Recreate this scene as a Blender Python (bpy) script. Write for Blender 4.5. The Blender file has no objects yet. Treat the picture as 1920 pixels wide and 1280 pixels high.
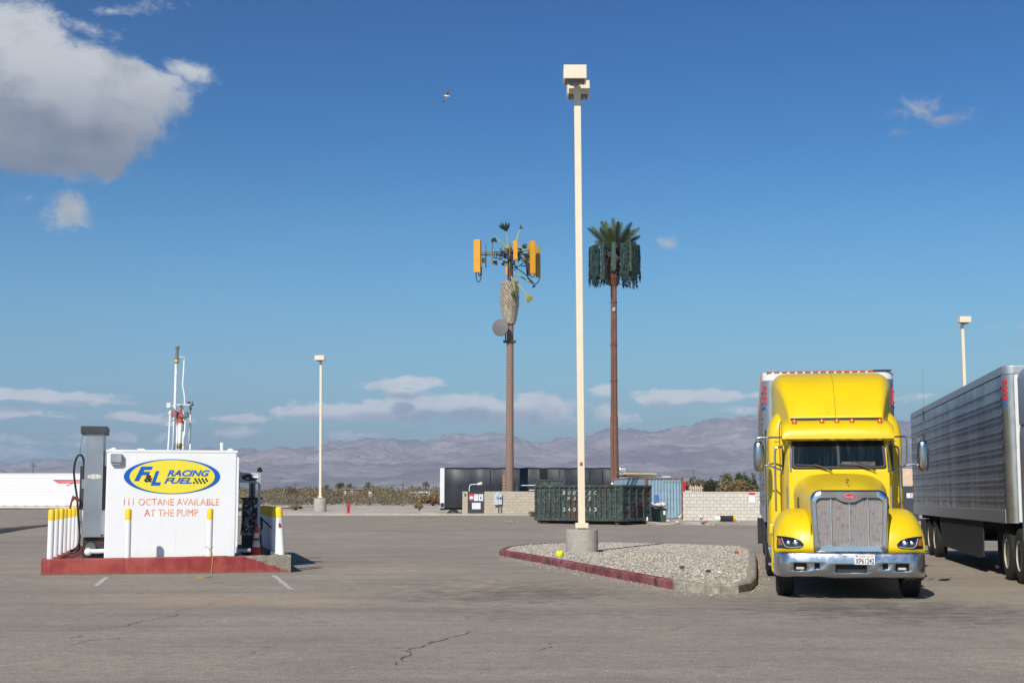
import bpy, bmesh, math, random
from mathutils import Vector, Matrix, noise as mn
R = math.radians
random.seed(11)
scene = bpy.context.scene
COL = scene.collection

# ------------------------------------------------------------------ camera
FPX = 2667.0                      # focal length in photograph pixels (50 mm on 36 mm)
PITCH = math.atan(292 / FPX)
CAM = Vector((0, 0, 1.6))
cd = bpy.data.cameras.new('camera'); cam = bpy.data.objects.new('camera', cd); COL.objects.link(cam)
cd.lens = 50.0; cd.sensor_width = 36.0; cd.clip_start = 0.1; cd.clip_end = 60000
cam.location = CAM; cam.rotation_euler = (R(90) + PITCH, 0, 0)
scene.camera = cam

# ------------------------------------------------------------------ light
SUNV = Vector((-0.51, -1.26, 1.0)).normalized()          # towards the sun
SUN_EL = math.asin(SUNV.z)
sd = bpy.data.lights.new('sun', 'SUN'); sd.energy = 4.4; sd.angle = R(0.53); sd.color = (1.0, 0.955, 0.89)
sun = bpy.data.objects.new('sun', sd); COL.objects.link(sun)
sun.location = (-20, -40, 60)
sun.rotation_euler = SUNV.to_track_quat('Z', 'Y').to_euler()
scene.view_settings.view_transform = 'Standard'; scene.view_settings.look = 'None'
scene.view_settings.exposure = 0.0; scene.view_settings.gamma = 1.0
scene.cycles.max_bounces = 8; scene.cycles.volume_bounces = 0

def ray(px, py):
    x = (px - 960) / FPX; y = (640 - py) / FPX
    c, s = math.cos(PITCH), math.sin(PITCH)
    return Vector((x, c - y * s, s + y * c))
def at(px, py, Y):
    r = ray(px, py); return CAM + r * (Y / r.y)
def gp(px, py, z=0.0):
    r = ray(px, py); return CAM + r * ((z - CAM.z) / r.z)

# ------------------------------------------------------------------ node helpers
def lin(v):
    v /= 255.0
    return v / 12.92 if v <= 0.04045 else ((v + 0.055) / 1.055) ** 2.4
def srgb(r, g, b): return (lin(r), lin(g), lin(b), 1)
class NT:
    def __init__(s, nt): s.nt = nt
    def n(s, typ, **kw):
        nd = s.nt.nodes.new(typ)
        ins = kw.pop('ins', {})
        for k, v in kw.items(): setattr(nd, k, v)
        for k, v in ins.items(): s.set(nd.inputs[k], v)
        return nd
    def set(s, sock, v):
        if hasattr(v, 'is_output') or isinstance(v, bpy.types.NodeSocket): s.nt.links.new(v, sock)
        else: sock.default_value = v
    def math(s, op, a, b=0.0, c=0.0, clamp=False):
        nd = s.nt.nodes.new('ShaderNodeMath'); nd.operation = op; nd.use_clamp = clamp
        s.set(nd.inputs[0], a); s.set(nd.inputs[1], b); s.set(nd.inputs[2], c); return nd.outputs[0]
    def vmath(s, op, a, b=(0, 0, 0)):
        nd = s.nt.nodes.new('ShaderNodeVectorMath'); nd.operation = op
        s.set(nd.inputs[0], a); s.set(nd.inputs[1], b)
        return nd.outputs['Value'] if op in ('LENGTH', 'DOT_PRODUCT', 'DISTANCE') else nd.outputs[0]
    def mix(s, f, a, b, blend='MIX'):
        nd = s.nt.nodes.new('ShaderNodeMix'); nd.data_type = 'RGBA'; nd.blend_type = blend
        s.set(nd.inputs[0], f); s.set(nd.inputs[6], a); s.set(nd.inputs[7], b); return nd.outputs[2]
    def noise(s, vec, scale, detail=4, rough=0.55, dist=0.0):
        nd = s.n('ShaderNodeTexNoise'); nd.inputs['Scale'].default_value = scale; nd.inputs['Detail'].default_value = detail
        nd.inputs['Roughness'].default_value = rough; nd.inputs['Distortion'].default_value = dist
        s.set(nd.inputs['Vector'], vec); return nd.outputs[0]
    def ramp(s, f, a, b, va=0.0, vb=1.0, smooth=True):
        nd = s.nt.nodes.new('ShaderNodeMapRange'); nd.interpolation_type = 'SMOOTHSTEP' if smooth else 'LINEAR'
        s.set(nd.inputs[0], f); nd.inputs[1].default_value = a; nd.inputs[2].default_value = b
        nd.inputs[3].default_value = va; nd.inputs[4].default_value = vb; return nd.outputs[0]
    def scale(s, vec, v): return s.vmath('MULTIPLY', vec, v)

# ------------------------------------------------------------------ sky
world = bpy.data.worlds.new('World'); scene.world = world; world.use_nodes = True
wt = NT(world.node_tree); world.node_tree.nodes.clear()
SKY_STR = 0.1
def cloud_group(nm, full):
    g = bpy.data.node_groups.new(nm, 'ShaderNodeTree')
    g.interface.new_socket('P', in_out='INPUT', socket_type='NodeSocketVector')
    g.interface.new_socket('D', in_out='OUTPUT', socket_type='NodeSocketFloat')
    t = NT(g); gi = t.n('NodeGroupInput'); go = t.n('NodeGroupOutput'); P = gi.outputs[0]
    def ae(px, py):
        r = ray(px, py).normalized(); return math.atan2(r.x, r.y), math.asin(r.z)
    if full:
        wobble = t.n('ShaderNodeTexNoise'); wobble.inputs['Scale'].default_value = 11; wobble.inputs['Detail'].default_value = 4; t.set(wobble.inputs['Vector'], P)
        w = t.vmath('SUBTRACT', wobble.outputs['Color'], (0.5, 0.5, 0.5))
        def madd(v, m_, add):
            nd = g.nodes.new('ShaderNodeVectorMath'); nd.operation = 'MULTIPLY_ADD'; t.set(nd.inputs[0], v); t.set(nd.inputs[1], m_); t.set(nd.inputs[2], add); return nd.outputs[0]
        P1 = madd(w, (0.045, 0.045, 0), P); P2 = madd(w, (0.07, 0.014, 0), P)
    else: P1 = P2 = P
    def blobs(lst, P):
        acc = None
        for (px, py, rx, ry, a) in lst:
            A, E = ae(px, py); kx, ky = FPX / rx, FPX / ry
            nd = g.nodes.new('ShaderNodeVectorMath'); nd.operation = 'MULTIPLY_ADD'; t.set(nd.inputs[0], P); nd.inputs[1].default_value = (kx, ky, 0); nd.inputs[2].default_value = (-A * kx, -E * ky, 0)
            d = t.math('MULTIPLY_ADD', t.vmath('LENGTH', nd.outputs[0]), -a, a)
            acc = d if acc is None else t.math('MAXIMUM', acc, d)
        return acc
    BIG = [(-40, 130, 210, 160, 2.2), (90, 180, 190, 110, 2.4), (190, 190, 160, 85, 2.2), (280, 185, 75, 62, 1.6), (50, 255, 230, 75, 2.2), (130, 235, 170, 80, 2.2),
           (190, 285, 72, 52, 1.5), (352, 124, 58, 30, 1.0), (315, 150, 50, 26, .8), (60, 80, 90, 60, 1.2), (150, 60, 100, 30, .6), (210, 20, 120, 18, .4)]
    SM = [(125, 385, 60, 44, .75), (1248, 450, 26, 26, .75), (45, 372, 30, 16, .4)]
    LOW = [(60, 742, 180, 18, 1.9), (30, 775, 130, 15, 1.4), (240, 777, 74, 15, 1.8), (230, 812, 40, 12, 1.0), (60, 830, 190, 14, .7), (90, 852, 230, 16, .7),
           (440, 784, 85, 12, 1.2), (455, 812, 70, 13, 1.1), (600, 770, 110, 21, 1.8), (700, 768, 150, 27, 2.0), (800, 768, 130, 30, 2.2), (765, 722, 80, 17, 1.6),
           (765, 748, 38, 24, 2.4), (890, 766, 150, 34, 2.3), (1000, 768, 110, 38, 2.1), (1130, 735, 46, 16, 1.2), (1140, 772, 60, 26, .9), (1250, 748, 64, 22, 2.0),
           (1320, 742, 62, 17, 1.9), (1350, 772, 90, 8, .7), (1425, 740, 60, 13, 1.2), (690, 812, 90, 10, .7), (1735, 742, 70, 8, .6), (300, 818, 50, 12, .9)]
    low = blobs(LOW, P2)
    if full:
        big = blobs(BIG + SM, P1)
        wisp = blobs([(1722, 200, 80, 38, 1.15), (1775, 225, 75, 30, 1.0), (1690, 255, 50, 18, .7), (1890, 618, 46, 14, .8), (1905, 665, 26, 10, .7)], P1)
        n1 = t.noise(t.scale(P1, (1, 1.25, 1)), 19, 10, .72, 0); n2 = t.noise(t.scale(P2, (1, 2.3, 1)), 36, 8, .66, 0); n3 = t.noise(t.scale(P, (1, 1.3, 1)), 40, 5, .68, 1.4)
        d1 = t.ramp(t.math('MULTIPLY_ADD', n1, 2.6, t.math('SUBTRACT', big, 1.3)), 0.05, .75)
        d2 = t.ramp(t.math('MULTIPLY_ADD', n2, 4.6, t.math('SUBTRACT', low, 2.3)), 0.1, 1.0)
        d3 = t.ramp(t.math('MULTIPLY_ADD', n3, 3.4, t.math('SUBTRACT', wisp, 1.8)), .1, 1.5)
        out = t.math('MAXIMUM', t.math('MAXIMUM', d1, d2), t.math('MULTIPLY', d3, .75))
    else:
        big = blobs(BIG, P1)
        n1 = t.noise(t.scale(P1, (1, 1.25, 1)), 17, 4, .55); n2 = t.noise(t.scale(P2, (1, 2.0, 1)), 30, 3, .6)
        d1 = t.ramp(t.math('MULTIPLY_ADD', n1, 4.0, t.math('SUBTRACT', big, 2.4)), -.1, 2.2, smooth=False)
        d2 = t.ramp(t.math('MULTIPLY_ADD', n2, 2.2, t.math('SUBTRACT', low, 1.1)), -.1, 1.5, smooth=False)
        out = t.math('MAXIMUM', d1, d2)
    t.set(go.inputs[0], out); return g
world.cycles.sampling_method = 'NONE'
geo = wt.n('ShaderNodeTexCoord')
sep = wt.n('ShaderNodeSeparateXYZ', ins={0: geo.outputs['Generated']})
az = wt.math('ARCTAN2', sep.outputs[0], sep.outputs[1]); el = wt.math('ARCSINE', sep.outputs[2])
comb = wt.n('ShaderNodeCombineXYZ', ins={0: az, 1: el}); P = comb.outputs[0]
def dens(g, off):
    nd = wt.n('ShaderNodeGroup'); nd.node_tree = g
    wt.set(nd.inputs[0], wt.vmath('ADD', P, off)); return nd.outputs[0]
up = wt.ramp(el, 0.03, 0.16)
D0 = dens(cloud_group('cloud_density', True), (0, 0, 0))
offv = wt.n('ShaderNodeCombineXYZ', ins={0: 0.004, 1: wt.ramp(el, .06, .16, .007, .024)})
D1 = dens(cloud_group('cloud_shade', False), offv.outputs[0])
sky = wt.n('ShaderNodeTexSky'); sky.sky_type = 'NISHITA'; sky.sun_disc = False
sky.sun_elevation = SUN_EL; sky.sun_rotation = math.atan2(SUNV.x, SUNV.y)
sky.altitude = 0; sky.air_density = 1.15; sky.dust_density = 0.25; sky.ozone_density = 3.0
litn = wt.noise(wt.scale(P, (1, 1.4, 1)), 20, 6, .62, .2)
lit = wt.math('ADD', wt.ramp(D1, .25, 1.05, 1, .1), wt.math('MULTIPLY', wt.math('SUBTRACT', litn, .5), 2.0), clamp=True)
cb = wt.mix(up, (4.4, 5.0, 6.3, 1), (1.9, 2.15, 2.9, 1))
cw = wt.mix(up, (10.4, 10.5, 10.9, 1), (6.3, 6.5, 6.8, 1))
basef = wt.math('MAXIMUM', wt.ramp(el, .222, .300, .12, 1), wt.ramp(el, .222, .200, 0, .8)); basef = wt.math('MAXIMUM', basef, wt.ramp(el, .16, .10, 0, 1)); lit = wt.math('MULTIPLY', lit, basef)
ccol = wt.mix(lit, cb, cw)
cover = wt.math('MULTIPLY', D0, wt.ramp(el, 0.03, 0.14, .97, .96))
hsv = wt.n('ShaderNodeHueSaturation', ins={'Saturation': 1.36, 'Value': 1.16, 'Color': sky.outputs[0]})
sgam = wt.n('ShaderNodeGamma', ins={0: hsv.outputs[0], 1: 1.7})
skyc = wt.mix(1.0, sgam.outputs[0], (.178, .204, .184, 1), 'MULTIPLY')
skyc = wt.mix(wt.ramp(el, .02, .26, .62, 0), skyc, (2.1, 4.2, 8.0, 1))
final = wt.mix(cover, skyc, ccol)
bg = wt.n('ShaderNodeBackground', ins={0: final, 1: SKY_STR})
wo = wt.n('ShaderNodeOutputWorld', ins={0: bg.outputs[0]})

# ------------------------------------------------------------------ materials
MATS = {}
def mat(name, col, rough=.6, metal=0.0, var=0.15, vscale=3.0, bump=0.0, bscale=30.0, dirt=None, dirt_amt=0.0, coat=0.0, spec=.5, tr=0.0):
    if name in MATS: return MATS[name]
    m = bpy.data.materials.new(name); m.use_nodes = True; t = NT(m.node_tree); m.node_tree.nodes.clear()
    tc = t.n('ShaderNodeTexCoord').outputs['Object']
    b = t.n('ShaderNodeBsdfPrincipled')
    n1 = t.noise(tc, vscale, 5, .6)
    f = t.ramp(n1, .3, .7, 1 - var, 1 + var, False)
    c = t.mix(1.0, col, t.n('ShaderNodeCombineColor', ins={0: f, 1: f, 2: f}).outputs[0], 'MULTIPLY')
    if dirt is not None:
        n2 = t.noise(tc, vscale * 2.3, 7, .7, .4)
        c = t.mix(t.ramp(n2, .62 - dirt_amt * .35, .78, 0, min(1, dirt_amt * 1.5)), c, dirt)
    t.set(b.inputs['Base Color'], c); b.inputs['Metallic'].default_value = metal
    t.set(b.inputs['Roughness'], t.ramp(n1, .3, .7, max(.03, rough - .06), min(1, rough + .08), False))
    b.inputs['Specular IOR Level'].default_value = spec
    if coat: b.inputs['Coat Weight'].default_value = coat; b.inputs['Coat Roughness'].default_value = .08
    if bump:
        bn = t.n('ShaderNodeBump', ins={'Strength': min(1, bump), 'Distance': .01}); t.set(bn.inputs['Height'], t.noise(tc, bscale, 5, .6)); t.set(b.inputs['Normal'], bn.outputs[0])
    o = t.n('ShaderNodeOutputMaterial', ins={0: b.outputs[0]})
    MATS[name] = m; return m
def custom(name):
    m = bpy.data.materials.new(name); m.use_nodes = True; m.node_tree.nodes.clear(); t = NT(m.node_tree)
    b = t.n('ShaderNodeBsdfPrincipled'); t.n('ShaderNodeOutputMaterial', ins={0: b.outputs[0]})
    MATS[name] = m; return m, t, b, t.n('ShaderNodeTexCoord').outputs['Object']

# ------------------------------------------------------------------ mesh builder
class MB:
    def __init__(s): s.v = []; s.f = []; s.mi = []; s.cur = 0
    def add(s, vs, fs, M=None):
        o = len(s.v)
        for p in vs:
            p = Vector(p)
            if M is not None: p = M @ p
            s.v.append(tuple(p))
        for f in fs: s.f.append(tuple(i + o for i in f)); s.mi.append(s.cur)
        return s
    def box(s, x0, x1, y0, y1, z0, z1, M=None):
        return s.add([(x0, y0, z0), (x1, y0, z0), (x1, y1, z0), (x0, y1, z0), (x0, y0, z1), (x1, y0, z1), (x1, y1, z1), (x0, y1, z1)],
                     [(0, 3, 2, 1), (4, 5, 6, 7), (0, 1, 5, 4), (1, 2, 6, 5), (2, 3, 7, 6), (3, 0, 4, 7)], M)
    def ring(s, c, ax, r, n, ph=0.0):
        ax = Vector(ax).normalized(); a = ax.orthogonal().normalized(); b = ax.cross(a)
        return [Vector(c) + (a * math.cos(ph + 2 * math.pi * i / n) + b * math.sin(ph + 2 * math.pi * i / n)) * r for i in range(n)]
    def cyl(s, p0, p1, r0, r1=None, n=14, cap=True, M=None):
        r1 = r0 if r1 is None else r1; ax = Vector(p1) - Vector(p0)
        vs = s.ring(p0, ax, r0, n) + s.ring(p1, ax, r1, n)
        fs = [(i, (i + 1) % n, n + (i + 1) % n, n + i) for i in range(n)]
        if cap: fs += [tuple(reversed(range(n))), tuple(range(n, 2 * n))]
        return s.add(vs, fs, M)
    def tube(s, pts, r, n=8, M=None, smooth=0):
        pts = [Vector(p) for p in pts]
        for _ in range(smooth):
            q = [pts[0]]
            for a, b in zip(pts, pts[1:]): q += [a * .75 + b * .25, a * .25 + b * .75]
            pts = q + [pts[-1]]
        rs = r if isinstance(r, (list, tuple)) else [r] * len(pts)
        if len(rs) != len(pts): rs = [rs[0] + (rs[-1] - rs[0]) * i / (len(pts) - 1) for i in range(len(pts))]
        vs = []; up = None
        for i, p in enumerate(pts):
            t = (pts[min(i + 1, len(pts) - 1)] - pts[max(i - 1, 0)]).normalized()
            if up is None: up = t.orthogonal().normalized()
            up = (up - t * up.dot(t)).normalized(); bb = t.cross(up)
            vs += [p + (up * math.cos(2 * math.pi * k / n) + bb * math.sin(2 * math.pi * k / n)) * rs[i] for k in range(n)]
        fs = []
        for i in range(len(pts) - 1):
            for k in range(n): fs.append((i * n + k, i * n + (k + 1) % n, (i + 1) * n + (k + 1) % n, (i + 1) * n + k))
        fs += [tuple(reversed(range(n))), tuple(range(len(vs) - n, len(vs)))]
        return s.add(vs, fs, M)
    def loft(s, rings, closed=True, cap=True, M=None):
        n = len(rings[0]); vs = [p for r in rings for p in r]; fs = []
        for i in range(len(rings) - 1):
            for k in range(n if closed else n - 1): fs.append((i * n + k, i * n + (k + 1) % n, (i + 1) * n + (k + 1) % n, (i + 1) * n + k))
        if cap: fs += [tuple(reversed(range(n))), tuple(range(len(vs) - n, len(vs)))]
        return s.add(vs, fs, M)
    def lathe(s, prof, n=24, M=None):      # prof: (r, z) about z axis
        vs = []; fs = []
        for (r, z) in prof: vs += [(r * math.cos(2 * math.pi * k / n), r * math.sin(2 * math.pi * k / n), z) for k in range(n)]
        for i in range(len(prof) - 1):
            for k in range(n): fs.append((i * n + k, i * n + (k + 1) % n, (i + 1) * n + (k + 1) % n, (i + 1) * n + k))
        fs += [tuple(reversed(range(n))), tuple(range(len(vs) - n, len(vs)))]
        return s.add(vs, fs, M)
    def prism(s, poly, y0, y1, M=None):     # poly in x,z extruded along y
        n = len(poly); vs = [(x, y0, z) for x, z in poly] + [(x, y1, z) for x, z in poly]
        return s.add(vs, [tuple(range(n)), tuple(reversed(range(n, 2 * n)))] + [(i, i + n, (i + 1) % n + n, (i + 1) % n) for i in range(n)], M)
    def slab(s, poly, z0, z1, M=None):      # poly in x,y extruded along z
        n = len(poly); vs = [(x, y, z0) for x, y in poly] + [(x, y, z1) for x, y in poly]
        return s.add(vs, [tuple(reversed(range(n))), tuple(range(n, 2 * n))] + [(i, (i + 1) % n, (i + 1) % n + n, i + n) for i in range(n)], M)
    def ball(s, c, r, n=12, m=8, M=None):
        rx, ry, rz = r if isinstance(r, (tuple, list)) else (r, r, r); rings = []
        for j in range(m + 1):
            th = math.pi * j / m; q = max(math.sin(th), .02)
            rings.append([(c[0] + rx * q * math.cos(2 * math.pi * k / n), c[1] + ry * q * math.sin(2 * math.pi * k / n), c[2] - rz * math.cos(th)) for k in range(n)])
        return s.loft(rings, M=M)
    def build(s, name, material, parent=None, smooth=False, bevel=0.0, loc=None, rot=None, fixn=True):
        me = bpy.data.meshes.new(name); me.from_pydata(s.v, [], s.f)
        ms = material if isinstance(material, (list, tuple)) else [material]
        for m in ms: me.materials.append(m)
        if len(ms) > 1: me.polygons.foreach_set('material_index', s.mi)
        if fixn:
            bm = bmesh.new(); bm.from_mesh(me); bmesh.ops.recalc_face_normals(bm, faces=bm.faces); bm.to_mesh(me); bm.free()
        if smooth:
            me.polygons.foreach_set('use_smooth', [True] * len(me.polygons))
            try: me.set_sharp_from_angle(angle=R(smooth if smooth is not True else 38))
            except Exception: pass
        o = bpy.data.objects.new(name, me); COL.objects.link(o)
        if parent is not None: o.parent = parent
        if loc is not None: o.location = loc
        if rot is not None: o.rotation_euler = rot
        if bevel:
            bv = o.modifiers.new('bevel', 'BEVEL'); bv.width = bevel; bv.segments = 2; bv.limit_method = 'ANGLE'; bv.angle_limit = R(40)
            bv.harden_normals = False
        return o
def tag(o, label=None, cat=None, group=None, kind=None):
    if label: o['label'] = label
    if cat: o['category'] = cat
    if group: o['group'] = group
    if kind: o['kind'] = kind
    return o
def thing(name, label, cat, loc=(0, 0, 0), rz=0.0, group=None):
    o = bpy.data.objects.new(name, None); COL.objects.link(o); o.empty_display_size = .3
    o.location = loc; o.rotation_euler = (0, 0, rz); return tag(o, label, cat, group)
def copy_thing(o, loc, label, rz=None):
    def cp(a, par):
        c = a.copy(); COL.objects.link(c); c.parent = par
        for ch in a.children: cp(ch, c)
        return c
    kids = list(o.children); r = o.copy(); COL.objects.link(r); r.location = loc; r['label'] = label
    if rz is not None: r.rotation_euler[2] = rz
    for k in kids: cp(k, r)
    return r
def txt_mesh(s, shear=0.0, bold=0.0, ext=.5, spacing=1.0):
    cu = bpy.data.curves.new('t', 'FONT'); cu.body = s; cu.shear = shear; cu.offset = bold; cu.resolution_u = 3; cu.extrude = 0; cu.space_character = spacing
    ob = bpy.data.objects.new('t', cu); COL.objects.link(ob)
    dg = bpy.context.evaluated_depsgraph_get(); me = bpy.data.meshes.new_from_object(ob.evaluated_get(dg))
    bpy.data.objects.remove(ob); return me
def letters(name, items, material, parent, ydepth=0.0, thick=.004):
    """items: (string, x0, x1, z0, z1, shear, bold, matindex); text facing -y, fitted to its rectangle"""
    B = MB()
    for it in items:
        s, x0, x1, z0, z1 = it[:5]; sh = it[5] if len(it) > 5 else 0; bo = it[6] if len(it) > 6 else 0; B.cur = it[7] if len(it) > 7 else 0
        me = txt_mesh(s, sh, bo); vs = [v.co.copy() for v in me.vertices]
        ax, bx = min(v.x for v in vs), max(v.x for v in vs); ay, by = min(v.y for v in vs), max(v.y for v in vs)
        q = [(x0 + (v.x - ax) / (bx - ax) * (x1 - x0), ydepth, z0 + (v.y - ay) / (by - ay) * (z1 - z0)) for v in vs]
        B.add(q, [tuple(p.vertices) for p in me.polygons])
    o = B.build(name, material, parent, fixn=False)
    so = o.modifiers.new('thickness', 'SOLIDIFY'); so.thickness = thick; so.offset = 0
    return o
class Frame:
    """a placed local frame; loc(px,py,y) meets the local plane y with a line of sight of the photograph"""
    def __init__(s, o, rz):
        s.o = Vector(o); s.rz = rz; s.M = Matrix.Translation(s.o) @ Matrix.Rotation(rz, 4, 'Z'); s.I = s.M.inverted()
    def on(s, px, py, y):
        c = s.I @ CAM; d = s.I.to_3x3() @ ray(px, py); t = (y - c.y) / d.y; p = c + d * t; return p.x, p.z
    def side(s, px, py, x):
        c = s.I @ CAM; d = s.I.to_3x3() @ ray(px, py); t = (x - c.x) / d.x; p = c + d * t; return p.y, p.z

def zf(y):
    pts = [(-100, 0), (41, 0), (57, -.42), (62, -.42), (80, .06), (104, .3), (400, .3)]
    for (a, za), (b, zb) in zip(pts, pts[1:]):
        if y <= b:
            t = (y - a) / (b - a); t = t * t * (3 - 2 * t); return za + (zb - za) * t
    return .3

# common materials
white = mat('white_paint', srgb(236, 236, 233), .5, var=.03, dirt=srgb(190, 184, 172), dirt_amt=.15)
chrome = mat('chrome', (.62, .62, .63, 1), .2, 1.0, var=.08, dirt=(.3, .27, .23, 1), dirt_amt=.05)
mirrorm = mat('mirror_housing_chrome', (.38, .38, .38, 1), .24, 1.0, var=.08)
dullmetal = mat('aluminium', (.56, .56, .57, 1), .38, .85, var=.1, dirt=srgb(120, 112, 100), dirt_amt=.25)
steel = mat('stainless_sheet', (.42, .43, .44, 1), .36, .8, var=.1, vscale=1.3)
black = mat('black_plastic', (.018, .018, .02, 1), .5, var=.2)
rubber = mat('tyre_rubber', (.022, .021, .02, 1), .85, var=.25, dirt=srgb(110, 102, 92), dirt_amt=.25)
darkframe = mat('chassis_black', (.03, .029, .028, 1), .7, var=.3)
concrete = mat('concrete', srgb(168, 163, 150), .9, var=.14, vscale=2.2, bump=.5, bscale=25, dirt=srgb(110, 103, 92), dirt_amt=.35)
kerbc = mat('kerb_concrete', srgb(176, 168, 152), .92, var=.14, vscale=1.5, bump=.4, dirt=srgb(120, 112, 100), dirt_amt=.3)
cream = mat('cream_paint', srgb(230, 215, 186), .5, var=.03, dirt=srgb(190, 175, 150), dirt_amt=.1)
yellowp = mat('yellow_cap_paint', srgb(246, 205, 40), .5, var=.06, dirt=srgb(190, 160, 60), dirt_amt=.25)
amber = mat('amber_lens', srgb(206, 92, 14), .25, var=.1, coat=.5)
redp = mat('red_paint', srgb(200, 40, 40), .5, var=.12)
# ================================================================== SETTING
# asphalt material
m, t, b, tc = custom('asphalt')
sx = t.scale(tc, (1, 1, 0))
fine = t.noise(sx, 48, 4, .75); grain = t.noise(sx, 19, 3, .7); mid = t.noise(sx, 6, 6, .65); large = t.noise(sx, .22, 5, .6, .5)
stretch = t.noise(t.scale(tc, (.10, .75, 0)), 1.0, 7, .68, .6)
tracks = t.noise(t.scale(tc, (.05, 1.6, 0)), 1.0, 5, .6, .3)
spk = t.n('ShaderNodeTexVoronoi', ins={'Vector': sx, 'Scale': 60.0}); spk.feature = 'F1'
base = t.mix(t.ramp(large, .35, .65), srgb(146, 136, 127), srgb(160, 150, 139))
base = t.mix(t.ramp(stretch, .46, .64, 0, .5), base, srgb(118, 110, 104))
base = t.mix(t.ramp(tracks, .56, .72, 0, .32), base, srgb(104, 97, 92))
base = t.mix(t.ramp(mid, .42, .62, 0, .45), base, srgb(116, 108, 99)); patch_ = t.noise(sx, .9, 6, .7, .8); base = t.mix(t.ramp(patch_, .52, .68, 0, .45), base, srgb(112, 104, 96)); base = t.mix(t.ramp(patch_, .3, .42, .4, 0), base, srgb(178, 168, 154)); drip = t.n('ShaderNodeTexVoronoi', ins={'Vector': t.scale(tc, (.55, .8, 0)), 'Scale': 1.0}); dm = t.math('MULTIPLY', t.ramp(t.math('ADD', drip.outputs['Distance'], t.math('MULTIPLY', mid, .12)), .08, .15, .75, 0), t.ramp(large, .42, .56)); base = t.mix(dm, base, srgb(70, 66, 62))
base = t.mix(t.ramp(grain, .40, .62, 0, .34), base, srgb(104, 97, 90)); base = t.mix(t.ramp(fine, .40, .58, 0, .6), base, srgb(96, 89, 83)); base = t.mix(t.ramp(fine, .28, .42, .5, 0), base, srgb(196, 188, 176))
base = t.mix(t.math('MULTIPLY', t.ramp(spk.outputs['Distance'], .0, .35, .6, 0), 1.0), base, srgb(206, 198, 186))
def blob(cx, cy, rx, ry, ns=1.2, amp=1.6):
    v = t.scale(t.vmath('SUBTRACT', tc, (cx, cy, 0)), (1 / rx, 1 / ry, 0))
    d = t.math('SUBTRACT', 1.0, t.vmath('LENGTH', v))
    nn = t.noise(t.scale(tc, (.8, 1.3, 0)), ns * 1.3, 7, .72, .5)
    return t.math('ADD', d, t.math('MULTIPLY', t.math('SUBTRACT', nn, .55), amp))
g = gp(700, 1070); sand = t.ramp(blob(g.x, g.y, 2.6, 8.5, 1.1, 3.6), .25, 1.1, 0, .4)
base = t.mix(sand, base, srgb(172, 160, 138))
g = gp(905, 1100); sand = t.ramp(blob(g.x, g.y, 2.2, 4.5, 1.5, 3.4), .2, 1.0, 0, .45)
base = t.mix(sand, base, srgb(172, 160, 138))
g = gp(960, 1110); oil = t.ramp(blob(g.x, g.y, 3.4, 5.0, 2.2, 4.4), .1, .9, 0, .55)
base = t.mix(oil, base, srgb(70, 66, 63))
g = gp(1740, 1150); oil = t.ramp(blob(g.x, g.y, 3.6, 3.4, 2.0, 3.4), .05, .9, 0, .5)
base = t.mix(oil, base, srgb(66, 62, 60))
g = gp(1010, 1150); oil = t.ramp(blob(g.x, g.y, 3.4, 1.8, 3.0, 3.8), .15, .9, 0, .4)
base = t.mix(oil, base, srgb(84, 78, 72))
g = gp(1560, 1135); oil = t.ramp(blob(g.x, g.y, 3.2, 3.0, 2.0, 3.0), .05, .9, 0, .5)
base = t.mix(oil, base, srgb(72, 68, 64))
g = gp(420, 1125); tanp = t.ramp(blob(g.x, g.y, 5.5, 3.0, .8, 2.2), .2, .9, 0, .35)
base = t.mix(tanp, base, srgb(168, 142, 118))
b.inputs['Roughness'].default_value = .93; b.inputs['Specular IOR Level'].default_value = .25
t.set(b.inputs['Base Color'], t.mix(1.0, base, (1.55, 1.53, 1.39, 1), 'MULTIPLY'))
bn = t.n('ShaderNodeBump', ins={'Strength': .55, 'Distance': .012}); t.set(bn.inputs['Height'], t.math('ADD', fine, t.math('MULTIPLY', mid, .8))); t.set(b.inputs['Normal'], bn.outputs[0])
asphalt = m

xs = [-100, -70, -50, -34, -26, -25.2, -20, -12, -6, 0, 2, 4, 6, 8.2, 10, 14, 20, 30, 45, 60, 90]
def ymax(x): return 190.0 if x < -25.5 else (103.4 if x <= 2.2 else (80.6 if x >= 8.2 else 103.4 - (x - 2.2) / 6.0 * 22.8))
B = MB(); ny = 90
for x in xs:
    for j in range(ny + 1):
        y = -40 + (ymax(x) + 40) * (j / ny); B.v.append((x, y, zf(y)))
for i in range(len(xs) - 1):
    for j in range(ny):
        a = i * (ny + 1) + j; B.f.append((a, a + ny + 1, a + ny + 2, a + 1)); B.mi.append(0)
tag(B.build('parking_lot', asphalt, smooth=True), kind='structure')

# desert ground
m, t, b, tc = custom('desert_soil')
n1 = t.noise(t.scale(tc, (1, 1, 0)), .05, 7, .65, .5); n2 = t.noise(t.scale(tc, (.25, 1, 0)), .8, 6, .65); n3 = t.noise(tc, 14, 4, .6)
c = t.mix(t.ramp(n1, .4, .62), srgb(172, 154, 132), srgb(200, 185, 163))
c = t.mix(t.ramp(n2, .44, .58, 0, .8), c, srgb(226, 219, 208))
c = t.mix(t.ramp(n3, .4, .7, 0, .3), c, srgb(120, 105, 90))
far = t.ramp(t.n('ShaderNodeSeparateXYZ', ins={0: tc}).outputs[1], 400, 3500)
c = t.mix(far, c, t.mix(t.ramp(t.noise(t.scale(tc, (1, 1, 0)), .0016, 8, .65, .5), .35, .65), srgb(172, 150, 132), srgb(206, 184, 164)))
t.set(b.inputs['Base Color'], c); b.inputs['Roughness'].default_value = .95; b.inputs['Specular IOR Level'].default_value = .1
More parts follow.
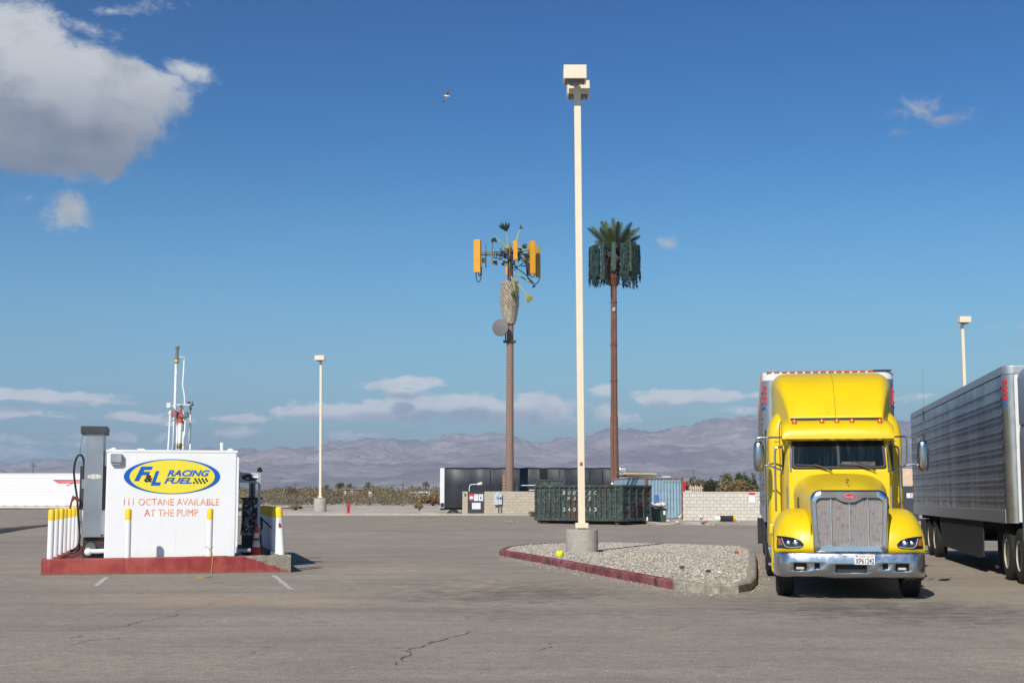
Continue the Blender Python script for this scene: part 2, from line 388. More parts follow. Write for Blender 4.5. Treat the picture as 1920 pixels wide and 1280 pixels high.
bn = t.n('ShaderNodeBump', ins={'Strength': .6, 'Distance': .05}); t.set(bn.inputs['Height'], n3); t.set(b.inputs['Normal'], bn.outputs[0])
soil = m
def zg(x, y):
    lot = -100 < x < 90 and y < ymax(x) + .5
    if lot and y > -42: return zf(y) - .14
    z = .42 if y > 100 else zf(y) + .14
    if y > 100: z = .42 - min(1, (y - 104) / 200) * .15
    if x > 8 and y > 83: z = max(z, .2) if y < 100 else z
    dx = max(0, -6.4 - x, x - 11) / 1.0; dy = max(0, 106.5 - y, y - 114) / 1.5
    d = math.hypot(dx, dy)
    z -= .82 * max(0, 1 - d) ** 1
    if y > 115 and not (-7 < x < 12 and y < 118): z += .12 * mn.noise(Vector((x * .05, y * .05, 3))) + .05 * mn.noise(Vector((x * .3, y * .3, 1)))
    return z
gx = [-8000, -4000, -2000, -1000, -600, -400, -300, -220, -160, -130, -110, -100.1] + [-100 + i * 2.5 for i in range(0, 80)] + [100, 110, 130, 160, 220, 300, 400, 600, 1000, 2000, 4000, 8000]
gy = [-200, -100, -60, -42.1, -30, 0, 20, 40, 48, 54, 60, 66, 72, 76, 79, 80.7, 81.6, 83, 85, 88, 92, 96, 100, 102, 103.6, 104.5, 106, 107, 108, 109, 110, 111, 112, 113, 114.5, 116, 118, 120, 124, 128, 133, 138, 144, 150, 157, 165, 175, 185, 190.6, 195, 205, 220, 240, 270, 310, 360, 430, 520, 700, 1000, 1600, 2600, 4200, 6500, 9500, 12500]
B = MB()
for x in gx:
    for y in gy: B.v.append((x, y, zg(x, y)))
n = len(gy)
for i in range(len(gx) - 1):
    for j in range(n - 1): B.f.append((i * n + j, (i + 1) * n + j, (i + 1) * n + j + 1, i * n + j + 1)); B.mi.append(0)
tag(B.build('ground', soil, smooth=True), kind='structure')

# mountains
m, t, b, tc = custom('desert_rock')
n1 = t.noise(tc, .0011, 9, .68, .6); n2 = t.noise(tc, .0045, 10, .74, .6); n3 = t.noise(t.scale(tc, (1, .5, 1)), .0006, 4, .6)
c = t.mix(t.ramp(n1, .38, .62), srgb(162, 142, 142), srgb(216, 196, 190))
c = t.mix(t.ramp(n2, .4, .65, 0, .6), c, srgb(128, 118, 120))
c = t.mix(t.ramp(n3, .55, .66, 0, .5), c, srgb(190, 152, 128))
t.set(b.inputs['Base Color'], c); b.inputs['Roughness'].default_value = 1; b.inputs['Specular IOR Level'].default_value = 0
bn = t.n('ShaderNodeBump', ins={'Strength': 1.0, 'Distance': 60.0}); t.set(bn.inputs['Height'], n2); t.set(b.inputs['Normal'], bn.outputs[0])
rock = m
def interp(pts, x):
    if x <= pts[0][0]: return pts[0][1]
    for (a, ya), (c_, yb) in zip(pts, pts[1:]):
        if x <= c_: return ya + (yb - ya) * (x - a) / (c_ - a)
    return pts[-1][1]
def range_(name, ridge, y0, y1, seed, yend, nx, nyy, rough):
    B = MB()
    for i in range(nx + 1):
        px = -260 + 2440 * i / nx; k = (px - 960) / FPX
        ry = interp(ridge, px); H = (932 - ry) / FPX * y1
        for j in range(nyy + 1):
            tt = j / nyy; y = y0 + (yend - y0) * tt; x = k * y1 * (0.75 + .25 * y / y1)
            u = (y - y0) / (y1 - y0)
            env = max(0, u) ** 1.35 if u < 1 else max(0, 1 - (u - 1) * 1.2)
            q = Vector((x * .0009, y * .0009, seed))
            r = mn.ridged_multi_fractal(q, .9, 2.1, 7, 1.0, 2.0) / 2.4 - .45
            r2 = mn.fractal(q * 4.5, .8, 2.1, 5)
            z = H * env + (r * rough * .62 + r2 * rough * .22) * (.14 + env * .5) * min(1, u * 3)
            B.v.append((x, y, z - 6 if u > .02 else -1))
    for i in range(nx):
        for j in range(nyy):
            a = i * (nyy + 1) + j; B.f.append((a, a + nyy + 1, a + nyy + 2, a + 1)); B.mi.append(0)
    return tag(B.build(name, rock, smooth=180), kind='structure')
ridge = [(-260, 885), (0, 882), (180, 876), (330, 858), (450, 847), (540, 842), (600, 836), (700, 829), (760, 834), (850, 824), (925, 817), (980, 826), (1010, 834), (1060, 823), (1150, 812), (1230, 811),
         (1290, 804), (1370, 795), (1420, 793), (1520, 786), (1640, 792), (1720, 798), (1840, 790), (2180, 786)]
range_('mountain', ridge, 5000, 11000, 5.2, 12300, 560, 200, 360)
ridge2 = [(-260, 868), (0, 870), (40, 868), (95, 860), (160, 864), (230, 868), (290, 858), (350, 862), (500, 880), (800, 900), (2180, 940)]
range_('distant_mountain', ridge2, 12500, 16500, 9.7, 17500, 300, 60, 380)

# haze
hz = bpy.data.materials.new('haze'); hz.use_nodes = True; hz.node_tree.nodes.clear(); t = NT(hz.node_tree)
pv = t.n('ShaderNodeVolumePrincipled'); pv.inputs['Color'].default_value = (.66, .83, 1.0, 1); pv.inputs['Density'].default_value = 9.6e-5; pv.inputs['Anisotropy'].default_value = 0.0
ho = t.n('ShaderNodeOutputMaterial'); hz.node_tree.links.new(pv.outputs[0], ho.inputs['Volume'])
tag(MB().box(-8600, 8600, -260, 17900, -2.5, 740).build('haze', hz), kind='stuff')

# kerb along the back of the lot
def kerb(name, pts, w, h, material, z0=None, closed=False):
    B = MB(); n = len(pts); secs = []
    for i, p in enumerate(pts):
        p = Vector(p); a = Vector(pts[i - 1]) if i > 0 or closed else p; c_ = Vector(pts[(i + 1) % n]) if i < n - 1 or closed else p
        d = (c_ - a); d.z = 0; d.normalize(); nrm = Vector((d.y, -d.x, 0))
        zz = p.z
        secs.append([p + nrm * o + Vector((0, 0, hh)) for (o, hh) in ((0, -.2), (0, h - .03), (-.03, h), (-w, h), (-w, -.2))])
    if closed: secs.append(secs[0])
    B.loft(secs, closed=True, cap=not closed)
    return B.build(name, material, smooth=25)
kp = [(-25.4, 190, .3), (-25.4, 150, .3)] + [(-25.4, 120, .3), (-25.3, 104.6, .3), (-24.8, 103.6, .3)] + [(x, 103.4, .3) for x in (-20, -12, -5, 0, 2)] + [(3.7, 97.7, zf(97.7)), (5.2, 92, zf(92)), (6.7, 86.3, zf(86.3)), (8.1, 81, zf(81))]
tag(kerb('kerb', kp, .3, .15, kerbc), kind='structure')

# painted line remnants and cracks
linep = mat('worn_line_paint', srgb(205, 203, 196), .9, var=.2, vscale=6, dirt=srgb(150, 140, 130), dirt_amt=.7)
for k, (a, b_) in enumerate((((513, 1078), (545, 1104)), ((200, 1082), (180, 1098)))):
    p, q = gp(*a), gp(*b_); d = (q - p).normalized(); nn = Vector((d.y, -d.x, 0)) * .05
    B = MB(); N = 14; vs = []
    for i in range(N + 1):
        c_ = p + (q - p) * i / N; s1 = 1 + random.uniform(-.35, .2); s2 = 1 + random.uniform(-.35, .2)
        vs += [c_ + nn * s1 + Vector((0, 0, .004)), c_ - nn * s2 + Vector((0, 0, .004))]
    B.add(vs, [(2 * i, 2 * i + 2, 2 * i + 3, 2 * i + 1) for i in range(N)])
    tag(B.build('painted_line', linep), kind='structure')
crackm = mat('crack_dark', (.12, .11, .10, 1), 1, var=.3)  # plain dark grey for the thin crack strips
def crack(pts, w, seed):
    rnd = random.Random(seed); P_ = [gp(*p) for p in pts]; out = []
    for a, c_ in zip(P_, P_[1:]):
        n_ = max(3, int((c_ - a).length / .09))
        for i in range(n_): out.append(a.lerp(c_, i / n_))
    B = MB(); vs = []; off = 0
    for i, p in enumerate(out):
        d = (out[min(i + 1, len(out) - 1)] - out[max(0, i - 1)]).normalized(); nn = Vector((d.y, -d.x, 0))
        off = off * .8 + rnd.uniform(-.055, .055); ww = w * rnd.choice((.2, .35, .5, .7, .9, 1.2)) * math.sin(math.pi * (i + .6) / (len(out) + .2)) ** .4
        c_ = p + nn * off + Vector((0, 0, .005)); vs += [c_ + nn * ww, c_ - nn * ww]
    B.add(vs, [(2 * i, 2 * i + 2, 2 * i + 3, 2 * i + 1) for i in range(len(out) - 1)])
    tag(B.build('asphalt_crack', crackm), kind='structure')
crack([(100, 1183), (170, 1180), (225, 1175), (262, 1164), (300, 1157), (342, 1146)], .011, 1)
crack([(122, 1211), (160, 1200), (205, 1196), (242, 1190)], .009, 2)
crack([(750, 1247), (765, 1235), (772, 1216), (800, 1208), (840, 1196), (872, 1182)], .013, 3)
crack([(342, 1146), (380, 1135), (420, 1128), (450, 1124)], .006, 4)
crack([(128, 1197), (170, 1185)], .006, 5)
crack([(872, 1182), (930, 1170), (990, 1168)], .004, 6)
crack([(610, 1052), (680, 1046), (800, 1050)], .006, 7)
crack([(960, 1225), (1010, 1218), (1040, 1206), (1100, 1201)], .006, 9)
crack([(1180, 1188), (1260, 1180), (1290, 1172), (1370, 1170)], .006, 10)
crack([(1500, 1200), (1560, 1192), (1640, 1196), (1700, 1186)], .005, 11)
crack([(0, 1150), (60, 1142), (110, 1146)], .005, 12)
crack([(420, 1236), (470, 1228), (500, 1212), (560, 1204)], .005, 13)
crack([(530, 1205), (600, 1201), (640, 1206)], .004, 8)

# ================================================================== FUEL ISLAND
ISL = Frame(gp(76, 1078), R(13))
def IX(px, y): return ISL.on(px, 900, y)[0]
IL = IX(548, 0)                       # length of front wall
ID = 8.6
m, t, b, tc = custom('red_kerb_paint')
n1 = t.noise(tc, 1.6, 6, .65); n2 = t.noise(tc, 7, 7, .7, .3)
c = t.mix(t.ramp(n1, .4, .6), srgb(142, 52, 48), srgb(168, 76, 68))
streak = t.noise(t.scale(tc, (9, 9, .8)), 1.2, 5, .6)
c = t.mix(t.ramp(streak, .56, .72, 0, .45), c, srgb(180, 112, 100))
sp = t.n('ShaderNodeSeparateXYZ', ins={0: tc})
stain = t.ramp(t.math('ADD', sp.outputs[2], t.math('MULTIPLY', t.math('SUBTRACT', n2, .5), .16)), .0, .07, .85, 0)
c = t.mix(stain, c, srgb(120, 98, 78))
# bare chipped concrete at the right end: x beyond a ragged slanting line
edge = t.math('ADD', t.math('ADD', sp.outputs[0], t.math('MULTIPLY', sp.outputs[2], 3.0)), t.math('MULTIPLY', t.math('SUBTRACT', n2, .5), .7))
bare = t.ramp(edge, IL + .03, IL + .07)
agg = t.n('ShaderNodeTexVoronoi', ins={'Vector': tc, 'Scale': 55.0})
cc = t.mix(t.ramp(agg.outputs['Distance'], .1, .6), srgb(190, 182, 165), srgb(120, 112, 98))
c = t.mix(bare, c, cc)
t.set(b.inputs['Base Color'], c); b.inputs['Roughness'].default_value = .75
bn = t.n('ShaderNodeBump', ins={'Strength': .5, 'Distance': .015}); t.set(bn.inputs['Height'], t.mix(bare, t.mix(.5, n2, n1), t.mix(.2, agg.outputs['Distance'], n2))); t.set(b.inputs['Normal'], bn.outputs[0])
redkerb = m
isl = thing('fuel_island', 'red painted concrete containment kerb with chipped bare right end under the fuel tank', 'kerb', ISL.o, ISL.rz)
B = MB(); W = .3; H = .33
def wavy(x0, x1, n_): return [x0 + (x1 - x0) * i / n_ for i in range(n_ + 1)]
# front wall with a slightly uneven chipped top edge
rings = []
for x in wavy(0, IL, 90):
    chip = 0
    if x > IL - 1.35: chip = .012 + .018 * mn.noise(Vector((x * 7, 1, 2))) 
    z = H + .055 * (x / IL) * (x / IL) - max(0, chip) + .004 * mn.noise(Vector((x * 2, 4, 1))); yy = max(0, chip) * 1.6 + .008 * mn.noise(Vector((x * 6, 9, 2)))
    rings.append([(x, yy + .0, -.05), (x, yy, z - .03), (x, .025 + yy, z), (x, W - .02, z), (x, W, z - .02), (x, W, -.05)])
B.loft(rings)
B.box(0, W, W + .002, ID, -.05, H - .003); B.box(IL - W, IL, W + .002, ID, -.05, H + .03); B.box(W + .002, IL - W - .002, ID - W, ID, -.05, H - .003)
B.build('containment_wall', redkerb, isl, smooth=30)
MB().box(W - .01, IL - W + .01, W - .01, ID - W + .01, -.04, .13).build('basin_floor', concrete, isl)

# tank
TY = 1.1; x0 = IX(199, TY); x1 = IX(443, TY); zt = ISL.on(320, 845, TY)[1]; TL = 7.6
m, t, b, tc = custom('tank_white_paint')
n1 = t.noise(tc, 1.2, 5, .6); st = t.noise(t.scale(tc, (14, 14, .5)), 1, 4, .6)
c = t.mix(t.ramp(n1, .35, .65, 0, .25), srgb(238, 238, 236), srgb(226, 225, 220)); c = t.mix(t.ramp(st, .6, .8, 0, .35), c, srgb(190, 178, 158)); zz9 = t.n('ShaderNodeSeparateXYZ', ins={0: tc}).outputs[2]; c = t.mix(t.ramp(t.math('ADD', zz9, t.math('MULTIPLY', n1, .5)), .15, .6, .3, 0), c, srgb(176, 160, 138))
t.set(b.inputs['Base Color'], c); b.inputs['Roughness'].default_value = .5
bn = t.n('ShaderNodeBump', ins={'Strength': .15, 'Distance': .03}); t.set(bn.inputs['Height'], n1); t.set(b.inputs['Normal'], bn.outputs[0])
tankp = m
tank = thing('fuel_tank', 'white rectangular racing fuel tank with yellow and blue oval logo on the red island', 'fuel tank', ISL.M @ Vector(((x0 + x1) / 2, TY, .13)), ISL.rz)
TF = Frame(tank.location, ISL.rz); hw = (x1 - x0) / 2; TZ = zt - .13
B = MB(); B.box(-hw, hw, 0, TL, 0, TZ)
B.build('shell', tankp, tank, bevel=.02)
B = MB(); B.box(-hw - .015, hw + .02, -.012, TL + .01, TZ - .035, TZ + .02); B.box(hw + .001, hw + .055, .02, .09, .25, TZ - .13); B.box(hw + .001, hw + .03, .1, TL - .05, TZ - .22, TZ - .14)
B.build('edge_frame', white, tank, bevel=.006)
def T(px, py): return TF.on(px, py, -.01)
# logo
bluel = mat('logo_blue', srgb(8, 92, 186), .45, var=.05); yell = mat('logo_yellow', srgb(240, 222, 62), .45, var=.04, vscale=2); blackl = mat('logo_black', (.01, .01, .01, 1), .5)
def C4(x, y): return T(x / 4.174, 780 + y / 4.174)
def ellipse(x0_, x1_, y0_, y1_, depth, name, material, th=.006):
    a = C4(x0_, y0_); c_ = C4(x1_, y1_); cx, cz = (a[0] + c_[0]) / 2, (a[1] + c_[1]) / 2; rx, rz = (c_[0] - a[0]) / 2, (a[1] - c_[1]) / 2
    poly = [(cx + rx * math.cos(2 * math.pi * i / 72), cz + rz * math.sin(2 * math.pi * i / 72)) for i in range(72)]
    return MB().prism(poly, -depth - th, -depth).build(name, material, tank)
ellipse(972, 1720, 333, 608, .001, 'logo_panel', bluel)
lp = ellipse(1018, 1678, 340, 603, .0085, 'logo_field', yell)
def rect4(x0_, x1_, y0_, y1_): a = C4(x0_, y1_); c_ = C4(x1_, y0_); return a[0], c_[0], a[1], c_[1]
letters('logo_lettering', [('F',) + rect4(1048, 1197, 393, 507) + (.35, .045, 0), ('L',) + rect4(1178, 1262, 428, 542) + (.35, .045, 0),
        ('RACING',) + rect4(1306, 1642, 421, 470) + (.35, .035, 0), ('FUEL',) + rect4(1282, 1503, 480, 527) + (.35, .035, 0)], bluel, tank, -.017)
letters('logo_ampersand', [('&',) + rect4(1128, 1194, 458, 515) + (.15, .03, 0)], blackl, tank, -.022)
B = MB()
for r in range(3):
    for c_ in range(8):
        if (r + c_) % 2 == 0:
            a = rect4(1510 + c_ * 14 + (2 - r) * 5, 1524 + c_ * 14 + (2 - r) * 5, 484 + r * 14.5, 498 + r * 14.5); B.box(a[0], a[1], -.02, -.016, a[2], a[3])
B.build('logo_checkers', blackl, tank)
m, t, b, tc = custom('faded_red_letter'); nf = t.noise(tc, 5, 5, .7, .5); nv = t.noise(t.scale(tc, (6, 1, 22)), 1.0, 3, .5)
c = t.mix(t.ramp(nf, .38, .58), srgb(216, 84, 56), srgb(240, 168, 124)); c = t.mix(t.ramp(nv, .55, .68, 0, .8), c, srgb(240, 226, 214))
t.set(b.inputs['Base Color'], c); b.inputs['Roughness'].default_value = .6
letters('faded_lettering', [('111 OCTANE AVAILABLE',) + rect4(968, 1716, 643, 697) + (0, 0), ('AT THE PUMP',) + rect4(1128, 1550, 726, 783) + (0, 0)], m, tank, -.004)
a = T(207, 867); c_ = T(229, 850)
B = MB(); B.box(a[0], c_[0], -.13, -.001, a[1], c_[1]); B.box(a[0] + .02, c_[0] - .02, -.1, -.002, a[1] - .045, a[1] - .001); B.build('electrical_box', dullmetal, tank, bevel=.01)
B = MB()
for (px, r, h) in ((214, .05, .05), (212, .085, .03), (433, .06, .05), (433, .085, .025)):
    xx, _ = TF.on(px, 842, .2); B.cyl((xx, .25, TZ + .018), (xx, .25, TZ + .018 + h), r, n=10); B.build('lid_fitting', white, tank); B = MB()
xx, _ = TF.on(416, 840, .4); B.cyl((xx, .4, TZ + .018), (xx, .4, TZ + .17), .036); B.cyl((xx, .4, TZ + .14), (xx, .4, TZ + .2), .045)
B.build('lid_fitting', white, tank); MB().box(-.75, -.6, .05, .1, TZ + .018, TZ + .05).build('lid_fitting', white, tank)
# vent stack: pixel coordinates from the 5.81x crop of the pipes
def V(x, y, d=.9): xx, zz = TF.on(300 + x / 5.81, 640 + y / 5.81, d); return (xx, d, zz)
class MP(MB):
    K = .58
    def cyl(s, p0, p1, r0, r1=None, n=14, cap=True, M=None): return MB.cyl(s, p0, p1, r0 * s.K, None if r1 is None else r1 * s.K, n, cap, M)
    def tube(s, pts, r, n=8, M=None, smooth=0): return MB.tube(s, pts, r * .7, n, M, smooth)
    def ball(s, c, r, n=12, m=8, M=None): return MB.ball(s, c, r * s.K, n, m, M)
whpipe = mat('white_pipe', srgb(232, 232, 228), .45, var=.05); orange = mat('orange_valve', srgb(206, 72, 36), .5, var=.15); pipegrey = mat('grey_fitting', srgb(120, 124, 118), .45, .3, var=.2)
brass = mat('brass_fitting', srgb(150, 130, 80), .4, .7)
B = MP(); B.cyl(V(152, 1200), V(176, 240), .067, .055, 12); B.cyl(V(174, 370), V(177, 330), .07, .07); B.cyl(V(150, 1195), V(151, 1160), .085); B.build('vent_pipe', whpipe, tank, smooth=True)
B = MP(); B.cyl(V(179, 235), V(182, 180), .1); B.cyl(V(183, 180), V(186, 95), .06); B.cyl(V(187, 95), V(189, 55), .062, .085); B.build('vent_cap', pipegrey, tank, smooth=True)
B = MP(); B.cyl(V(180, 228), V(182, 197), .105); B.build('cap_band', mat('olive_yellow_band', srgb(190, 190, 60), .5), tank)
B = MP(); B.tube([V(190, 168), V(265, 172), V(266, 200)], .012, 6); B.tube([V(264, 205), V(258, 330), V(247, 470), V(262, 560), V(268, 600), V(268, 690), V(205, 690), V(180, 690)], .028, 8)
B.tube([V(243, 735), V(262, 810), V(274, 870), V(268, 1000), V(252, 1060), V(250, 1110)], .026, 8); B.tube([V(330, 690), V(270, 690)], .024)
B.tube([V(130, 700), V(165, 700)], .02); B.tube([V(70, 890), V(70, 912), V(190, 908), V(190, 892), V(70, 890)], .01, 5); B.build('conduit', whpipe, tank, smooth=True)
B = MP(); B.cyl(V(88, 1195, .7), V(115, 720, .7), .036); B.box(*[V(90, 0, .7)[0], V(134, 0, .7)[0], .62, .78, V(0, 722, .7)[2], V(0, 668, .7)[2]]); B.cyl(V(95, 790, .7), V(118, 770, .7), .05)
B.build('gauge_pipe', whpipe, tank, bevel=.008)
B = MP(); B.cyl(V(211, 1110), V(221, 880), .075); B.cyl(V(208, 1200), V(209, 1165), .075); B.cyl(V(178, 1200, 1.3), V(190, 850, 1.3), .045); B.cyl(V(252, 1190, 1.4), V(262, 850, 1.4), .05); B.build('riser_pipe', whpipe, tank, smooth=True)
B = MP(); B.cyl(V(209, 1165), V(211, 1108), .11, .095); B.ball(V(210, 1135), .115); B.build('brass_valve', brass, tank, smooth=True)
B = MP(); B.cyl(V(222, 885), V(224, 825), .1); B.cyl(V(222, 830), V(214, 800), .08); B.cyl(V(226, 800), V(228, 738), .065); B.cyl(V(150, 810, 1.05), V(148, 760, 1.05), .12); B.cyl(V(135, 790, 1.1), V(200, 800, 1.1), .13); B.cyl(V(190, 845, 1.1), V(192, 780, 1.1), .11)
B.build('orange_valve', orange, tank, smooth=True)
B = MP(); B.cyl(V(205, 810, .85), V(290, 815, .85), .085); B.cyl(V(285, 770, .85), V(305, 830, .85), .07); B.cyl(V(225, 690), V(243, 735), .05); B.cyl(V(250, 880, 1.2), V(285, 880, 1.2), .06); B.build('regulator', pipegrey, tank, smooth=True)
B = MP(); B.cyl(V(323, 1195, 1.1), V(330, 800, 1.1), .05, .045); B.cyl(V(323, 1195, 1.1), V(324, 1115, 1.1), .085); B.build('float_gauge_pipe', whpipe, tank, smooth=True)
B = MP(); B.cyl(V(330, 800, 1.1), V(334, 700, 1.1), .016); B.cyl(V(333, 745, 1.1), V(335, 715, 1.1), .05); B.cyl(V(310, 690, 1.1), V(352, 680, 1.1), .085); B.cyl(V(305, 655, 1.1), V(318, 700, 1.1), .05); B.cyl(V(345, 655, 1.1), V(352, 700, 1.1), .05); B.build('vent_head', pipegrey, tank, smooth=True)
B = MB(); p = V(105, 1190); q = V(360, 1190); B.box(p[0], q[0], .55, 1.5, TZ + .019, TZ + .045); B.build('pipe_flange', mat('grimy_steel', (.12, .12, .12, 1), .6, .4), tank)

# bollards
bol = thing('bollard', 'x', 'bollard', (0, 0, 0), 0, 'yellow topped white bollards around the fuel island')
RB = .066
B = MB(); B.lathe([(RB, 0), (RB, .81)], 20); B.build('post', white, bol, smooth=30)
B = MB(); B.lathe([(RB + .0025, .8), (RB + .0025, .99), (RB * .93, 1.012), (RB * .7, 1.03), (RB * .3, 1.038), (.004, 1.04)], 20); B.build('yellow_cap', yellowp, bol, smooth=30)
spots = []
def isl_pt(px, y, z=H): return ISL.M @ Vector((IX(px, y), y, z))
LX = IX(88.5, .16)
names = ['first and nearest yellow topped white bollard at the left end of the red kerb'] + ['%s bollard from the front in the row left of the grey pump' % w for w in ('second', 'third', 'fourth', 'fifth', 'sixth', 'seventh')]
for k in range(7): spots.append((ISL.M @ Vector((.16, .17 + 1.2 * k, H - .01)), names[k]))
spots.append((isl_pt(243, .15), 'bollard in front of the tank left of its small arched shadow'))
spots.append((isl_pt(395, .15), 'bollard in front of the tank with yellow string tied round it'))
rx = IL - .16
rn = ['second', 'third', 'fourth', 'fifth', 'sixth', 'seventh']
spots.append((ISL.M @ Vector((rx - .02, .34, H + .03)), 'leaning bollard with stickers at the chipped right end of the kerb'))
for k in range(6): spots.append((ISL.M @ Vector((rx - .055, .34 + 1.15 * (k + 1) - (.55 if k == 0 else 0), H + .02)), '%s bollard from the front in the row right of the tank' % rn[k]))
for i, (p, lab) in enumerate(spots):
    o = bol if i == 0 else copy_thing(bol, p, lab)
    o.location = p; o['label'] = lab
    o.rotation_euler = (random.uniform(-.008, .008), random.uniform(-.012, .012), random.uniform(0, 6))
    if i == 9: o.rotation_euler = (0, -.075, 0); o.scale = (1.1, 1.1, 1.0); lean = o
# stickers + rusty foot of leaning bollard
B = MB()
for (a0, a1, z0_, z1_, k) in ((-1.9, -.9, .69, .80, 0), (-1.8, -.95, .585, .68, 1)):
    B.cur = k; vs = []
    for i in range(7):
        a = a0 + (a1 - a0) * i / 6; vs += [(.0685 * math.cos(a), .0685 * math.sin(a), z0_), (.0685 * math.cos(a), .0685 * math.sin(a), z1_ + .01 * math.sin(i))]
    B.add(vs, [(2 * i, 2 * i + 2, 2 * i + 3, 2 * i + 1) for i in range(6)])
B.build('sticker', [mat('sticker_paper', srgb(205, 205, 210), .6, var=.45, vscale=60), mat('sticker_red', srgb(150, 50, 45), .6, var=.4, vscale=50)], lean)
MB().lathe([(RB + .001, -.3), (RB + .003, -.01)], 16).build('rusty_foot', mat('rust', srgb(104, 62, 38), .9, var=.35, vscale=9, bump=.6), lean)
# string
cordm = mat('yellow_string', srgb(205, 185, 70), .8)
p = isl_pt(395, .15)
def S(px, py, y): return ISL.M @ Vector((ISL.on(px, py, y)[0], y, ISL.on(px, py, y)[1]))
B = MB(); B.tube([p + Vector((.075 * math.cos(a), .075 * math.sin(a), .2 + .03 * math.sin(a * 2))) for a in [i * .5 for i in range(14)]], .005, 5)
B.tube([S(388, 1025, .02), S(398, 1031, .02), S(399, 1045, -.01), S(397, 1062, -.015), S(396, 1074, -.015), gp(398, 1080, .006), gp(388, 1082, .006), gp(365, 1083, .006), gp(372, 1080, .006), gp(380, 1084, .006)], .006, 5, smooth=2)
tag(B.build('string', cordm, smooth=True), 'thin yellow string tied to a front bollard and hanging over the red kerb', 'string')

# left pump
PY = 1.75
pump = thing('fuel_pump', 'tall grey stainless dispenser with flat cap standing left of the white tank', 'fuel pump', ISL.M @ Vector((IX(176, PY), PY, .13)), ISL.rz)
PF = Frame(pump.location, ISL.rz)
def Pp(px, py, y=0): return PF.on(px, py, y)
xl, zb = Pp(154, 1007); xr, ztp = Pp(195, 811)
B = MB(); B.box(xl, xr, 0, .9, zb, ztp); B.build('steel_column', steel, pump, bevel=.012)
a = Pp(151.5, 811); c_ = Pp(201.5, 799); B = MB(); B.box(a[0], c_[0], -.06, .98, a[1] - .02, c_[1]); B.build('top_cap', mat('dark_cap', (.06, .062, .065, 1), .5, .3), pump, bevel=.012)
a = Pp(147, 955); c_ = Pp(203, 873); B = MB(); B.box(a[0], c_[0], .12, .78, a[1], c_[1]); B.build('dispenser_head', mat('dark_panel', (.05, .05, .055, 1), .4), pump, bevel=.01)
a = Pp(150, 1002); c_ = Pp(201, 957); B = MB(); B.box(a[0], c_[0], .14, .76, a[1], c_[1] + .01); B.build('lower_cabinet', white, pump, bevel=.01)
a = Pp(151, 1045); c_ = Pp(195, 1008); B = MB(); B.box(a[0] + .03, c_[0], .1, .8, 0, c_[1] - .002); B.build('pedestal', mat('rusty_black', (.035, .03, .027, 1), .8, var=.5, dirt=srgb(90, 55, 35), dirt_amt=.4), pump)
a = Pp(177, 893); B = MB(); B.prism([(a[0] + .155 * math.cos(i * .3307), a[1] + .055 * math.sin(i * .3307)) for i in range(19)], -.006, -.001); B.build('badge', mat('worn_badge', srgb(206, 202, 190), .6, var=.3, vscale=22, dirt=srgb(90, 80, 66), dirt_amt=.5), pump)
hz_ = Pp(150, 852)
B = MB(); B.tube([Pp(148, 1018, .3)[0:1] + (.3,) + Pp(148, 1018, .3)[1:2]] + [(Pp(x, y, .3)[0], .3, Pp(x, y, .3)[1]) for x, y in ((150, 1028), (140, 1035), (130, 1036))], .022, 8, smooth=2)
B.tube([(Pp(x, y, .05)[0], .05, Pp(x, y, .05)[1]) for x, y in ((156, 905), (158, 872), (156, 857), (150, 851), (144, 856), (140, 868), (138, 885), (141, 910), (145, 935), (146, 960), (148, 985), (150, 1005), (148, 1020), (140, 1030), (131, 1033))], .024, 8, smooth=2)
B.build('hose', black, pump, smooth=True)
B = MB(); B.tube([(Pp(x, y, .1)[0], .1, Pp(x, y, .1)[1]) for x, y in ((150, 850), (153, 825), (156, 811))], .005, 5); B.build('hose_cable', darkframe, pump)
B = MB(); B.tube([(Pp(x, y, .02)[0], .02, Pp(x, y, .02)[1]) for x, y in ((131, 953), (134, 940), (138, 932), (144, 934), (147, 940))], [.025, .02, .05, .045, .03], 8); B.build('nozzle', mat('nozzle_red', srgb(120, 52, 40), .5, var=.3), pump, smooth=True)
B = MB(); B.tube([(Pp(x, y, .0)[0], .0, Pp(x, y, .0)[1]) for x, y in ((166, 1035), (171, 1033), (184, 1033), (200, 1032))], .05, 10); B.ball((Pp(165, 1034)[0], 0, Pp(165, 1034)[1]), .085); B.build('supply_pipe', whpipe, pump, smooth=True)
B = MB(); q_ = Pp(169, 1026); B.cyl((q_[0], .02, q_[1]), (q_[0], .098, q_[1]), .11, n=20); B.build('pipe_collar', mat('worn_steel', (.18, .17, .16, 1), .5, .6), pump, smooth=True)
B = MB(); q_ = Pp(156, 905); B.cyl((q_[0], .04, q_[1] - .12), (q_[0], .04, q_[1] + .08), .045); B.build('hose_swivel', chrome, pump, smooth=True)

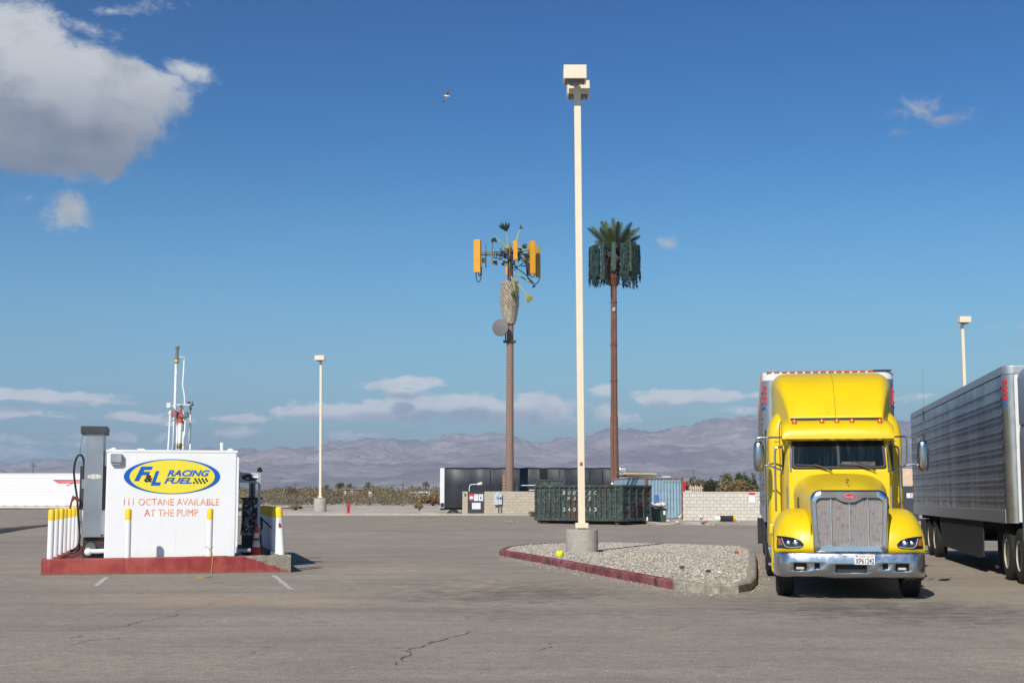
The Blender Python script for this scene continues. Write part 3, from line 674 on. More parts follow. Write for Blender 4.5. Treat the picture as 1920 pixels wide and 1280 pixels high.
# right pump
RY = 2.6
rp = thing('wrapped_fuel_pump', 'old fuel pump wrapped in torn black plastic with tilted sign head right of the tank', 'fuel pump', ISL.M @ Vector((IX(472, RY), RY, .13)), ISL.rz)
RF = Frame(rp.location, ISL.rz)
def Rp(px, py, y=0): return RF.on(px, py, y)
m, t, b, tc = custom('torn_black_plastic')
vn = t.n('ShaderNodeTexVoronoi', ins={'Vector': t.vmath('ADD', t.scale(tc, (1, 1, .7)), t.scale(t.n('ShaderNodeTexNoise', ins={'Vector': tc, 'Scale': 5.0}).outputs['Color'], (.5, .5, .5))), 'Scale': 6.0})
nn = t.noise(tc, 7, 6, .7, 1.2)
t.set(b.inputs['Base Color'], t.mix(t.ramp(nn, .47, .56), (.02, .02, .023, 1), (.55, .56, .58, 1)))
t.set(b.inputs['Roughness'], t.ramp(nn, .4, .6, .15, .4)); bn = t.n('ShaderNodeBump', ins={'Strength': 1.0, 'Distance': .08}); t.set(bn.inputs['Height'], vn.outputs['Distance']); t.set(b.inputs['Normal'], bn.outputs[0])
plast = m
a = Rp(452, 1003); c_ = Rp(492, 934); B = MB()
rings = []
for k in range(9):
    z = a[1] + (c_[1] - a[1]) * k / 8; rr = []
    for i in range(28):
        an = 2 * math.pi * i / 28; s_ = 1 / max(abs(math.cos(an)), abs(math.sin(an))) ** .82
        w_ = 1 + .06 * mn.noise(Vector((math.cos(an) * 2, math.sin(an) * 2, z * 4)))
        rr.append(((a[0] + c_[0]) / 2 + (c_[0] - a[0]) / 2 * math.cos(an) * s_ * w_ * (1 - .015 * k), .32 + .3 * math.sin(an) * s_ * w_, z))
    rings.append(rr)
B.loft(rings); B.build('plastic_wrap', plast, rp, smooth=True)
a2 = Rp(454, 1042); c2 = Rp(491, 1003); B = MB(); B.box(a2[0], c2[0], .05, .6, 0, c2[1]); B.build('pedestal', black, rp)
a2 = Rp(453, 936); c2 = Rp(492, 932); B = MB(); B.box(a2[0], c2[0], .0, .62, a2[1], c2[1]); B.build('dark_rim', black, rp)
a2 = Rp(468, 936); c2 = Rp(480, 904); B = MB(); B.box(a2[0], c2[0], .2, .42, a2[1] - .02, c2[1]); B.build('neck', mat('neck_grey', (.26, .28, .3, 1), .5), rp)
a2 = Rp(460, 905); c2 = Rp(488, 886); Mt = Matrix.Translation(Vector((Rp(472, 895)[0], .3, Rp(472, 895)[1]))) @ Matrix.Rotation(R(3), 4, 'Y')
B = MB(); B.box(-.27, .21, -.12, .15, -.12, .11, Mt); B.build('sign_head', mat('sign_head_grey', (.5, .55, .57, 1), .4, var=.2), rp, bevel=.015)
B = MB(); B.prism([(-.04 + .19 * math.cos(i * .2618), .0 + .075 * math.sin(i * .2618)) for i in range(24)], -.128, -.122, Mt); B.build('head_oval', black, rp)
B = MB(); B.box(.0, .17, -.132, -.123, .0, .05, Mt); B.box(-.12, -.05, -.134, -.129, -.03, -.01, Mt); B.build('head_label', white, rp)
def hp(lst, d): return [(Rp(x, y, d)[0], d, Rp(x, y, d)[1]) for x, y in lst]
B = MB(); B.tube(hp(((473, 906), (473, 935), (474, 950), (482, 963), (489, 972), (492, 985), (488, 995)), -.06), .025, 8, smooth=2); B.tube(hp(((482, 963), (472, 972), (468, 985)), -.07), .022, 8, smooth=2)
B.tube(hp(((465, 950), (458, 965), (456, 985), (460, 1000)), -.06), .02, 8, smooth=2); B.build('hose', black, rp, smooth=True)
B = MB(); B.tube(hp(((486, 966), (493, 974), (508, 989)), -.1), .018, 6); B.build('wiper_pole', black, rp)
# post beside it
pp = thing('sign_post', 'thin grey square post with black cap beside the wrapped pump', 'post', ISL.M @ Vector((IX(486.5, 2.3), 2.3, .13)), ISL.rz)
z2 = ISL.on(486, 884, 2.3)[1] - .13
MB().box(-.03, .03, -.03, .03, 0, z2).build('post_shaft', mat('post_grey', srgb(172, 176, 180), .5, .2), pp, bevel=.004)
MB().lathe([(.06, z2), (.062, z2 + .05), (.045, z2 + .055), (.045, z2 + .09), (.02, z2 + .1)], 10).build('post_cap', black, pp)
# floor pipe and cone
B = MB(); B.tube([S(446, 1031, 1.5), S(470, 1031, 1.5)], .045, 10); B.ball(tuple(S(446, 1031, 1.5)), .06)
tag(B.build('floor_pipe', mat('grey_pipe', srgb(150, 156, 164), .5)), 'short grey pipe low between the white tank and the traffic cone', 'pipe')
CF = S(480, 1042, 2.1); CF.z = .13
cone = thing('traffic_cone', 'orange traffic cone with white band in the shade right of the tank', 'traffic cone', CF, .2)
conered = mat('cone_orange', srgb(214, 52, 22), .5, var=.12)
B = MB(); B.box(-.19, .19, -.19, .19, 0, .03); B.build('base', conered, cone, bevel=.01)
hh = ISL.on(480, 985, 2.1)[1] - .13
def cr(z): return .135 - .105 * z / hh
zz_ = [.03, hh * .42, hh * .585, hh * .67, hh * .8, hh]
refl = mat('cone_white_band', srgb(215, 217, 222), .4)
B = MB(); B.lathe([(cr(.03), .03), (cr(zz_[1]), zz_[1])], 24); B.lathe([(cr(zz_[2]), zz_[2]), (cr(zz_[3]), zz_[3])], 24); B.lathe([(cr(zz_[4]), zz_[4]), (cr(hh), hh)], 24); B.build('cone_body', conered, cone, smooth=30)
B = MB(); B.lathe([(cr(zz_[1]), zz_[1]), (cr(zz_[2]), zz_[2])], 24); B.lathe([(cr(zz_[3]), zz_[3]), (cr(zz_[4]), zz_[4])], 24); B.build('white_band', refl, cone, smooth=30)

# ================================================================== GRAVEL ISLAND WITH LAMP
edge_px = [(936, 1041), (1000, 1053), (1080, 1069), (1170, 1087), (1262, 1105), (1300, 1110), (1350, 1113), (1385, 1112), (1408, 1107), (1418, 1096), (1419, 1075), (1418, 1050), (1413, 1038), (1395, 1033), (1300, 1029), (1150, 1025), (1050, 1026), (985, 1029), (950, 1034)]
ring_ = [gp(x, y) for x, y in edge_px]
m, t, b, tc = custom('worn_red_kerb')
n1 = t.noise(tc, 1.3, 6, .7, .3); n2 = t.noise(tc, 5, 6, .7, .5); sp = t.n('ShaderNodeSeparateXYZ', ins={0: tc})
c = t.mix(t.ramp(n1, .35, .6), srgb(158, 98, 94), srgb(132, 62, 64)); c = t.mix(t.ramp(n2, .48, .62, 0, .85), c, srgb(56, 50, 50)); c = t.mix(t.ramp(n2, .2, .36, .6, 0), c, srgb(176, 160, 150))
gk = gp(1262, 1105); cc = t.mix(t.ramp(n2, .35, .65), srgb(178, 170, 152), srgb(136, 128, 112))
isred = t.ramp(t.math('ADD', sp.outputs[0], t.math('MULTIPLY', t.math('SUBTRACT', n2, .5), .15)), gk.x - .01, gk.x + .03, 1, 0)
c = t.mix(isred, cc, c)
t.set(b.inputs['Base Color'], c); b.inputs['Roughness'].default_value = .85
bn = t.n('ShaderNodeBump', ins={'Strength': .5, 'Distance': .01}); t.set(bn.inputs['Height'], n2); t.set(b.inputs['Normal'], bn.outputs[0])
o = kerb('island_kerb', [tuple(p) for p in ring_], .17, .16, m, closed=True)
tag(o, kind='structure')
ctr = sum(ring_, Vector()) / len(ring_)
def inpoly(x, y, poly):
    r = False; j = len(poly) - 1
    for i in range(len(poly)):
        if (poly[i].y > y) != (poly[j].y > y) and x < (poly[j].x - poly[i].x) * (y - poly[i].y) / (poly[j].y - poly[i].y) + poly[i].x: r = not r
        j = i
    return r
inner = []
for i, p in enumerate(ring_):
    a = ring_[i - 1]; c_ = ring_[(i + 1) % len(ring_)]; d = (c_ - a).normalized(); inner.append(p + Vector((-d.y, d.x, 0)) * .14)
m, t, b, tc = custom('gravel_bed')
v = t.n('ShaderNodeTexVoronoi', ins={'Vector': tc, 'Scale': 22.0}); bw = t.n('ShaderNodeSeparateColor', ins={0: v.outputs['Color']})
c = t.mix(bw.outputs[0], srgb(140, 130, 118), srgb(196, 188, 176)); c = t.mix(t.ramp(v.outputs['Distance'], .3, .7, 0, .7), c, srgb(124, 114, 102))
t.set(b.inputs['Base Color'], c); b.inputs['Roughness'].default_value = .95
bn = t.n('ShaderNodeBump', ins={'Strength': .7, 'Distance': .02}); bn.invert = True; t.set(bn.inputs['Height'], v.outputs['Distance']); t.set(b.inputs['Normal'], bn.outputs[0])
B = MB(); vs = [ctr + Vector((0, 0, .15))]; rgs = 5
for k in range(1, rgs + 1):
    for p in inner: q = ctr.lerp(p, k / rgs); vs.append(q + Vector((0, 0, .15 - .008 * (k / rgs) ** 3)))
n = len(inner); fs = [(0, 1 + i, 1 + (i + 1) % n) for i in range(n)]
for k in range(rgs - 1):
    for i in range(n): fs.append((1 + k * n + i, 1 + (k + 1) * n + i, 1 + (k + 1) * n + (i + 1) % n, 1 + k * n + (i + 1) % n))
B.add(vs, fs); tag(B.build('gravel_bed', m, smooth=True), kind='structure')
def stones(name, poly, count, zfun, cols, smin, smax, seed, filt=None):
    rnd = random.Random(seed); B = MB(); xs_ = [p.x for p in poly]; ys_ = [p.y for p in poly]; k = 0
    while k < count:
        x = rnd.uniform(min(xs_), max(xs_)); y = rnd.uniform(min(ys_), max(ys_))
        if not inpoly(x, y, poly): continue
        if filt and not filt(x, y, rnd): k += .2; continue
        k += 1; s_ = rnd.uniform(smin, smax) * (1.6 if rnd.random() < .08 else 1); z = zfun(x, y); a = rnd.uniform(0, 6.28)
        e = [s_ * rnd.uniform(.6, 1.2) for _ in range(6)]; ca, sa = math.cos(a), math.sin(a); dz = rnd.uniform(-.3, .3) * s_
        B.cur = rnd.randrange(len(cols)); o_ = len(B.v)
        B.v += [(x + e[0] * ca, y + e[0] * sa, z + dz), (x - e[1] * sa, y + e[1] * ca, z - dz), (x - e[2] * ca, y - e[2] * sa, z + dz * .5), (x + e[3] * sa, y - e[3] * ca, z), (x, y, z + e[4] * .7), (x, y, z - e[5] * .5)]
        for f in ((0, 1, 4), (1, 2, 4), (2, 3, 4), (3, 0, 4), (1, 0, 5), (2, 1, 5), (3, 2, 5), (0, 3, 5)): B.f.append(tuple(i + o_ for i in f)); B.mi.append(B.cur)
    return tag(B.build(name, cols, fixn=False), kind='stuff')
stc = [mat('stone_%s' % k, c_, .9, var=.2, vscale=8) for k, c_ in (('pale', srgb(206, 198, 184)), ('grey', srgb(172, 163, 150)), ('tan', srgb(184, 168, 146)), ('dark', srgb(134, 124, 112)), ('light', srgb(190, 181, 167)))]
def zgr(x, y):
    d = min(1.0, (Vector((x, y, 0)) - ctr).length / 12); return .152 - .006 * d
stones('gravel', inner, 25000, zgr, stc, .012, .025, 4)
outer = [ctr + (p - ctr) * 1.06 + Vector((0, -.25, 0)) for p in ring_[:12]] + [ring_[i] for i in range(11, -1, -1)]
outer = [gp(925, 1046), gp(1000, 1062), gp(1080, 1079), gp(1170, 1098), gp(1250, 1114), gp(1330, 1122), gp(1400, 1118), gp(1440, 1105), gp(1446, 1060), gp(1440, 1030), gp(1418, 1040)] + [ring_[i] for i in range(11, -1, -1)]
stones('loose_grit', outer, 1500, lambda x, y: .006, stc, .006, .018, 5)
big_ = [gp(0, 1270), gp(1920, 1270), gp(1920, 1120), gp(1440, 1115), gp(560, 1085), gp(0, 1085)]
stones('scattered_pebbles', big_, 420, lambda x, y: .004, stc, .004, .009, 6)

def lamp_head(parent, cx, cy, z, w, d, h, mats, ry=0.0):
    B = MB(); M_ = Matrix.Translation(Vector((cx, cy, z))) @ Matrix.Rotation(ry, 4, 'Z')
    B.box(-w / 2, w / 2, -d / 2, d / 2, 0, h, M_)
    hd = B.build('lamp_head', cream, parent, bevel=.012)
    B = MB(); B.box(-w / 2 + .05, w / 2 - .05, -d / 2 + .05, d / 2 - .05, -.012, -.002, M_); B.build('lamp_rim', mat('lamp_underside', srgb(120, 108, 92), .6), hd)
    B = MB(); B.ball((0, 0, -.01), (w * .34, d * .34, .11), 14, 8, M_); B.build('lamp_lens', mat('lamp_glass', (.16, .17, .18, 1), .15, var=.1, coat=.5), hd, smooth=True)
def lamp(px, ybase, D, pyhead, label, pole_w, heads, base_r, base_h, zbase, leanx=0.0, sticker=False):
    p = at(px, ybase, D); topz = at(px, pyhead, D).z - zbase
    L = thing('street_lamp', label, 'street lamp', (p.x, D, zbase), 0, 'cream square street lamps in the lot')
    B = MB(); B.lathe([(base_r * 1.0, 0), (base_r, base_h - .04), (base_r * .97, base_h - .01), (base_r * .9, base_h)], 40); B.build('concrete_base', concrete, L, smooth=30)
    w = pole_w / 2; sh = leanx
    B = MB(); B.add([(-w, -w, base_h), (w, -w, base_h), (w, w, base_h), (-w, w, base_h), (sh - w, -w, topz), (sh + w, -w, topz), (sh + w, w, topz), (sh - w, w, topz)],
                    [(0, 3, 2, 1), (4, 5, 6, 7), (0, 1, 5, 4), (1, 2, 6, 5), (2, 3, 7, 6), (3, 0, 4, 7)]); B.build('pole', cream, L, bevel=.012)
    B = MB(); B.box(-w * 1.85, w * 1.85, -w * 1.85, w * 1.85, base_h + .03, base_h + w * 1.8)
    for sx_ in (-1, 1):
        for sy_ in (-1, 1): B.cyl((sx_ * w * 1.5, sy_ * w * 1.5, base_h), (sx_ * w * 1.5, sy_ * w * 1.5, base_h + .04), .02, n=6)
    B.build('base_cover', cream, L, bevel=.01)
    for (ox, oy, w_, d_, h_, dz) in heads:
        lamp_head(L, sh + ox, oy, topz + dz, w_, d_, h_, None)
        B = MB(); B.box(sh - .04, sh + .04, min(0, oy) if oy < 0 else w, max(0, oy - d_ / 2) if oy > 0 else -w, topz + dz + .12, topz + dz + .22)
        if abs(oy) > .35: B.build('arm', cream, L)
    if sticker:
        z_ = at(1090, 873, D).z - zbase; z1_ = at(1090, 867, D).z - zbase; f = sh * z_ / topz
        MB().box(f - w * .35, f + w * .45, -w - .004, -w - .0005, z_ + .0, z1_ + .01).build('sticker', mat('lamp_sticker', srgb(168, 66, 60), .6, var=.4, vscale=40), L)
    return L
GB = gp(1089, 1036, .15)
lamp(1091, 1036, GB.y + .4, 163, 'tall cream street lamp with two box heads on a round concrete base in the gravel', .185,
     [(-.09, -.5, .62, .62, .38, .0), (.05, .55, .62, .62, .38, -.12)], .43, .62, .14, leanx=-.06, sticker=True)
lamp(600, 961, 124, 676, 'distant thin cream street lamp by the back kerb left of the red hydrant', .2, [(-.05, -.3, .85, .6, .42, 0)], .55, 1.15, .38, leanx=-.12)
lamp(1817, 961, 98, 606, 'distant cream street lamp rising behind the silver trailer', .2, [(.06, -.3, .78, .6, .42, 0)], .5, 1.0, .3, leanx=-.02)
# yellow ball / cup, litter on gravel
def blobthing(name, label, cat, p, r, material, n_=10):
    B = MB(); B.ball((0, 0, r[2]), r, n_, 7); o = B.build(name, material, smooth=True); o.location = p; return tag(o, label, cat)
p = gp(1048, 1042, .15); B = MB(); B.lathe([(.07, 0), (.095, .03), (.1, .08), (.08, .13), (.05, .15), (.045, .1)], 12)
o = B.build('plastic_cup', mat('neon_yellow', srgb(228, 240, 20), .5), smooth=True); o.location = p; o.rotation_euler = (.5, .3, 0); tag(o, 'bright neon yellow plastic cup lying on gravel left of the lamp base', 'litter')
for (px, py, nm, lab, cl, r) in ((1349, 1074, 'crushed_can', 'small white crushed cup near the front right of the gravel', srgb(236, 236, 232), .035), (1279, 1065, 'dry_clod', 'small dark brown clod on the middle of the gravel', srgb(90, 62, 44), .05),
                                 (1328, 1072, 'bark_scrap', 'thin dark bark scrap lying beside the white crushed cup', srgb(70, 54, 44), .045), (1381, 1036, 'red_wrapper', 'flat red wrapper at the back right of the gravel', srgb(196, 96, 76), .06)):
    p = gp(px, py, .17); B = MB(); rings = []
    B.ball((0, 0, r * .5), (r * 1.2, r * 1.0, r * .6), 8, 5); o = B.build(nm, mat(nm, cl, .8, var=.3, vscale=20)); o.location = p; tag(o, lab, 'litter')
# ================================================================== TRUCKS
TR = -math.atan((1405 - 960) / FPX)             # both rigs stand parallel
def wheel(parent, x, y, side, r=.51, w=.29, rimm=None, dual=False):
    """tyre lathed about the x axis; side -1 faces -x"""
    Mx = Matrix.Translation(Vector((x, y, r))) @ Matrix.Rotation(R(90) * side, 4, 'Y')
    B = MB(); hw_ = w / 2
    prof = [(r * .56, -hw_ * .8), (r * .62, -hw_), (r * .86, -hw_), (r * .95, -hw_ * .9), (r, -hw_ * .72), (r, -hw_ * .5), (r * .978, -hw_ * .47), (r * .978, -hw_ * .42), (r, -hw_ * .4), (r, -.012), (r * .978, -.01), (r * .978, .01), (r, .012), (r, hw_ * .4), (r * .978, hw_ * .42),
            (r * .978, hw_ * .47), (r, hw_ * .5), (r, hw_ * .72), (r * .95, hw_ * .9), (r * .86, hw_), (r * .62, hw_), (r * .56, hw_ * .8)]
    B.lathe(prof, 40, Mx); tyre = B.build('wheel', rubber, parent, smooth=30)
    B = MB(); d = .06 if dual else -.02
    prof = [(r * .555, hw_ * .8), (r * .57, hw_ * .96), (r * .54, hw_ * .97), (r * .5, hw_ * .6)] + ([(r * .46, -.02), (r * .24, -.05), (r * .22, .06), (r * .12, .08), (.01, .085)] if dual else [(r * .44, hw_ * .55), (r * .3, hw_ * .95), (r * .2, hw_ * 1.0), (r * .18, hw_ * 1.25), (.01, hw_ * 1.3)])
    B.lathe(prof, 30, Mx)
    for k in range(10):
        a = k * math.pi / 5; q = r * .34; B.cyl((q * math.cos(a), q * math.sin(a), -.03 if dual else hw_ * .8), (q * math.cos(a), q * math.sin(a), .0 if dual else hw_ * 1.02), .016, n=6, M=Mx)
    B.build('rim', rimm or rimw, tyre, smooth=30)
    return tyre
rimw = mat('dusty_white_rim', srgb(190, 180, 160), .6, var=.12, dirt=srgb(110, 90, 66), dirt_amt=.35)
rimal = mat('dusty_aluminium_rim', (.42, .38, .32, 1), .45, .5, var=.15)

# ribbed polished trailer skin
m, t, b, tc = custom('quilted_stainless')
sp = t.n('ShaderNodeSeparateXYZ', ins={0: tc})
wv = t.math('SINE', t.math('MULTIPLY', sp.outputs[1], 2 * math.pi / .3)); wz = t.math('SINE', t.math('MULTIPLY', sp.outputs[2], 2 * math.pi / .31))
n1 = t.noise(tc, 2.2, 5, .6); n2 = t.noise(t.scale(tc, (1, .25, 2.5)), 2.0, 6, .65)
bands = t.noise(t.scale(tc, (0, .9, .05)), 2.2, 4, .6)
c = t.mix(t.ramp(n2, .35, .7), (.46, .47, .49, 1), (.33, .33, .35, 1)); c = t.mix(t.ramp(n1, .56, .75, 0, .4), c, (.34, .26, .23, 1))
low_ = t.ramp(t.math('ADD', sp.outputs[2], t.math('MULTIPLY', n1, .5)), 1.5, 2.6, .45, 0); c = t.mix(low_, c, (.38, .35, .32, 1))
t.set(b.inputs['Base Color'], c); b.inputs['Metallic'].default_value = .8; t.set(b.inputs['Roughness'], t.ramp(bands, .3, .7, .28, .46))
bn = t.n('ShaderNodeBump', ins={'Strength': .4, 'Distance': .010}); t.set(bn.inputs['Height'], t.math('ADD', t.math('ADD', t.math('MULTIPLY', wv, .55), t.math('MULTIPLY', wz, .25)), t.math('MULTIPLY', n1, 1.6))); t.set(b.inputs['Normal'], bn.outputs[0])
quilt = m
rail = mat('trailer_rail', (.46, .46, .46, 1), .42, .7, var=.1, dirt=(.15, .13, .11, 1), dirt_amt=.25)
postm = mat('polished_corner', (.55, .54, .52, 1), .3, .85, var=.06)
redlet = mat('decal_red', srgb(220, 44, 56), .5); bluelet = mat('decal_blue', srgb(20, 110, 190), .5)
skirtm = mat('trailer_skirt', (.035, .035, .036, 1), .75, var=.12)
frontw = mat('trailer_front_white', srgb(226, 226, 224), .5, var=.04, dirt=srgb(140, 132, 124), dirt_amt=.25)
def reefer(org, label, decal_side, marks, rear_wheels=(11.6, 12.85), L=16.1):
    T_ = thing('semi_trailer', label, 'semi trailer', org, TR)
    zb_, zt_ = 1.13, 4.13; hw_ = 1.3; rc = .2
    def ribs(side):
        zs = [3.72, 3.5, 3.4, 3.19, 3.09, 2.88, 2.78, 2.57, 2.47, 2.26, 2.16, 1.95, 1.85, 1.64, 1.54]
        prof = [(hw_ - .0, 3.95)]
        for z in zs: prof += [(hw_, z + .026), (hw_ + .022, z + .012), (hw_ + .022, z - .012), (hw_, z - .026)]
        prof += [(hw_, 1.36)]
        B = MB(); N = 2; vs = []
        for yy in (rc + .02, L): vs += [(side * a, yy, z) for a, z in prof]
        n_ = len(prof); B.add(vs, [(i, i + 1, n_ + i + 1, n_ + i) for i in range(n_ - 1)]); return B
    ribs(-1).build('side_panel', quilt, T_); ribs(1).build('side_panel', quilt, T_)
    B = MB(); B.box(-hw_ + rc, hw_ - rc, .0, .06, zb_, zt_ - .16); B.build('front_panel', frontw, T_)
    for s in (-1, 1):
        B = MB(); rings = []
        for z in (zb_ - .02, zt_ - .17):
            rr = [(s * (hw_ + .006 - rc + rc * math.sin(a * math.pi / 16)), -.004 + rc - rc * math.cos(a * math.pi / 16), z) for a in range(9)]
            rings.append(rr + [(s * (hw_ - .1), rc + .03, z), (s * (hw_ - rc), .1, z)])
        B.loft(rings); B.build('corner_post', postm, T_, smooth=30)
    # top rail rounded at corners
    pl = [(-hw_ - .012, L), (-hw_ - .012, rc)] + [(-hw_ - .012 + rc - rc * math.cos(a * math.pi / 12), rc - rc * math.sin(a * math.pi / 12) - .012) for a in range(1, 7)]
    pl = pl + [(-x, y) for x, y in reversed(pl)]
    B = MB(); B.slab(pl, zt_ - .17, zt_); B.build('top_rail', rail if not decal_side else frontw, T_, bevel=.015)
    B = MB(); B.box(-hw_ - .014, hw_ + .014, rc + .05, L, zb_ - .03, 1.36); B.build('bottom_rail', rail, T_, bevel=.01)
    B = MB(); B.box(-hw_ + .02, hw_ - .02, .1, L - .02, zb_ + .05, zt_ - .2); B.box(-hw_, hw_, L - .06, L + .02, zb_, zt_ - .02); B.build('rear_doors', frontw, T_)
    B = MB()
    for x in (-.5, .5): B.box(x - .06, x + .06, 2.0, L - .3, .85, zb_ - .03)
    for k in range(18): B.box(-1.2, 1.2, 1.2 + k * .8, 1.28 + k * .8, 1.0, zb_ - .032)
    B.box(-.6, .6, rear_wheels[0] - .7, rear_wheels[1] + .7, .62, .85); B.cyl((-1.1, rear_wheels[0], .51), (1.1, rear_wheels[0], .51), .07); B.cyl((-1.1, rear_wheels[1], .51), (1.1, rear_wheels[1], .51), .07)
    B.build('chassis', darkframe, T_)
    for s in (-1, 1):
        B = MB(); B.add([(s * 1.27, 3.3, 1.1), (s * 1.27, 10.4, 1.1), (s * 1.27, 10.1, .36), (s * 1.27, 3.9, .30), (s * 1.27, 3.35, .34), (s * 1.245, 3.3, 1.1), (s * 1.245, 10.4, 1.1), (s * 1.245, 10.1, .36), (s * 1.245, 3.9, .30), (s * 1.245, 3.35, .34)],
                        [(0, 1, 2, 3, 4), (9, 8, 7, 6, 5)] + [(i, i + 5, (i + 1) % 5 + 5, (i + 1) % 5) for i in range(5)]); B.build('side_skirt', skirtm, T_)
        B = MB(); B.box(s * .95 - .06, s * .95 + .06, 3.0, 3.12, .18, 1.1); B.box(s * .95 - .13, s * .95 + .13, 2.95, 3.17, .12, .18); B.build('landing_leg', darkframe, T_)
        for yy in rear_wheels: wheel(T_, s * 1.12, yy, s, rimm=rimw, dual=True)
        B = MB(); B.box(s * 1.12 - .28, s * 1.12 + .28, rear_wheels[1] + .62, rear_wheels[1] + .63, .25, 1.0); B.build('mud_flap', black, T_)
    # vertical decal on the left corner post
    items = []
    zz0 = 3.86
    for k, ch in enumerate('3000R'):
        items.append((ch, -hw_ + .05, -hw_ + .135, zz0 - .102 * (k + 1) + .016, zz0 - .102 * k, 0, .03, 1 if ch == 'R' else 0))
    o = letters('decal_lettering', items, [redlet, bluelet], T_, 0); 
    for v_ in o.data.vertices:          # wrap the letters round the corner post
        a = (v_.co.x + hw_ - .01) / .2 * R(88); v_.co.x = -hw_ - .006 + rc - (rc + .006) * math.cos(a); v_.co.y = rc - (rc + .006) * math.sin(a) - .004
    B = MB(); B.box(hw_ - .04, hw_ - .02, .025, .05, 3.45, 3.8); B.build('red_stripe', redlet, T_)
    if marks:
        B = MB(); k = 0
        ml = MB().box(-.055, .055, -.035, -.013, zt_ - .012, zt_ + .022).build('marker_light', amber, T_, bevel=.005); ml.location = (-1.17, 0, 0); k = 1
        while k < 14: c_ = ml.copy(); COL.objects.link(c_); c_.location = (-1.17 + .155 * k, 0, 0); k += 1
        for k in range(32): c_ = ml.copy(); COL.objects.link(c_); c_.location = (-hw_ + .005, .35 + .5 * k, 0); c_.rotation_euler = (0, 0, R(-90))
        B = MB(); B.box(.9, 1.26, -.034, -.0125, zt_ - .01, zt_ + .025); B.build('top_edge_strip', darkframe, T_)
        B = MB(); rings = []
        for i in range(13):
            x = -.78 + 1.5 * i / 12; e = 1 - (2 * i / 12 - 1) ** 4
            rings.append([(x, -.3, zt_ - .17 + .0 * e), (x, -.3, zt_ - .16 + .07 * e), (x, -.02, zt_ - .14 + .09 * e), (x, -.02, zt_ - .17)])
        B.loft(rings); B.build('refrigeration_hood', black, T_)
        B = MB(); B.box(-.8, .75, -.3, -.01, 2.6, zt_ - .175); B.build('refrigeration_unit', frontw, T_, bevel=.04)
        B = MB(); B.cyl((.95, -.14, 3.0), (.95, -.14, 3.97), .04); B.build('exhaust_pipe', dullmetal, T_)
        B = MB(); B.box(-.62, .72, -.026, -.0135, zt_ - .1, zt_ - .03); 
    return T_

def supers(w, h, zc, n_, e, y, x0=0.0):
    """rounded arch outline from (+w) over the top to (-w)"""
    out = []
    for i in range(n_ + 1):
        a = math.pi * i / n_; c_, s_ = math.cos(a), math.sin(a)
        out.append((w * (abs(c_) ** (2 / e)) * (1 if c_ >= 0 else -1), y, zc + h * (abs(s_) ** (2 / e))))
    return out
def arch(w, ztop, y, r, z0):
    out = [(w, y, z0)]
    for i in range(13): a = math.pi / 2 * i / 12; out.append((w - r + r * math.cos(a), y, ztop - r + r * math.sin(a)))
    for i in range(1, 8): x = (w - r) * (1 - i / 4); out.append((x, y, ztop + .012 * (1 - (x / (w - r)) ** 2)))
    for i in range(13): a = math.pi / 2 + math.pi / 2 * i / 12; out.append((-w + r + r * math.cos(a), y, ztop - r + r * math.sin(a)))
    return out + [(-w, y, z0)]
def AF(u): u = abs(u); return 1.15 - (.13 + .26 * (max(0, u - .6) / .62) ** 2.2)
def ZT(u):
    u = abs(u); w = max(0, (u - .84) / .33); return .72 + .70 * (1 - .42 * w ** 3.2) - (.05 * ((.72 - u) / .2) ** 2 if u < .72 else 0)
def fender_b(u, z):
    q = min(.999, max(0, (z - .72) / (ZT(u) - .72))); return 1.15 - AF(u) * (1 - q ** 2.5) ** (1 / 2.5)
glass = None
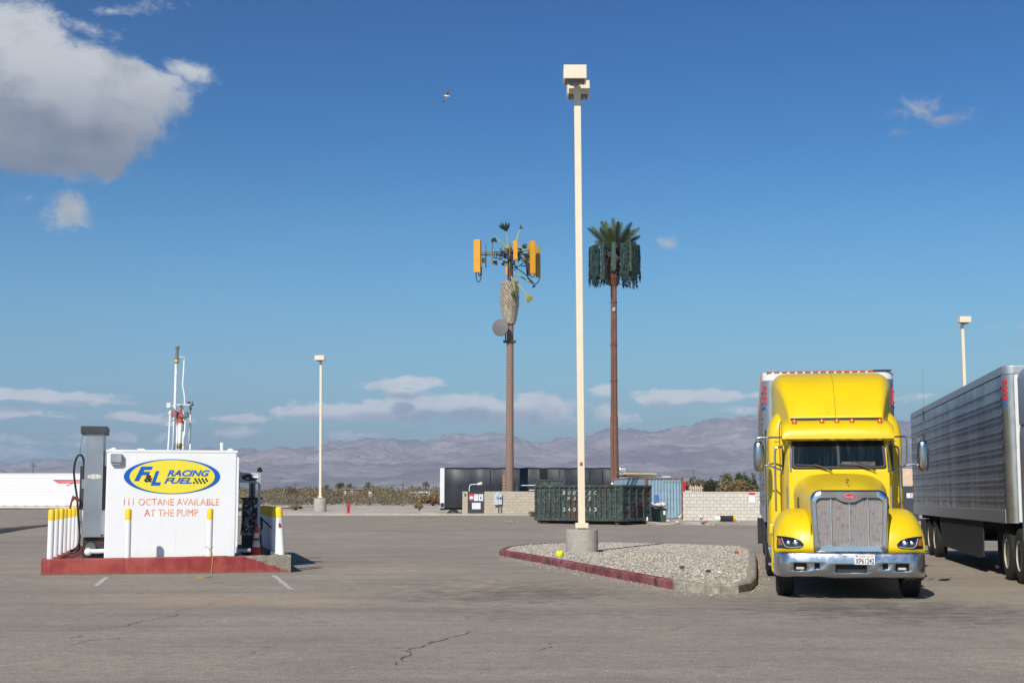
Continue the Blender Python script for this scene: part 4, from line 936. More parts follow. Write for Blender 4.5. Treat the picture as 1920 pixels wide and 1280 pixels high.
def tractor(org, label, paint, name, plate=True, drive=(7.0, 8.35), rimm=None, fw=1.0):
    K = thing(name, label, 'semi truck', org, TR)
    # ---- hood
    def hs(y, w, top, wb, cr_):
        half = [(0, top + cr_), (w * .3, top + cr_ * .92), (w * .5, top + cr_ * .45), (w * .68, top - .02), (w * .84, top - .085), (w * .95, top - .19), (w * 1.0, top - .36), (wb, 1.2), (wb, .78)]
        pts = [(-x, y, z) for x, z in reversed(half)] + [(x, y, z) for x, z in half[1:]]; return pts
    secs = [hs(.13, .57, 1.68, .6, .0), hs(.22, .6, 1.72, .61, .01), hs(.5, .64, 1.765, .63, .03), hs(1.0, .69, 1.83, .66, .045), hs(1.6, .745, 1.91, .7, .05), hs(2.2, .79, 1.985, .74, .04), hs(2.52, .81, 2.0, .76, .0)]
    B = MB(); B.loft(secs, closed=False, cap=False); hood = B.build('hood', paint, K, smooth=60)
    sv = hood.modifiers.new('round', 'SUBSURF'); sv.levels = 1; sv.render_levels = 2
    # ---- fenders
    for s in (-1, 1):
        B = MB(); us = [.5, .58, .66, .74, .82, .9, .98, 1.04, 1.09, 1.13, 1.155, 1.17]; N = 30; rings = []
        for u in us:
            rr = []
            for i in range(N + 1):
                a = math.pi * .97 * i / N; c_, s_ = math.cos(a), math.sin(a)
                q = abs(s_) ** (2 / 2.5); zz = .72 + (ZT(u) - .72) * q; len_ = AF(u) if c_ > 0 else 1.15
                yy = 1.15 - len_ * (abs(c_) ** (2 / 2.5)) * (1 if c_ > 0 else -1); rr.append((s * u, yy, zz))
            rings.append(rr)
        # outer lip down to the wheel arch
        rr = []
        for i, p in enumerate(rings[-1]):
            a = math.pi * .97 * i / N; rr.append((s * 1.172, 1.15 - .66 * math.cos(a), max(.5 + .66 * math.sin(a) * .92, .5) if 0 < i < N else .72))
        rr2 = [(s * 1.174, p[1], max(.70, (p[2] * .5 + rings[-1][i][2] * .5))) for i, p in enumerate(rr)]
        rings.append([(s * 1.174, rings[-1][i][1] * .55 + rr[i][1] * .45, rings[-1][i][2] * .55 + max(rr[i][2], .7) * .45) for i in range(N + 1)])
        rings.append([(s * 1.168, p[1], max(.7, p[2])) for p in rr])
        B.loft(rings, closed=False, cap=False); f = B.build('fender', paint, K, smooth=60)
        so = f.modifiers.new('thick', 'SOLIDIFY'); so.thickness = .02
        # headlight follows the fender surface
        out = [(.715, .865), (.73, .825), (.79, .80), (.96, .79), (1.14, .795), (1.14, .88), (1.125, .955), (1.135, .99), (1.02, .985), (.88, .965), (.77, .925)]
        def patch(poly, dep, nm, mt, par, n_=10):
            cx = sum(p[0] for p in poly) / len(poly); cz = sum(p[1] for p in poly) / len(poly); B = MB(); rg = []
            for k in range(n_ + 1):
                f_ = k / n_; rg.append([(s * (cx + (x - cx) * f_), fender_b(cx + (x - cx) * f_, cz + (z - cz) * f_) - dep * (1 - .0 * f_), cz + (z - cz) * f_) for x, z in poly])
            B.loft(rg[1:], closed=True, cap=True)
            rg2 = [(x, y + .03, z) for x, y, z in rg[-1]]; B.loft([rg[-1], rg2], closed=True, cap=False)
            return B.build(nm, mt, par, smooth=60)
        out = [(min(x, 1.135), z) for x, z in out]
        hl = patch(out, .012, 'headlight', mat('headlight_black', (.012, .014, .018, 1), .08, coat=1.0), K)
        inner_ = [(cx_ , cz_) for cx_, cz_ in [(.8 + (x - .8) * .93 if True else x, .885 + (z - .885) * .8) for x, z in out]]
        for (u, r_) in ((.84, .05), (.95, .04)):
            z_ = .885; y_ = fender_b(u, z_) - .018; B = MB(); B.ball((s * u, y_, z_), (r_, .02, r_), 14, 8); B.build('lamp_bulb', chrome, hl, smooth=True)
            B = MB(); B.ball((s * u, y_ - .012, z_), (r_ * .5, .014, r_ * .5), 12, 6); B.build('lamp_lens', mat('clear_lens', (.75, .78, .8, 1), .05), hl, smooth=True)
        patch([(1.04, .85), (1.12, .84), (1.12, .955), (1.08, .955)], .02, 'turn_signal', mat('smoked_amber', (.34, .10, .03, 1), .2, coat=.5), hl, 4)
        B = MB(); pts_ = [(x, z) for x, z in ((.75, .83), (.84, .812), (.96, .81), (1.01, .83), (1.035, .9), (1.055, .955))]
        B.tube([(s * x, fender_b(x, z) - .018, z) for x, z in pts_], .008, 6, smooth=2); B.build('light_strip', mat('light_strip_grey', (.35, .37, .4, 1), .2), hl, smooth=True)
        # inner arch
        wheel(K, s * 1.0, 1.15, s, rimm=rimm or rimal)
        for yy in drive:
            wheel(K, s * 1.1, yy, s, rimm=rimm or rimal, dual=True)
        # hood side vent
        B = MB(); B.box(s * .735 - .012, s * .735 + .012, 1.6, 1.9, 1.42, 1.6); B.build('side_vent', black, K)
    # ---- grille
    def contour(w, zb_, zt_, rt, rb, dip, y, taper=.03, n_=10):
        pts = []
        def arc(cx, cz, r_, a0, a1):
            for i in range(n_ + 1):
                a = a0 + (a1 - a0) * i / n_; pts.append((cx + r_ * math.cos(a), cz + r_ * math.sin(a)))
        arc(w - taper - rb, zb_ + rb, rb, -math.pi / 2, 0); arc(w - rt, zt_ - rt, rt, 0, math.pi / 2)
        for i in range(1, 20):
            x = (w - rt) * (1 - 2 * i / 20); pts.append((x, zt_ - dip * max(0, 1 - (x / .2) ** 2) ** .8 if dip > 0 else zt_ + .0))
        arc(-w + rt, zt_ - rt, rt, math.pi / 2, math.pi); arc(-w + taper + rb, zb_ + rb, rb, math.pi, 1.5 * math.pi)
        return [(x, y, z) for x, z in pts]
    B = MB(); B.loft([contour(.6, .735, 1.715, .16, .08, 0, .17), contour(.6, .735, 1.715, .16, .08, 0, .06), contour(.575, .76, 1.69, .15, .07, 0, .03), contour(.525, .835, 1.595, .1, .07, .075, .035), contour(.51, .85, 1.58, .09, .06, .07, .075), contour(.51, .85, 1.58, .09, .06, .07, .12)], cap=False)
    gs = B.build('grille_surround', chrome, K, smooth=50)
    B = MB(); q_ = contour(.512, .848, 1.582, .09, .06, .07, .09); q2 = contour(.512, .848, 1.582, .09, .06, .07, .1); B.loft([q_, q2]); B.build('grille_mesh', meshm, K)
    B = MB()
    for x in (-.285, 0, .285): B.box(x - .011, x + .011, .062, .089, .845, 1.585 - (.07 if x == 0 else 0))
    B.build('grille_bar', dullmetal, K, bevel=.005)
    B = MB(); B.prism([(.095 * math.cos(i * .2618), 1.612 + .043 * math.sin(i * .2618)) for i in range(24)], .012, .034); em = B.build('emblem', mat('emblem_red', srgb(190, 26, 44), .3, coat=.5), K, bevel=.003)
    B = MB(); pr = [(.1 * math.cos(i * .2618), 1.612 + .047 * math.sin(i * .2618)) for i in range(24)]; B.prism(pr, .016, .036); B.build('emblem_ring', chrome, em)
    if plate: letters('emblem_script', [('Peterbilt', -.075, .075, 1.588, 1.632, .3, 0)], mat('emblem_silver', (.7, .6, .6, 1), .4, .5), em, .0095, .003)
    # hood ornament
    B = MB(); B.ball((0, .42, 1.835), (.022, .05, .03), 8, 6); B.ball((0, .36, 1.87), (.03, .045, .022), 8, 6); B.cyl((0, .44, 1.76), (0, .41, 1.84), .014); B.build('hood_ornament', chrome, K, smooth=True)
    # ---- bumper with real openings
    xb = [-1.165, -1.14, -1.1, -1.04, -.96, -.88, -.68, -.56, -.48, -.36, -.24, .24, .36, .48, .56, .68, .88, .96, 1.04, 1.1, 1.14, 1.165]
    def by(x):
        a = abs(x); return .0 + .05 * (a / 1.0) ** 2 + (.42 * ((a - .96) / .205) ** 2.6 if a > .96 else 0)
    zb2 = [.365, .385, .43, .455, .485, .555, .575, .60, .70, .725, .735]
    def bump_y(z): k = (z - .55) / .185; return .03 * k * k + (.03 if z < .37 or z > .73 else 0)
    B = MB(); nz = len(zb2); full = [(-1.17, .75)] + [(x, by(x)) for x in xb] + [(1.17, .75)]
    for x, y in full:
        for z in zb2: B.v.append((x, y + bump_y(z), z - (.018 * max(0, 1 - abs(x) / .5) if z < .4 else 0) + .012 * mn.noise(Vector((x * 2.5, 0, 0))) * (z < .4)))
    def hole(xa, xb_, za, zb_):
        xm, zm = (xa + xb_) / 2, (za + zb_) / 2; a = abs(xm)
        if .68 < a < .88 and .455 < zm < .575: return True
        if .48 < a < .56 and .485 < zm < .575: return True
        if a < .24 and .43 < zm < .555: return True
        return False
    for i in range(len(full) - 1):
        for j in range(nz - 1):
            if hole(full[i][0], full[i + 1][0], zb2[j], zb2[j + 1]): continue
            B.f.append((i * nz + j, (i + 1) * nz + j, (i + 1) * nz + j + 1, i * nz + j + 1)); B.mi.append(0)
    bp = B.build('bumper', bumperm, K, smooth=60); so = bp.modifiers.new('thick', 'SOLIDIFY'); so.thickness = .012; so.offset = 1
    B = MB()
    for s in (-1, 1):
        B.box(s * .78 - .12, s * .78 + .12, .12, .2, .44, .59); B.box(s * .52 - .06, s * .52 + .06, .1, .18, .47, .59)
    B.box(-.26, .26, .09, .18, .41, .57); B.build('bumper_recess', black, bp)
    B = MB()
    for s in (-1, 1): B.box(s * .78 - .06, s * .78 + .06, .085, .118, .475, .51)
    B.build('fog_lamp', mat('fog_lens', (.6, .58, .5, 1), .2), bp)
    B = MB(); B.box(-.2, .2, .07, .088, .415, .475); B.build('tow_cover', darkframe, bp)
    if plate:
        B = MB(); B.box(.05, .365, -.012, .0, .555, .715); pt = B.build('number_plate', mat('plate_white', srgb(226, 228, 226), .4), K, bevel=.006)
        letters('plate_number', [('XP61242', .066, .35, .57, .655, 0, .01)], mat('plate_ink', srgb(28, 40, 60), .5), pt, -.0145, .003)
        letters('plate_state', [('California', .13, .28, .672, .7, .25, 0)], mat('plate_state_red', srgb(190, 90, 90), .5), pt, -.0145, .003)
        B = MB(); B.box(.295, .345, -.0145, -.0125, .676, .702); B.build('plate_sticker', mat('plate_tab', srgb(240, 190, 30), .5), pt)
        B = MB(); B.box(.07, .105, -.0145, -.0125, .676, .702); B.build('plate_tab', mat('plate_tab_grey', srgb(130, 140, 150), .5), pt)
    # ---- cab
    B = MB(); prof = [(2.50, .95), (2.50, 2.06), (2.80, 2.66), (2.86, 2.70), (4.0, 2.75), (4.0, .95)]
    def cabring(w_, taper_): return None
    secs = []
    for (y, z0_, z1_, w0, w1) in ((2.5, .95, 2.06, .86, .86), (2.8, .95, 2.66, .95, .86), (2.9, .95, 2.72, .96, .87), (4.0, .95, 2.76, .97, .9)):
        secs.append([(-w0, y, z0_), (-w0, y, 1.9), (-w1, y, z1_ - .06), (-w1 + .08, y, z1_), (w1 - .08, y, z1_), (w1, y, z1_ - .06), (w0, y, 1.9), (w0, y, z0_)])
    B.loft(secs); B.build('cab', paint, K, bevel=.02)
    # windscreen frame and glass lie on the slanted front
    sl = Matrix.Translation(Vector((0, 2.49, 2.06))) @ Matrix.Rotation(math.atan2(-.3, .6), 4, 'X')
    def rr2(w_, z0_, z1_, r_, wt=None):
        wt = wt or w_; pts = []
        for (cx, cz, a0) in ((w_ - r_, z0_ + r_, -90), (wt - r_, z1_ - r_, 0), (-wt + r_, z1_ - r_, 90), (-w_ + r_, z0_ + r_, 180)):
            for i in range(6): a = R(a0 + 18 * i); pts.append((cx + r_ * math.cos(a), cz + r_ * math.sin(a)))
        return pts
    B = MB(); B.loft([[(x, -.006, z) for x, z in rr2(.81, .035, .66, .06, .8)], [(x, -.03, z) for x, z in rr2(.80, .045, .65, .06, .79)], [(x, -.03, z) for x, z in rr2(.765, .075, .62, .05, .755)], [(x, -.008, z) for x, z in rr2(.765, .075, .62, .05, .755)]], cap=False, M=sl)
    B.box(-.022, .022, -.032, -.012, .07, .63, sl); ws = B.build('windscreen_seal', black, K)
    B = MB(); B.loft([[(x, -.016, z) for x, z in rr2(.77, .07, .625, .05, .76)], [(x, -.010, z) for x, z in rr2(.77, .07, .625, .05, .76)]], M=sl); B.build('windscreen', wsg, K)
    B = MB(); B.box(.05, .62, -.0185, -.0165, .09, .17, sl); 
    o = B.build('dashboard_papers', mat('cardboard_behind_glass', (.10, .075, .06, 1), .3, var=.4, vscale=8), K)
    for s in (-1, 1):
        B = MB(); B.box(s * .835 - .012, s * .835 + .012, -.05, -.02, .0, .55, sl); B.build('pillar_trim', chrome, K)
        B = MB(); B.box(s * .96 - .004, s * .96 + .012, 3.0, 3.55, 2.05, 2.55); B.build('door_window', wsg, K)
        # wiper
        x0_ = -.12 if s < 0 else .62
        B = MB(); B.tube([(x0_ - .0, -.05, -.02), (x0_ - .25, -.05, .08), (x0_ - .62, -.045, .1)] , .014, 6, M=sl); B.tube([(x0_ - .1, -.055, .02), (x0_ - .3, -.06, .09)], .02, 6, M=sl); B.build('wiper', black, K)
    # visor / cab roof cap
    B = MB(); secs = []
    for (y, w, z0_, z1_) in ((2.56, .955, 2.625, 2.66), (2.57, .965, 2.625, 2.76), (2.68, .965, 2.66, 2.88), (2.86, .965, 2.70, 2.94), (3.3, .965, 2.70, 2.985), (4.0, .965, 2.70, 3.0)):
        secs.append([(-w, y, z0_), (-w, y, z1_ - .07), (-w + .03, y, z1_ - .025), (-w + .1, y, z1_), (-.4, y, z1_ + .012), (0, y, z1_ + .016), (.4, y, z1_ + .012), (w - .1, y, z1_), (w - .03, y, z1_ - .025), (w, y, z1_ - .07), (w, y, z0_)])
    B.loft(secs); B.build('sun_visor', paint, K, smooth=40)
    for x in (-.74, -.26, 0, .26, .74):
        B = MB(); B.lathe([(.046, 0), (.044, .04), (.03, .075), (.008, .085)], 12, Matrix.Translation(Vector((x, 2.74, 2.895)))); B.lathe([(.052, -.02), (.052, .004)], 12, Matrix.Translation(Vector((x, 2.74, 2.895)))); B.build('roof_light', amber, K, smooth=True)
    # ---- sleeper body
    B = MB(); secs = []
    for (y, w, zt_) in ((3.60, 1.10, 2.95), (3.61, 1.15, 3.08), (3.68, 1.19, 3.18), (3.82, 1.21, 3.26), (4.05, 1.215, 3.30), (6.0, 1.215, 3.33)):
        secs.append([(w, y, .72)] + supers(w, zt_ - 2.4, 2.4, 28, 4.2, y) + [(-w, y, .72)])
    B.loft(secs); B.build('sleeper', paint, K, smooth=50)
    B = MB(); secs = []
    for (y, w, zt_, r_) in ((3.05, .80, 3.01, .03), (3.07, .82, 3.05, .05), (3.22, .86, 3.22, .1), (3.42, .91, 3.42, .14), (3.66, .97, 3.6, .17), (3.95, 1.03, 3.73, .2), (4.3, 1.065, 3.82, .22), (4.8, 1.08, 3.88, .23), (5.3, 1.085, 3.91, .24), (6.0, 1.085, 3.93, .24)):
        w *= fw; zt_ += max(0, zt_ - 3.05) * .10; secs.append(arch(w, zt_, y, r_, 2.93))
    B.loft(secs); rf = B.build('roof_fairing', paint, K, smooth=50)
    MB().box(-.8, .8, 3.03, 3.06, 2.98, 3.018).build('fairing_seal', black, K)
    B = MB(); fp = [(3.05, 3.022), (3.07, 3.062), (3.22, 3.232), (3.42, 3.432), (3.66, 3.612), (3.95, 3.742), (4.3, 3.832), (4.8, 3.892)]
    B.tube([(0, a_ - .001, b_ - .001 + max(0, b_ - 3.062) * .10) for a_, b_ in fp], .004, 5); B.build('panel_seam', mat('seam_olive', (.16, .11, .01, 1), .8), K)
    for s in (-1, 1):
        B = MB(); B.tube([(s * .985, 3.592, 2.1), (s * .99, 3.592, 2.8), (s * .985, 3.592, 2.93), (s * .95, 3.592, 3.0), (s * .88, 3.592, 3.03)], .008, 5, smooth=1); B.tube([(s * .99, 3.592, 2.62), (s * 1.09, 3.592, 2.62)], .004, 5); B.build('panel_seam', MATS['seam_olive'], K)
        B = MB(); B.tube([(s * .52, .25, 1.752), (s * .58, 1.0, 1.86), (s * .63, 1.6, 1.935), (s * .66, 2.3, 2.0)], .004, 5)
    for s in (-1, 1):
        B = MB(); B.box(s * 1.215 - .012, s * 1.215 + .012, 6.0, 6.42, 1.15, 2.95)
        if plate: B.build('side_extender', black, K)
        B = MB(); B.box(s * 1.06 - .13, s * 1.06 + .13, 2.35, 3.0, .3, .95); B.box(s * 1.1 - .12, s * 1.1 + .12, 2.35, 3.0, .95, 1.15); B.build('step_box', paint, K, bevel=.04)
        B = MB(); B.cyl((s * .9, 3.1, .62), (s * .9, 5.4, .62), .31, n=24); B.build('fuel_tank', steel, K, smooth=30)
        B = MB()
        for yy in (2.5, 2.75): B.box(s * 1.19, s * 1.24, yy, yy + .15, .42, .45); B.box(s * 1.19, s * 1.24, yy, yy + .15, .7, .73)
        B.build('step_tread', dullmetal, K)
        # mirror
        mx = -1.37 if s < 0 else 1.49; my = 3.0
        B = MB(); rings = []
        for i in range(13):
            a = math.pi * i / 12; zz = 2.33 - .27 * math.cos(a); k = abs(math.sin(a)) ** .35 if 0 < i < 12 else .3
            rings.append([(mx + .105 * k * math.cos(j * math.pi / 8) * (1 / max(abs(math.cos(j * math.pi / 8)), abs(math.sin(j * math.pi / 8)))) ** .5, my + .085 * k * math.sin(j * math.pi / 8), zz) for j in range(16)])
        B.loft(rings); mr = B.build('mirror', mirrorm, K, smooth=60)
        B = MB(); B.tube([(s * .9, 2.8, 2.66), (s * 1.05, 2.9, 2.665), (s * 1.2, 3.0, 2.67), (s * 1.22, 3.0, 2.64), (s * 1.215, 3.0, 2.3), (s * 1.2, 3.0, 2.16), (s * 1.05, 2.92, 2.11), (s * .95, 2.85, 2.06), (s * .92, 2.82, 1.98), (s * .92, 2.82, 1.86)], .016, 8, smooth=2)
        B.tube([(s * 1.19, 3.0, 2.165), (s * 1.33, 3.0, 2.18), (s * 1.42, 3.0, 2.16)], .014, 8); B.tube([(s * 1.2, 3.0, 2.67), (s * 1.38, 3.0, 2.672), (s * 1.42, 3.0, 2.64), (s * 1.42, 3.0, 2.58)], .013, 8, smooth=1)
        B.build('mirror_bracket', chrome, K, smooth=True)
        B = MB(); B.cyl((s * .925, 2.82, 1.72), (s * .925, 2.82, 1.94), .028); B.build('bracket_mount', black, K)
        B = MB(); B.tube([(s * .97, 3.1, 2.5), (s * 1.05, 3.08, 2.5), (s * 1.09, 3.08, 2.44), (s * 1.09, 3.08, 2.1), (s * 1.085, 3.08, 1.35)], .02, 8, smooth=2); B.build('grab_handle', chrome, K, smooth=True)
        B = MB(); B.cyl((s * .875, 2.56, 1.2), (s * .875, 2.56, 1.8), .03); B.build('air_tube', chrome, K)
    B = MB(); B.tube([(1.51, 3.02, 2.55), (1.525, 3.02, 3.2), (1.53, 3.02, 3.9)], .0018, 5); B.cyl((1.51, 3.02, 2.56), (1.513, 3.02, 2.72), .018); B.cyl((1.52, 3.02, 2.95), (1.522, 3.02, 3.12), .012); B.build('antenna', darkframe, K)
    # ---- chassis
    B = MB()
    for x in (-.43, .43): B.box(x - .04, x + .04, .5, drive[-1] + .5, .72, .98)
    for yy in drive: B.cyl((-1.0, yy, .51), (1.0, yy, .51), .09)
    B.cyl((-.95, 1.15, .51), (.95, 1.15, .51), .06); B.box(-.5, .5, .25, 2.4, .55, 1.3); B.box(-1.1, 1.1, 2.55, 6.0, .72, .94)
    B.box(-1.1, 1.1, 1.9, 2.5, .5, .72); B.build('chassis', darkframe, K)
    return K
# truck materials
m, t, b, tc = custom('yellow_truck_paint')
n1 = t.noise(tc, 1.5, 5, .6); n2 = t.n('ShaderNodeTexVoronoi', ins={'Vector': tc, 'Scale': 6.5}); n3 = t.noise(tc, 6, 7, .72, .4); n4 = t.noise(tc, 1.0, 3, .5)
c = t.mix(t.ramp(n1, .35, .65), (.84, .58, .002, 1), (.80, .54, .003, 1)); c = t.mix(t.ramp(n3, .56, .75, 0, .22), c, srgb(196, 168, 84))
spot = t.math('MULTIPLY', t.ramp(n2.outputs['Distance'], .05, .085, 1, 0), t.ramp(n4, .5, .56))
c = t.mix(t.math('MULTIPLY', spot, .7), c, srgb(60, 50, 35))
t.set(b.inputs['Base Color'], c); t.set(b.inputs['Roughness'], t.ramp(n3, .3, .7, .3, .5)); b.inputs['Coat Weight'].default_value = .15; b.inputs['Coat Roughness'].default_value = .2
ypaint = m
silver = mat('silver_truck_paint', (.40, .41, .43, 1), .4, .35, var=.05, dirt=srgb(140, 130, 118), dirt_amt=.3)
m, t, b, tc = custom('dented_chrome_bumper')
n1 = t.noise(t.scale(tc, (1, 1, .8)), 1.5, 2, .5, .3); n2 = t.noise(tc, 5, 5, .6)
t.set(b.inputs['Base Color'], t.mix(t.ramp(n2, .5, .75, 0, .5), (.50, .50, .51, 1), (.34, .32, .30, 1))); b.inputs['Metallic'].default_value = .95; t.set(b.inputs['Roughness'], t.ramp(n2, .3, .7, .16, .32))
bn = t.n('ShaderNodeBump', ins={'Strength': .5, 'Distance': .06}); t.set(bn.inputs['Height'], n1); t.set(b.inputs['Normal'], bn.outputs[0])
bumperm = m
m, t, b, tc = custom('woven_grille_mesh')
sp = t.n('ShaderNodeSeparateXYZ', ins={0: tc}); fr = 2 * math.pi / .042
u_ = t.math('SINE', t.math('MULTIPLY', t.math('ADD', sp.outputs[0], t.math('MULTIPLY', sp.outputs[2], 1.6)), fr)); v_ = t.math('SINE', t.math('MULTIPLY', t.math('SUBTRACT', sp.outputs[0], t.math('MULTIPLY', sp.outputs[2], 1.6)), fr))
f = t.math('MAXIMUM', u_, v_); wire = t.ramp(f, .25, .75); nb = t.noise(tc, 10, 6, .7)
wc = t.mix(t.ramp(nb, .5, .7, 0, .8), (.62, .56, .52, 1), (.28, .21, .17, 1))
t.set(b.inputs['Base Color'], t.mix(wire, (.02, .018, .018, 1), wc)); t.set(b.inputs['Metallic'], t.math('MULTIPLY', wire, .3)); b.inputs['Roughness'].default_value = .5
bn = t.n('ShaderNodeBump', ins={'Strength': 1, 'Distance': .006}); t.set(bn.inputs['Height'], wire); t.set(b.inputs['Normal'], bn.outputs[0])
meshm = m
m, t, b, tc = custom('windscreen_glass')
n1 = t.noise(t.scale(tc, (9, 1, .6)), 1.0, 5, .65, .3); n2 = t.noise(tc, 2.5, 4, .6)
sp = t.n('ShaderNodeSeparateXYZ', ins={0: tc})
c = t.mix(t.ramp(n1, .45, .75, 0, .8), (.006, .011, .014, 1), (.032, .044, .048, 1))
t.set(b.inputs['Base Color'], c); b.inputs['Roughness'].default_value = .07; b.inputs['Specular IOR Level'].default_value = .35
wsg = m
TO = Vector((at(1596, 1060, 22.5).x, 22.5, 0)); vdir = Vector((-math.sin(TR), math.cos(TR), 0)); udir = Vector((math.cos(TR), math.sin(TR), 0))
YT = tractor(TO, 'bright yellow conventional semi truck with chrome grille facing the camera', ypaint, 'semi_truck')
reefer(TO + vdir * 6.34 + udir * .05, 'white fronted trailer with orange marker lights coupled behind the yellow truck', True, True)
fl = Vector((924 / FPX * 27.4, 27.4, 0)); RO = fl + udir * 1.3
reefer(RO, 'ribbed silver refrigerated trailer at the right edge of the photo', False, False)
tractor(RO - vdir * 6.95, 'silver grey semi truck mostly out of frame ahead of the ribbed silver trailer', silver, 'semi_truck', plate=False, drive=(6.35, 7.65), rimm=rimw, fw=1.115)
# ================================================================== BACKGROUND THINGS
# block material
def blocks(name, c1, c2, mort):
    m, t, b, tc = custom(name); sp = t.n('ShaderNodeSeparateXYZ', ins={0: tc})
    cv = t.n('ShaderNodeCombineXYZ', ins={0: sp.outputs[0], 1: sp.outputs[2], 2: 0.0})
    br = t.n('ShaderNodeTexBrick', ins={'Vector': cv.outputs[0], 'Color1': c1, 'Color2': c2, 'Mortar': mort, 'Scale': 1.0, 'Mortar Size': .009, 'Mortar Smooth': .1, 'Brick Width': .406, 'Row Height': .203}); br.offset = .5
    n1 = t.noise(tc, 3, 6, .65); c = t.mix(t.ramp(n1, .4, .7, 0, .3), br.outputs[0], srgb(150, 138, 120))
    t.set(b.inputs['Base Color'], c); b.inputs['Roughness'].default_value = .9; bn = t.n('ShaderNodeBump', ins={'Strength': .6, 'Distance': .01}); bn.invert = True; t.set(bn.inputs['Height'], br.outputs[1]); t.set(b.inputs['Normal'], bn.outputs[0]); return m
tanblk = blocks('tan_block', srgb(186, 174, 152), srgb(196, 184, 162), srgb(140, 128, 110)); whblk = blocks('pale_block', srgb(206, 200, 186), srgb(216, 210, 196), srgb(140, 130, 118))
# enclosure
ED = 104.9; e0 = at(867, 940, ED).x; e1 = at(1024, 940, ED).x; EZ = .44
enc = thing('block_enclosure', 'low tan block enclosure with dark gate and signs at the foot of the dish tower', 'wall', (e0, ED, EZ))
ehh = at(900, 921, ED).z - EZ
EF = Frame(enc.location, 0)
def E(px, py, y=-.03): return EF.on(px, py, y)
g0, _ = E(877, 940, 0); g1, _ = E(908, 940, 0); W_ = e1 - e0
B = MB(); B.box(0, g0, 0, .2, 0, ehh); B.box(g1, W_, 0, .2, 0, ehh); B.box(0, .2, .2, 5.5, 0, ehh - .002); B.box(W_ - .2, W_, .2, 5.5, 0, ehh - .002); B.box(0, W_, 5.5, 5.7, 0, ehh - .003); B.build('wall', tanblk, enc)
B = MB(); B.box(g0, g1, .06, .1, .02, ehh - .05)
for k in range(6): x = g0 + (g1 - g0) * (k + .5) / 6; B.box(x - .03, x + .03, .045, .058, .03, ehh - .06)
gate = B.build('gate', mat('dark_gate', (.04, .045, .045, 1), .6, var=.3), enc)
B = MB(); B.box(g0, g0 + .07, .03, .12, 0, ehh - .03); B.box(g1 - .1, g1, .03, .12, 0, ehh - .03); B.box(g0, g1, .02, .12, ehh - .06, ehh - .005); B.build('gate_frame', mat('rusty_brown', srgb(84, 62, 52), .8, var=.3), gate)
def sgn(nm, lab, x0, x1, y0, y1, m_, par, lines=()):
    a = E(x0, y1, .04); c_ = E(x1, y0, .04); B = MB(); B.box(a[0], c_[0], .025, .04, a[1], c_[1]); o = B.build(nm, m_, par)
    for (txt, fx0, fx1, fz0, fz1, mm) in lines:
        w, h = c_[0] - a[0], c_[1] - a[1]; letters('sign_lettering', [(txt, a[0] + w * fx0, a[0] + w * fx1, a[1] + h * fz0, a[1] + h * fz1)], mm, o, .022, .003)
    if lab: o['label'] = lab
    return o
swh = mat('sign_white', srgb(228, 230, 230), .5, var=.03); srd = mat('sign_red', srgb(206, 60, 78), .5, var=.05); sbk = mat('sign_ink', srgb(40, 42, 48), .6); spk_ = mat('sign_faded_ink', srgb(150, 155, 165), .6)
s1 = sgn('sign', 'red and white warning sign', 880, 887.7, 925, 938, srd, enc)
a = E(880.5, 935, .03); c_ = E(887.2, 930, .03); MB().box(a[0], c_[0], .019, .024, a[1], c_[1]).build('sign_band', swh, s1)
a = E(881, 938, .03); 
B = MB()
for k in range(3): q = E(881 + k * 2.2, 935.5, .03); q2 = E(882.5 + k * 2.2, 934, .03); 
s2 = sgn('sign', 'pale notice sign', 888.8, 896.8, 926, 938.5, swh, enc, (('NOTICE', .15, .85, .8, .92, srd), ('- - - - -', .2, .8, .5, .55, spk_), ('- - - - -', .2, .8, .3, .35, spk_)))
s3 = sgn('sign', 'white sign with black symbol', 897.6, 905.8, 926, 938.5, swh, enc, (('- - - - -', .1, .9, .84, .9, sbk),))
a = E(900.8, 935.5, .03); c_ = E(902.6, 930, .03); MB().prism([((a[0] + c_[0]) / 2 - .05, a[1]), ((a[0] + c_[0]) / 2 + .05, a[1]), ((a[0] + c_[0]) / 2 + .03, c_[1]), ((a[0] + c_[0]) / 2 - .04, c_[1])], .019, .024).build('sign_symbol', sbk, s3)
s4 = sgn('sign', 'wide white notice board', 885, 901, 942, 954, swh, enc, (('- - - - - - - -', .1, .9, .75, .8, spk_), ('- - - - - - - -', .1, .9, .55, .6, spk_), ('- - - - - -', .1, .7, .35, .4, spk_)))
a = E(872.2, 927.3); MB().cyl((a[0], -.05, a[1]), (a[0], -.005, a[1]), .075, n=14).build('round_bell', mat('bell_brown', (.06, .05, .03, 1), .5), enc)
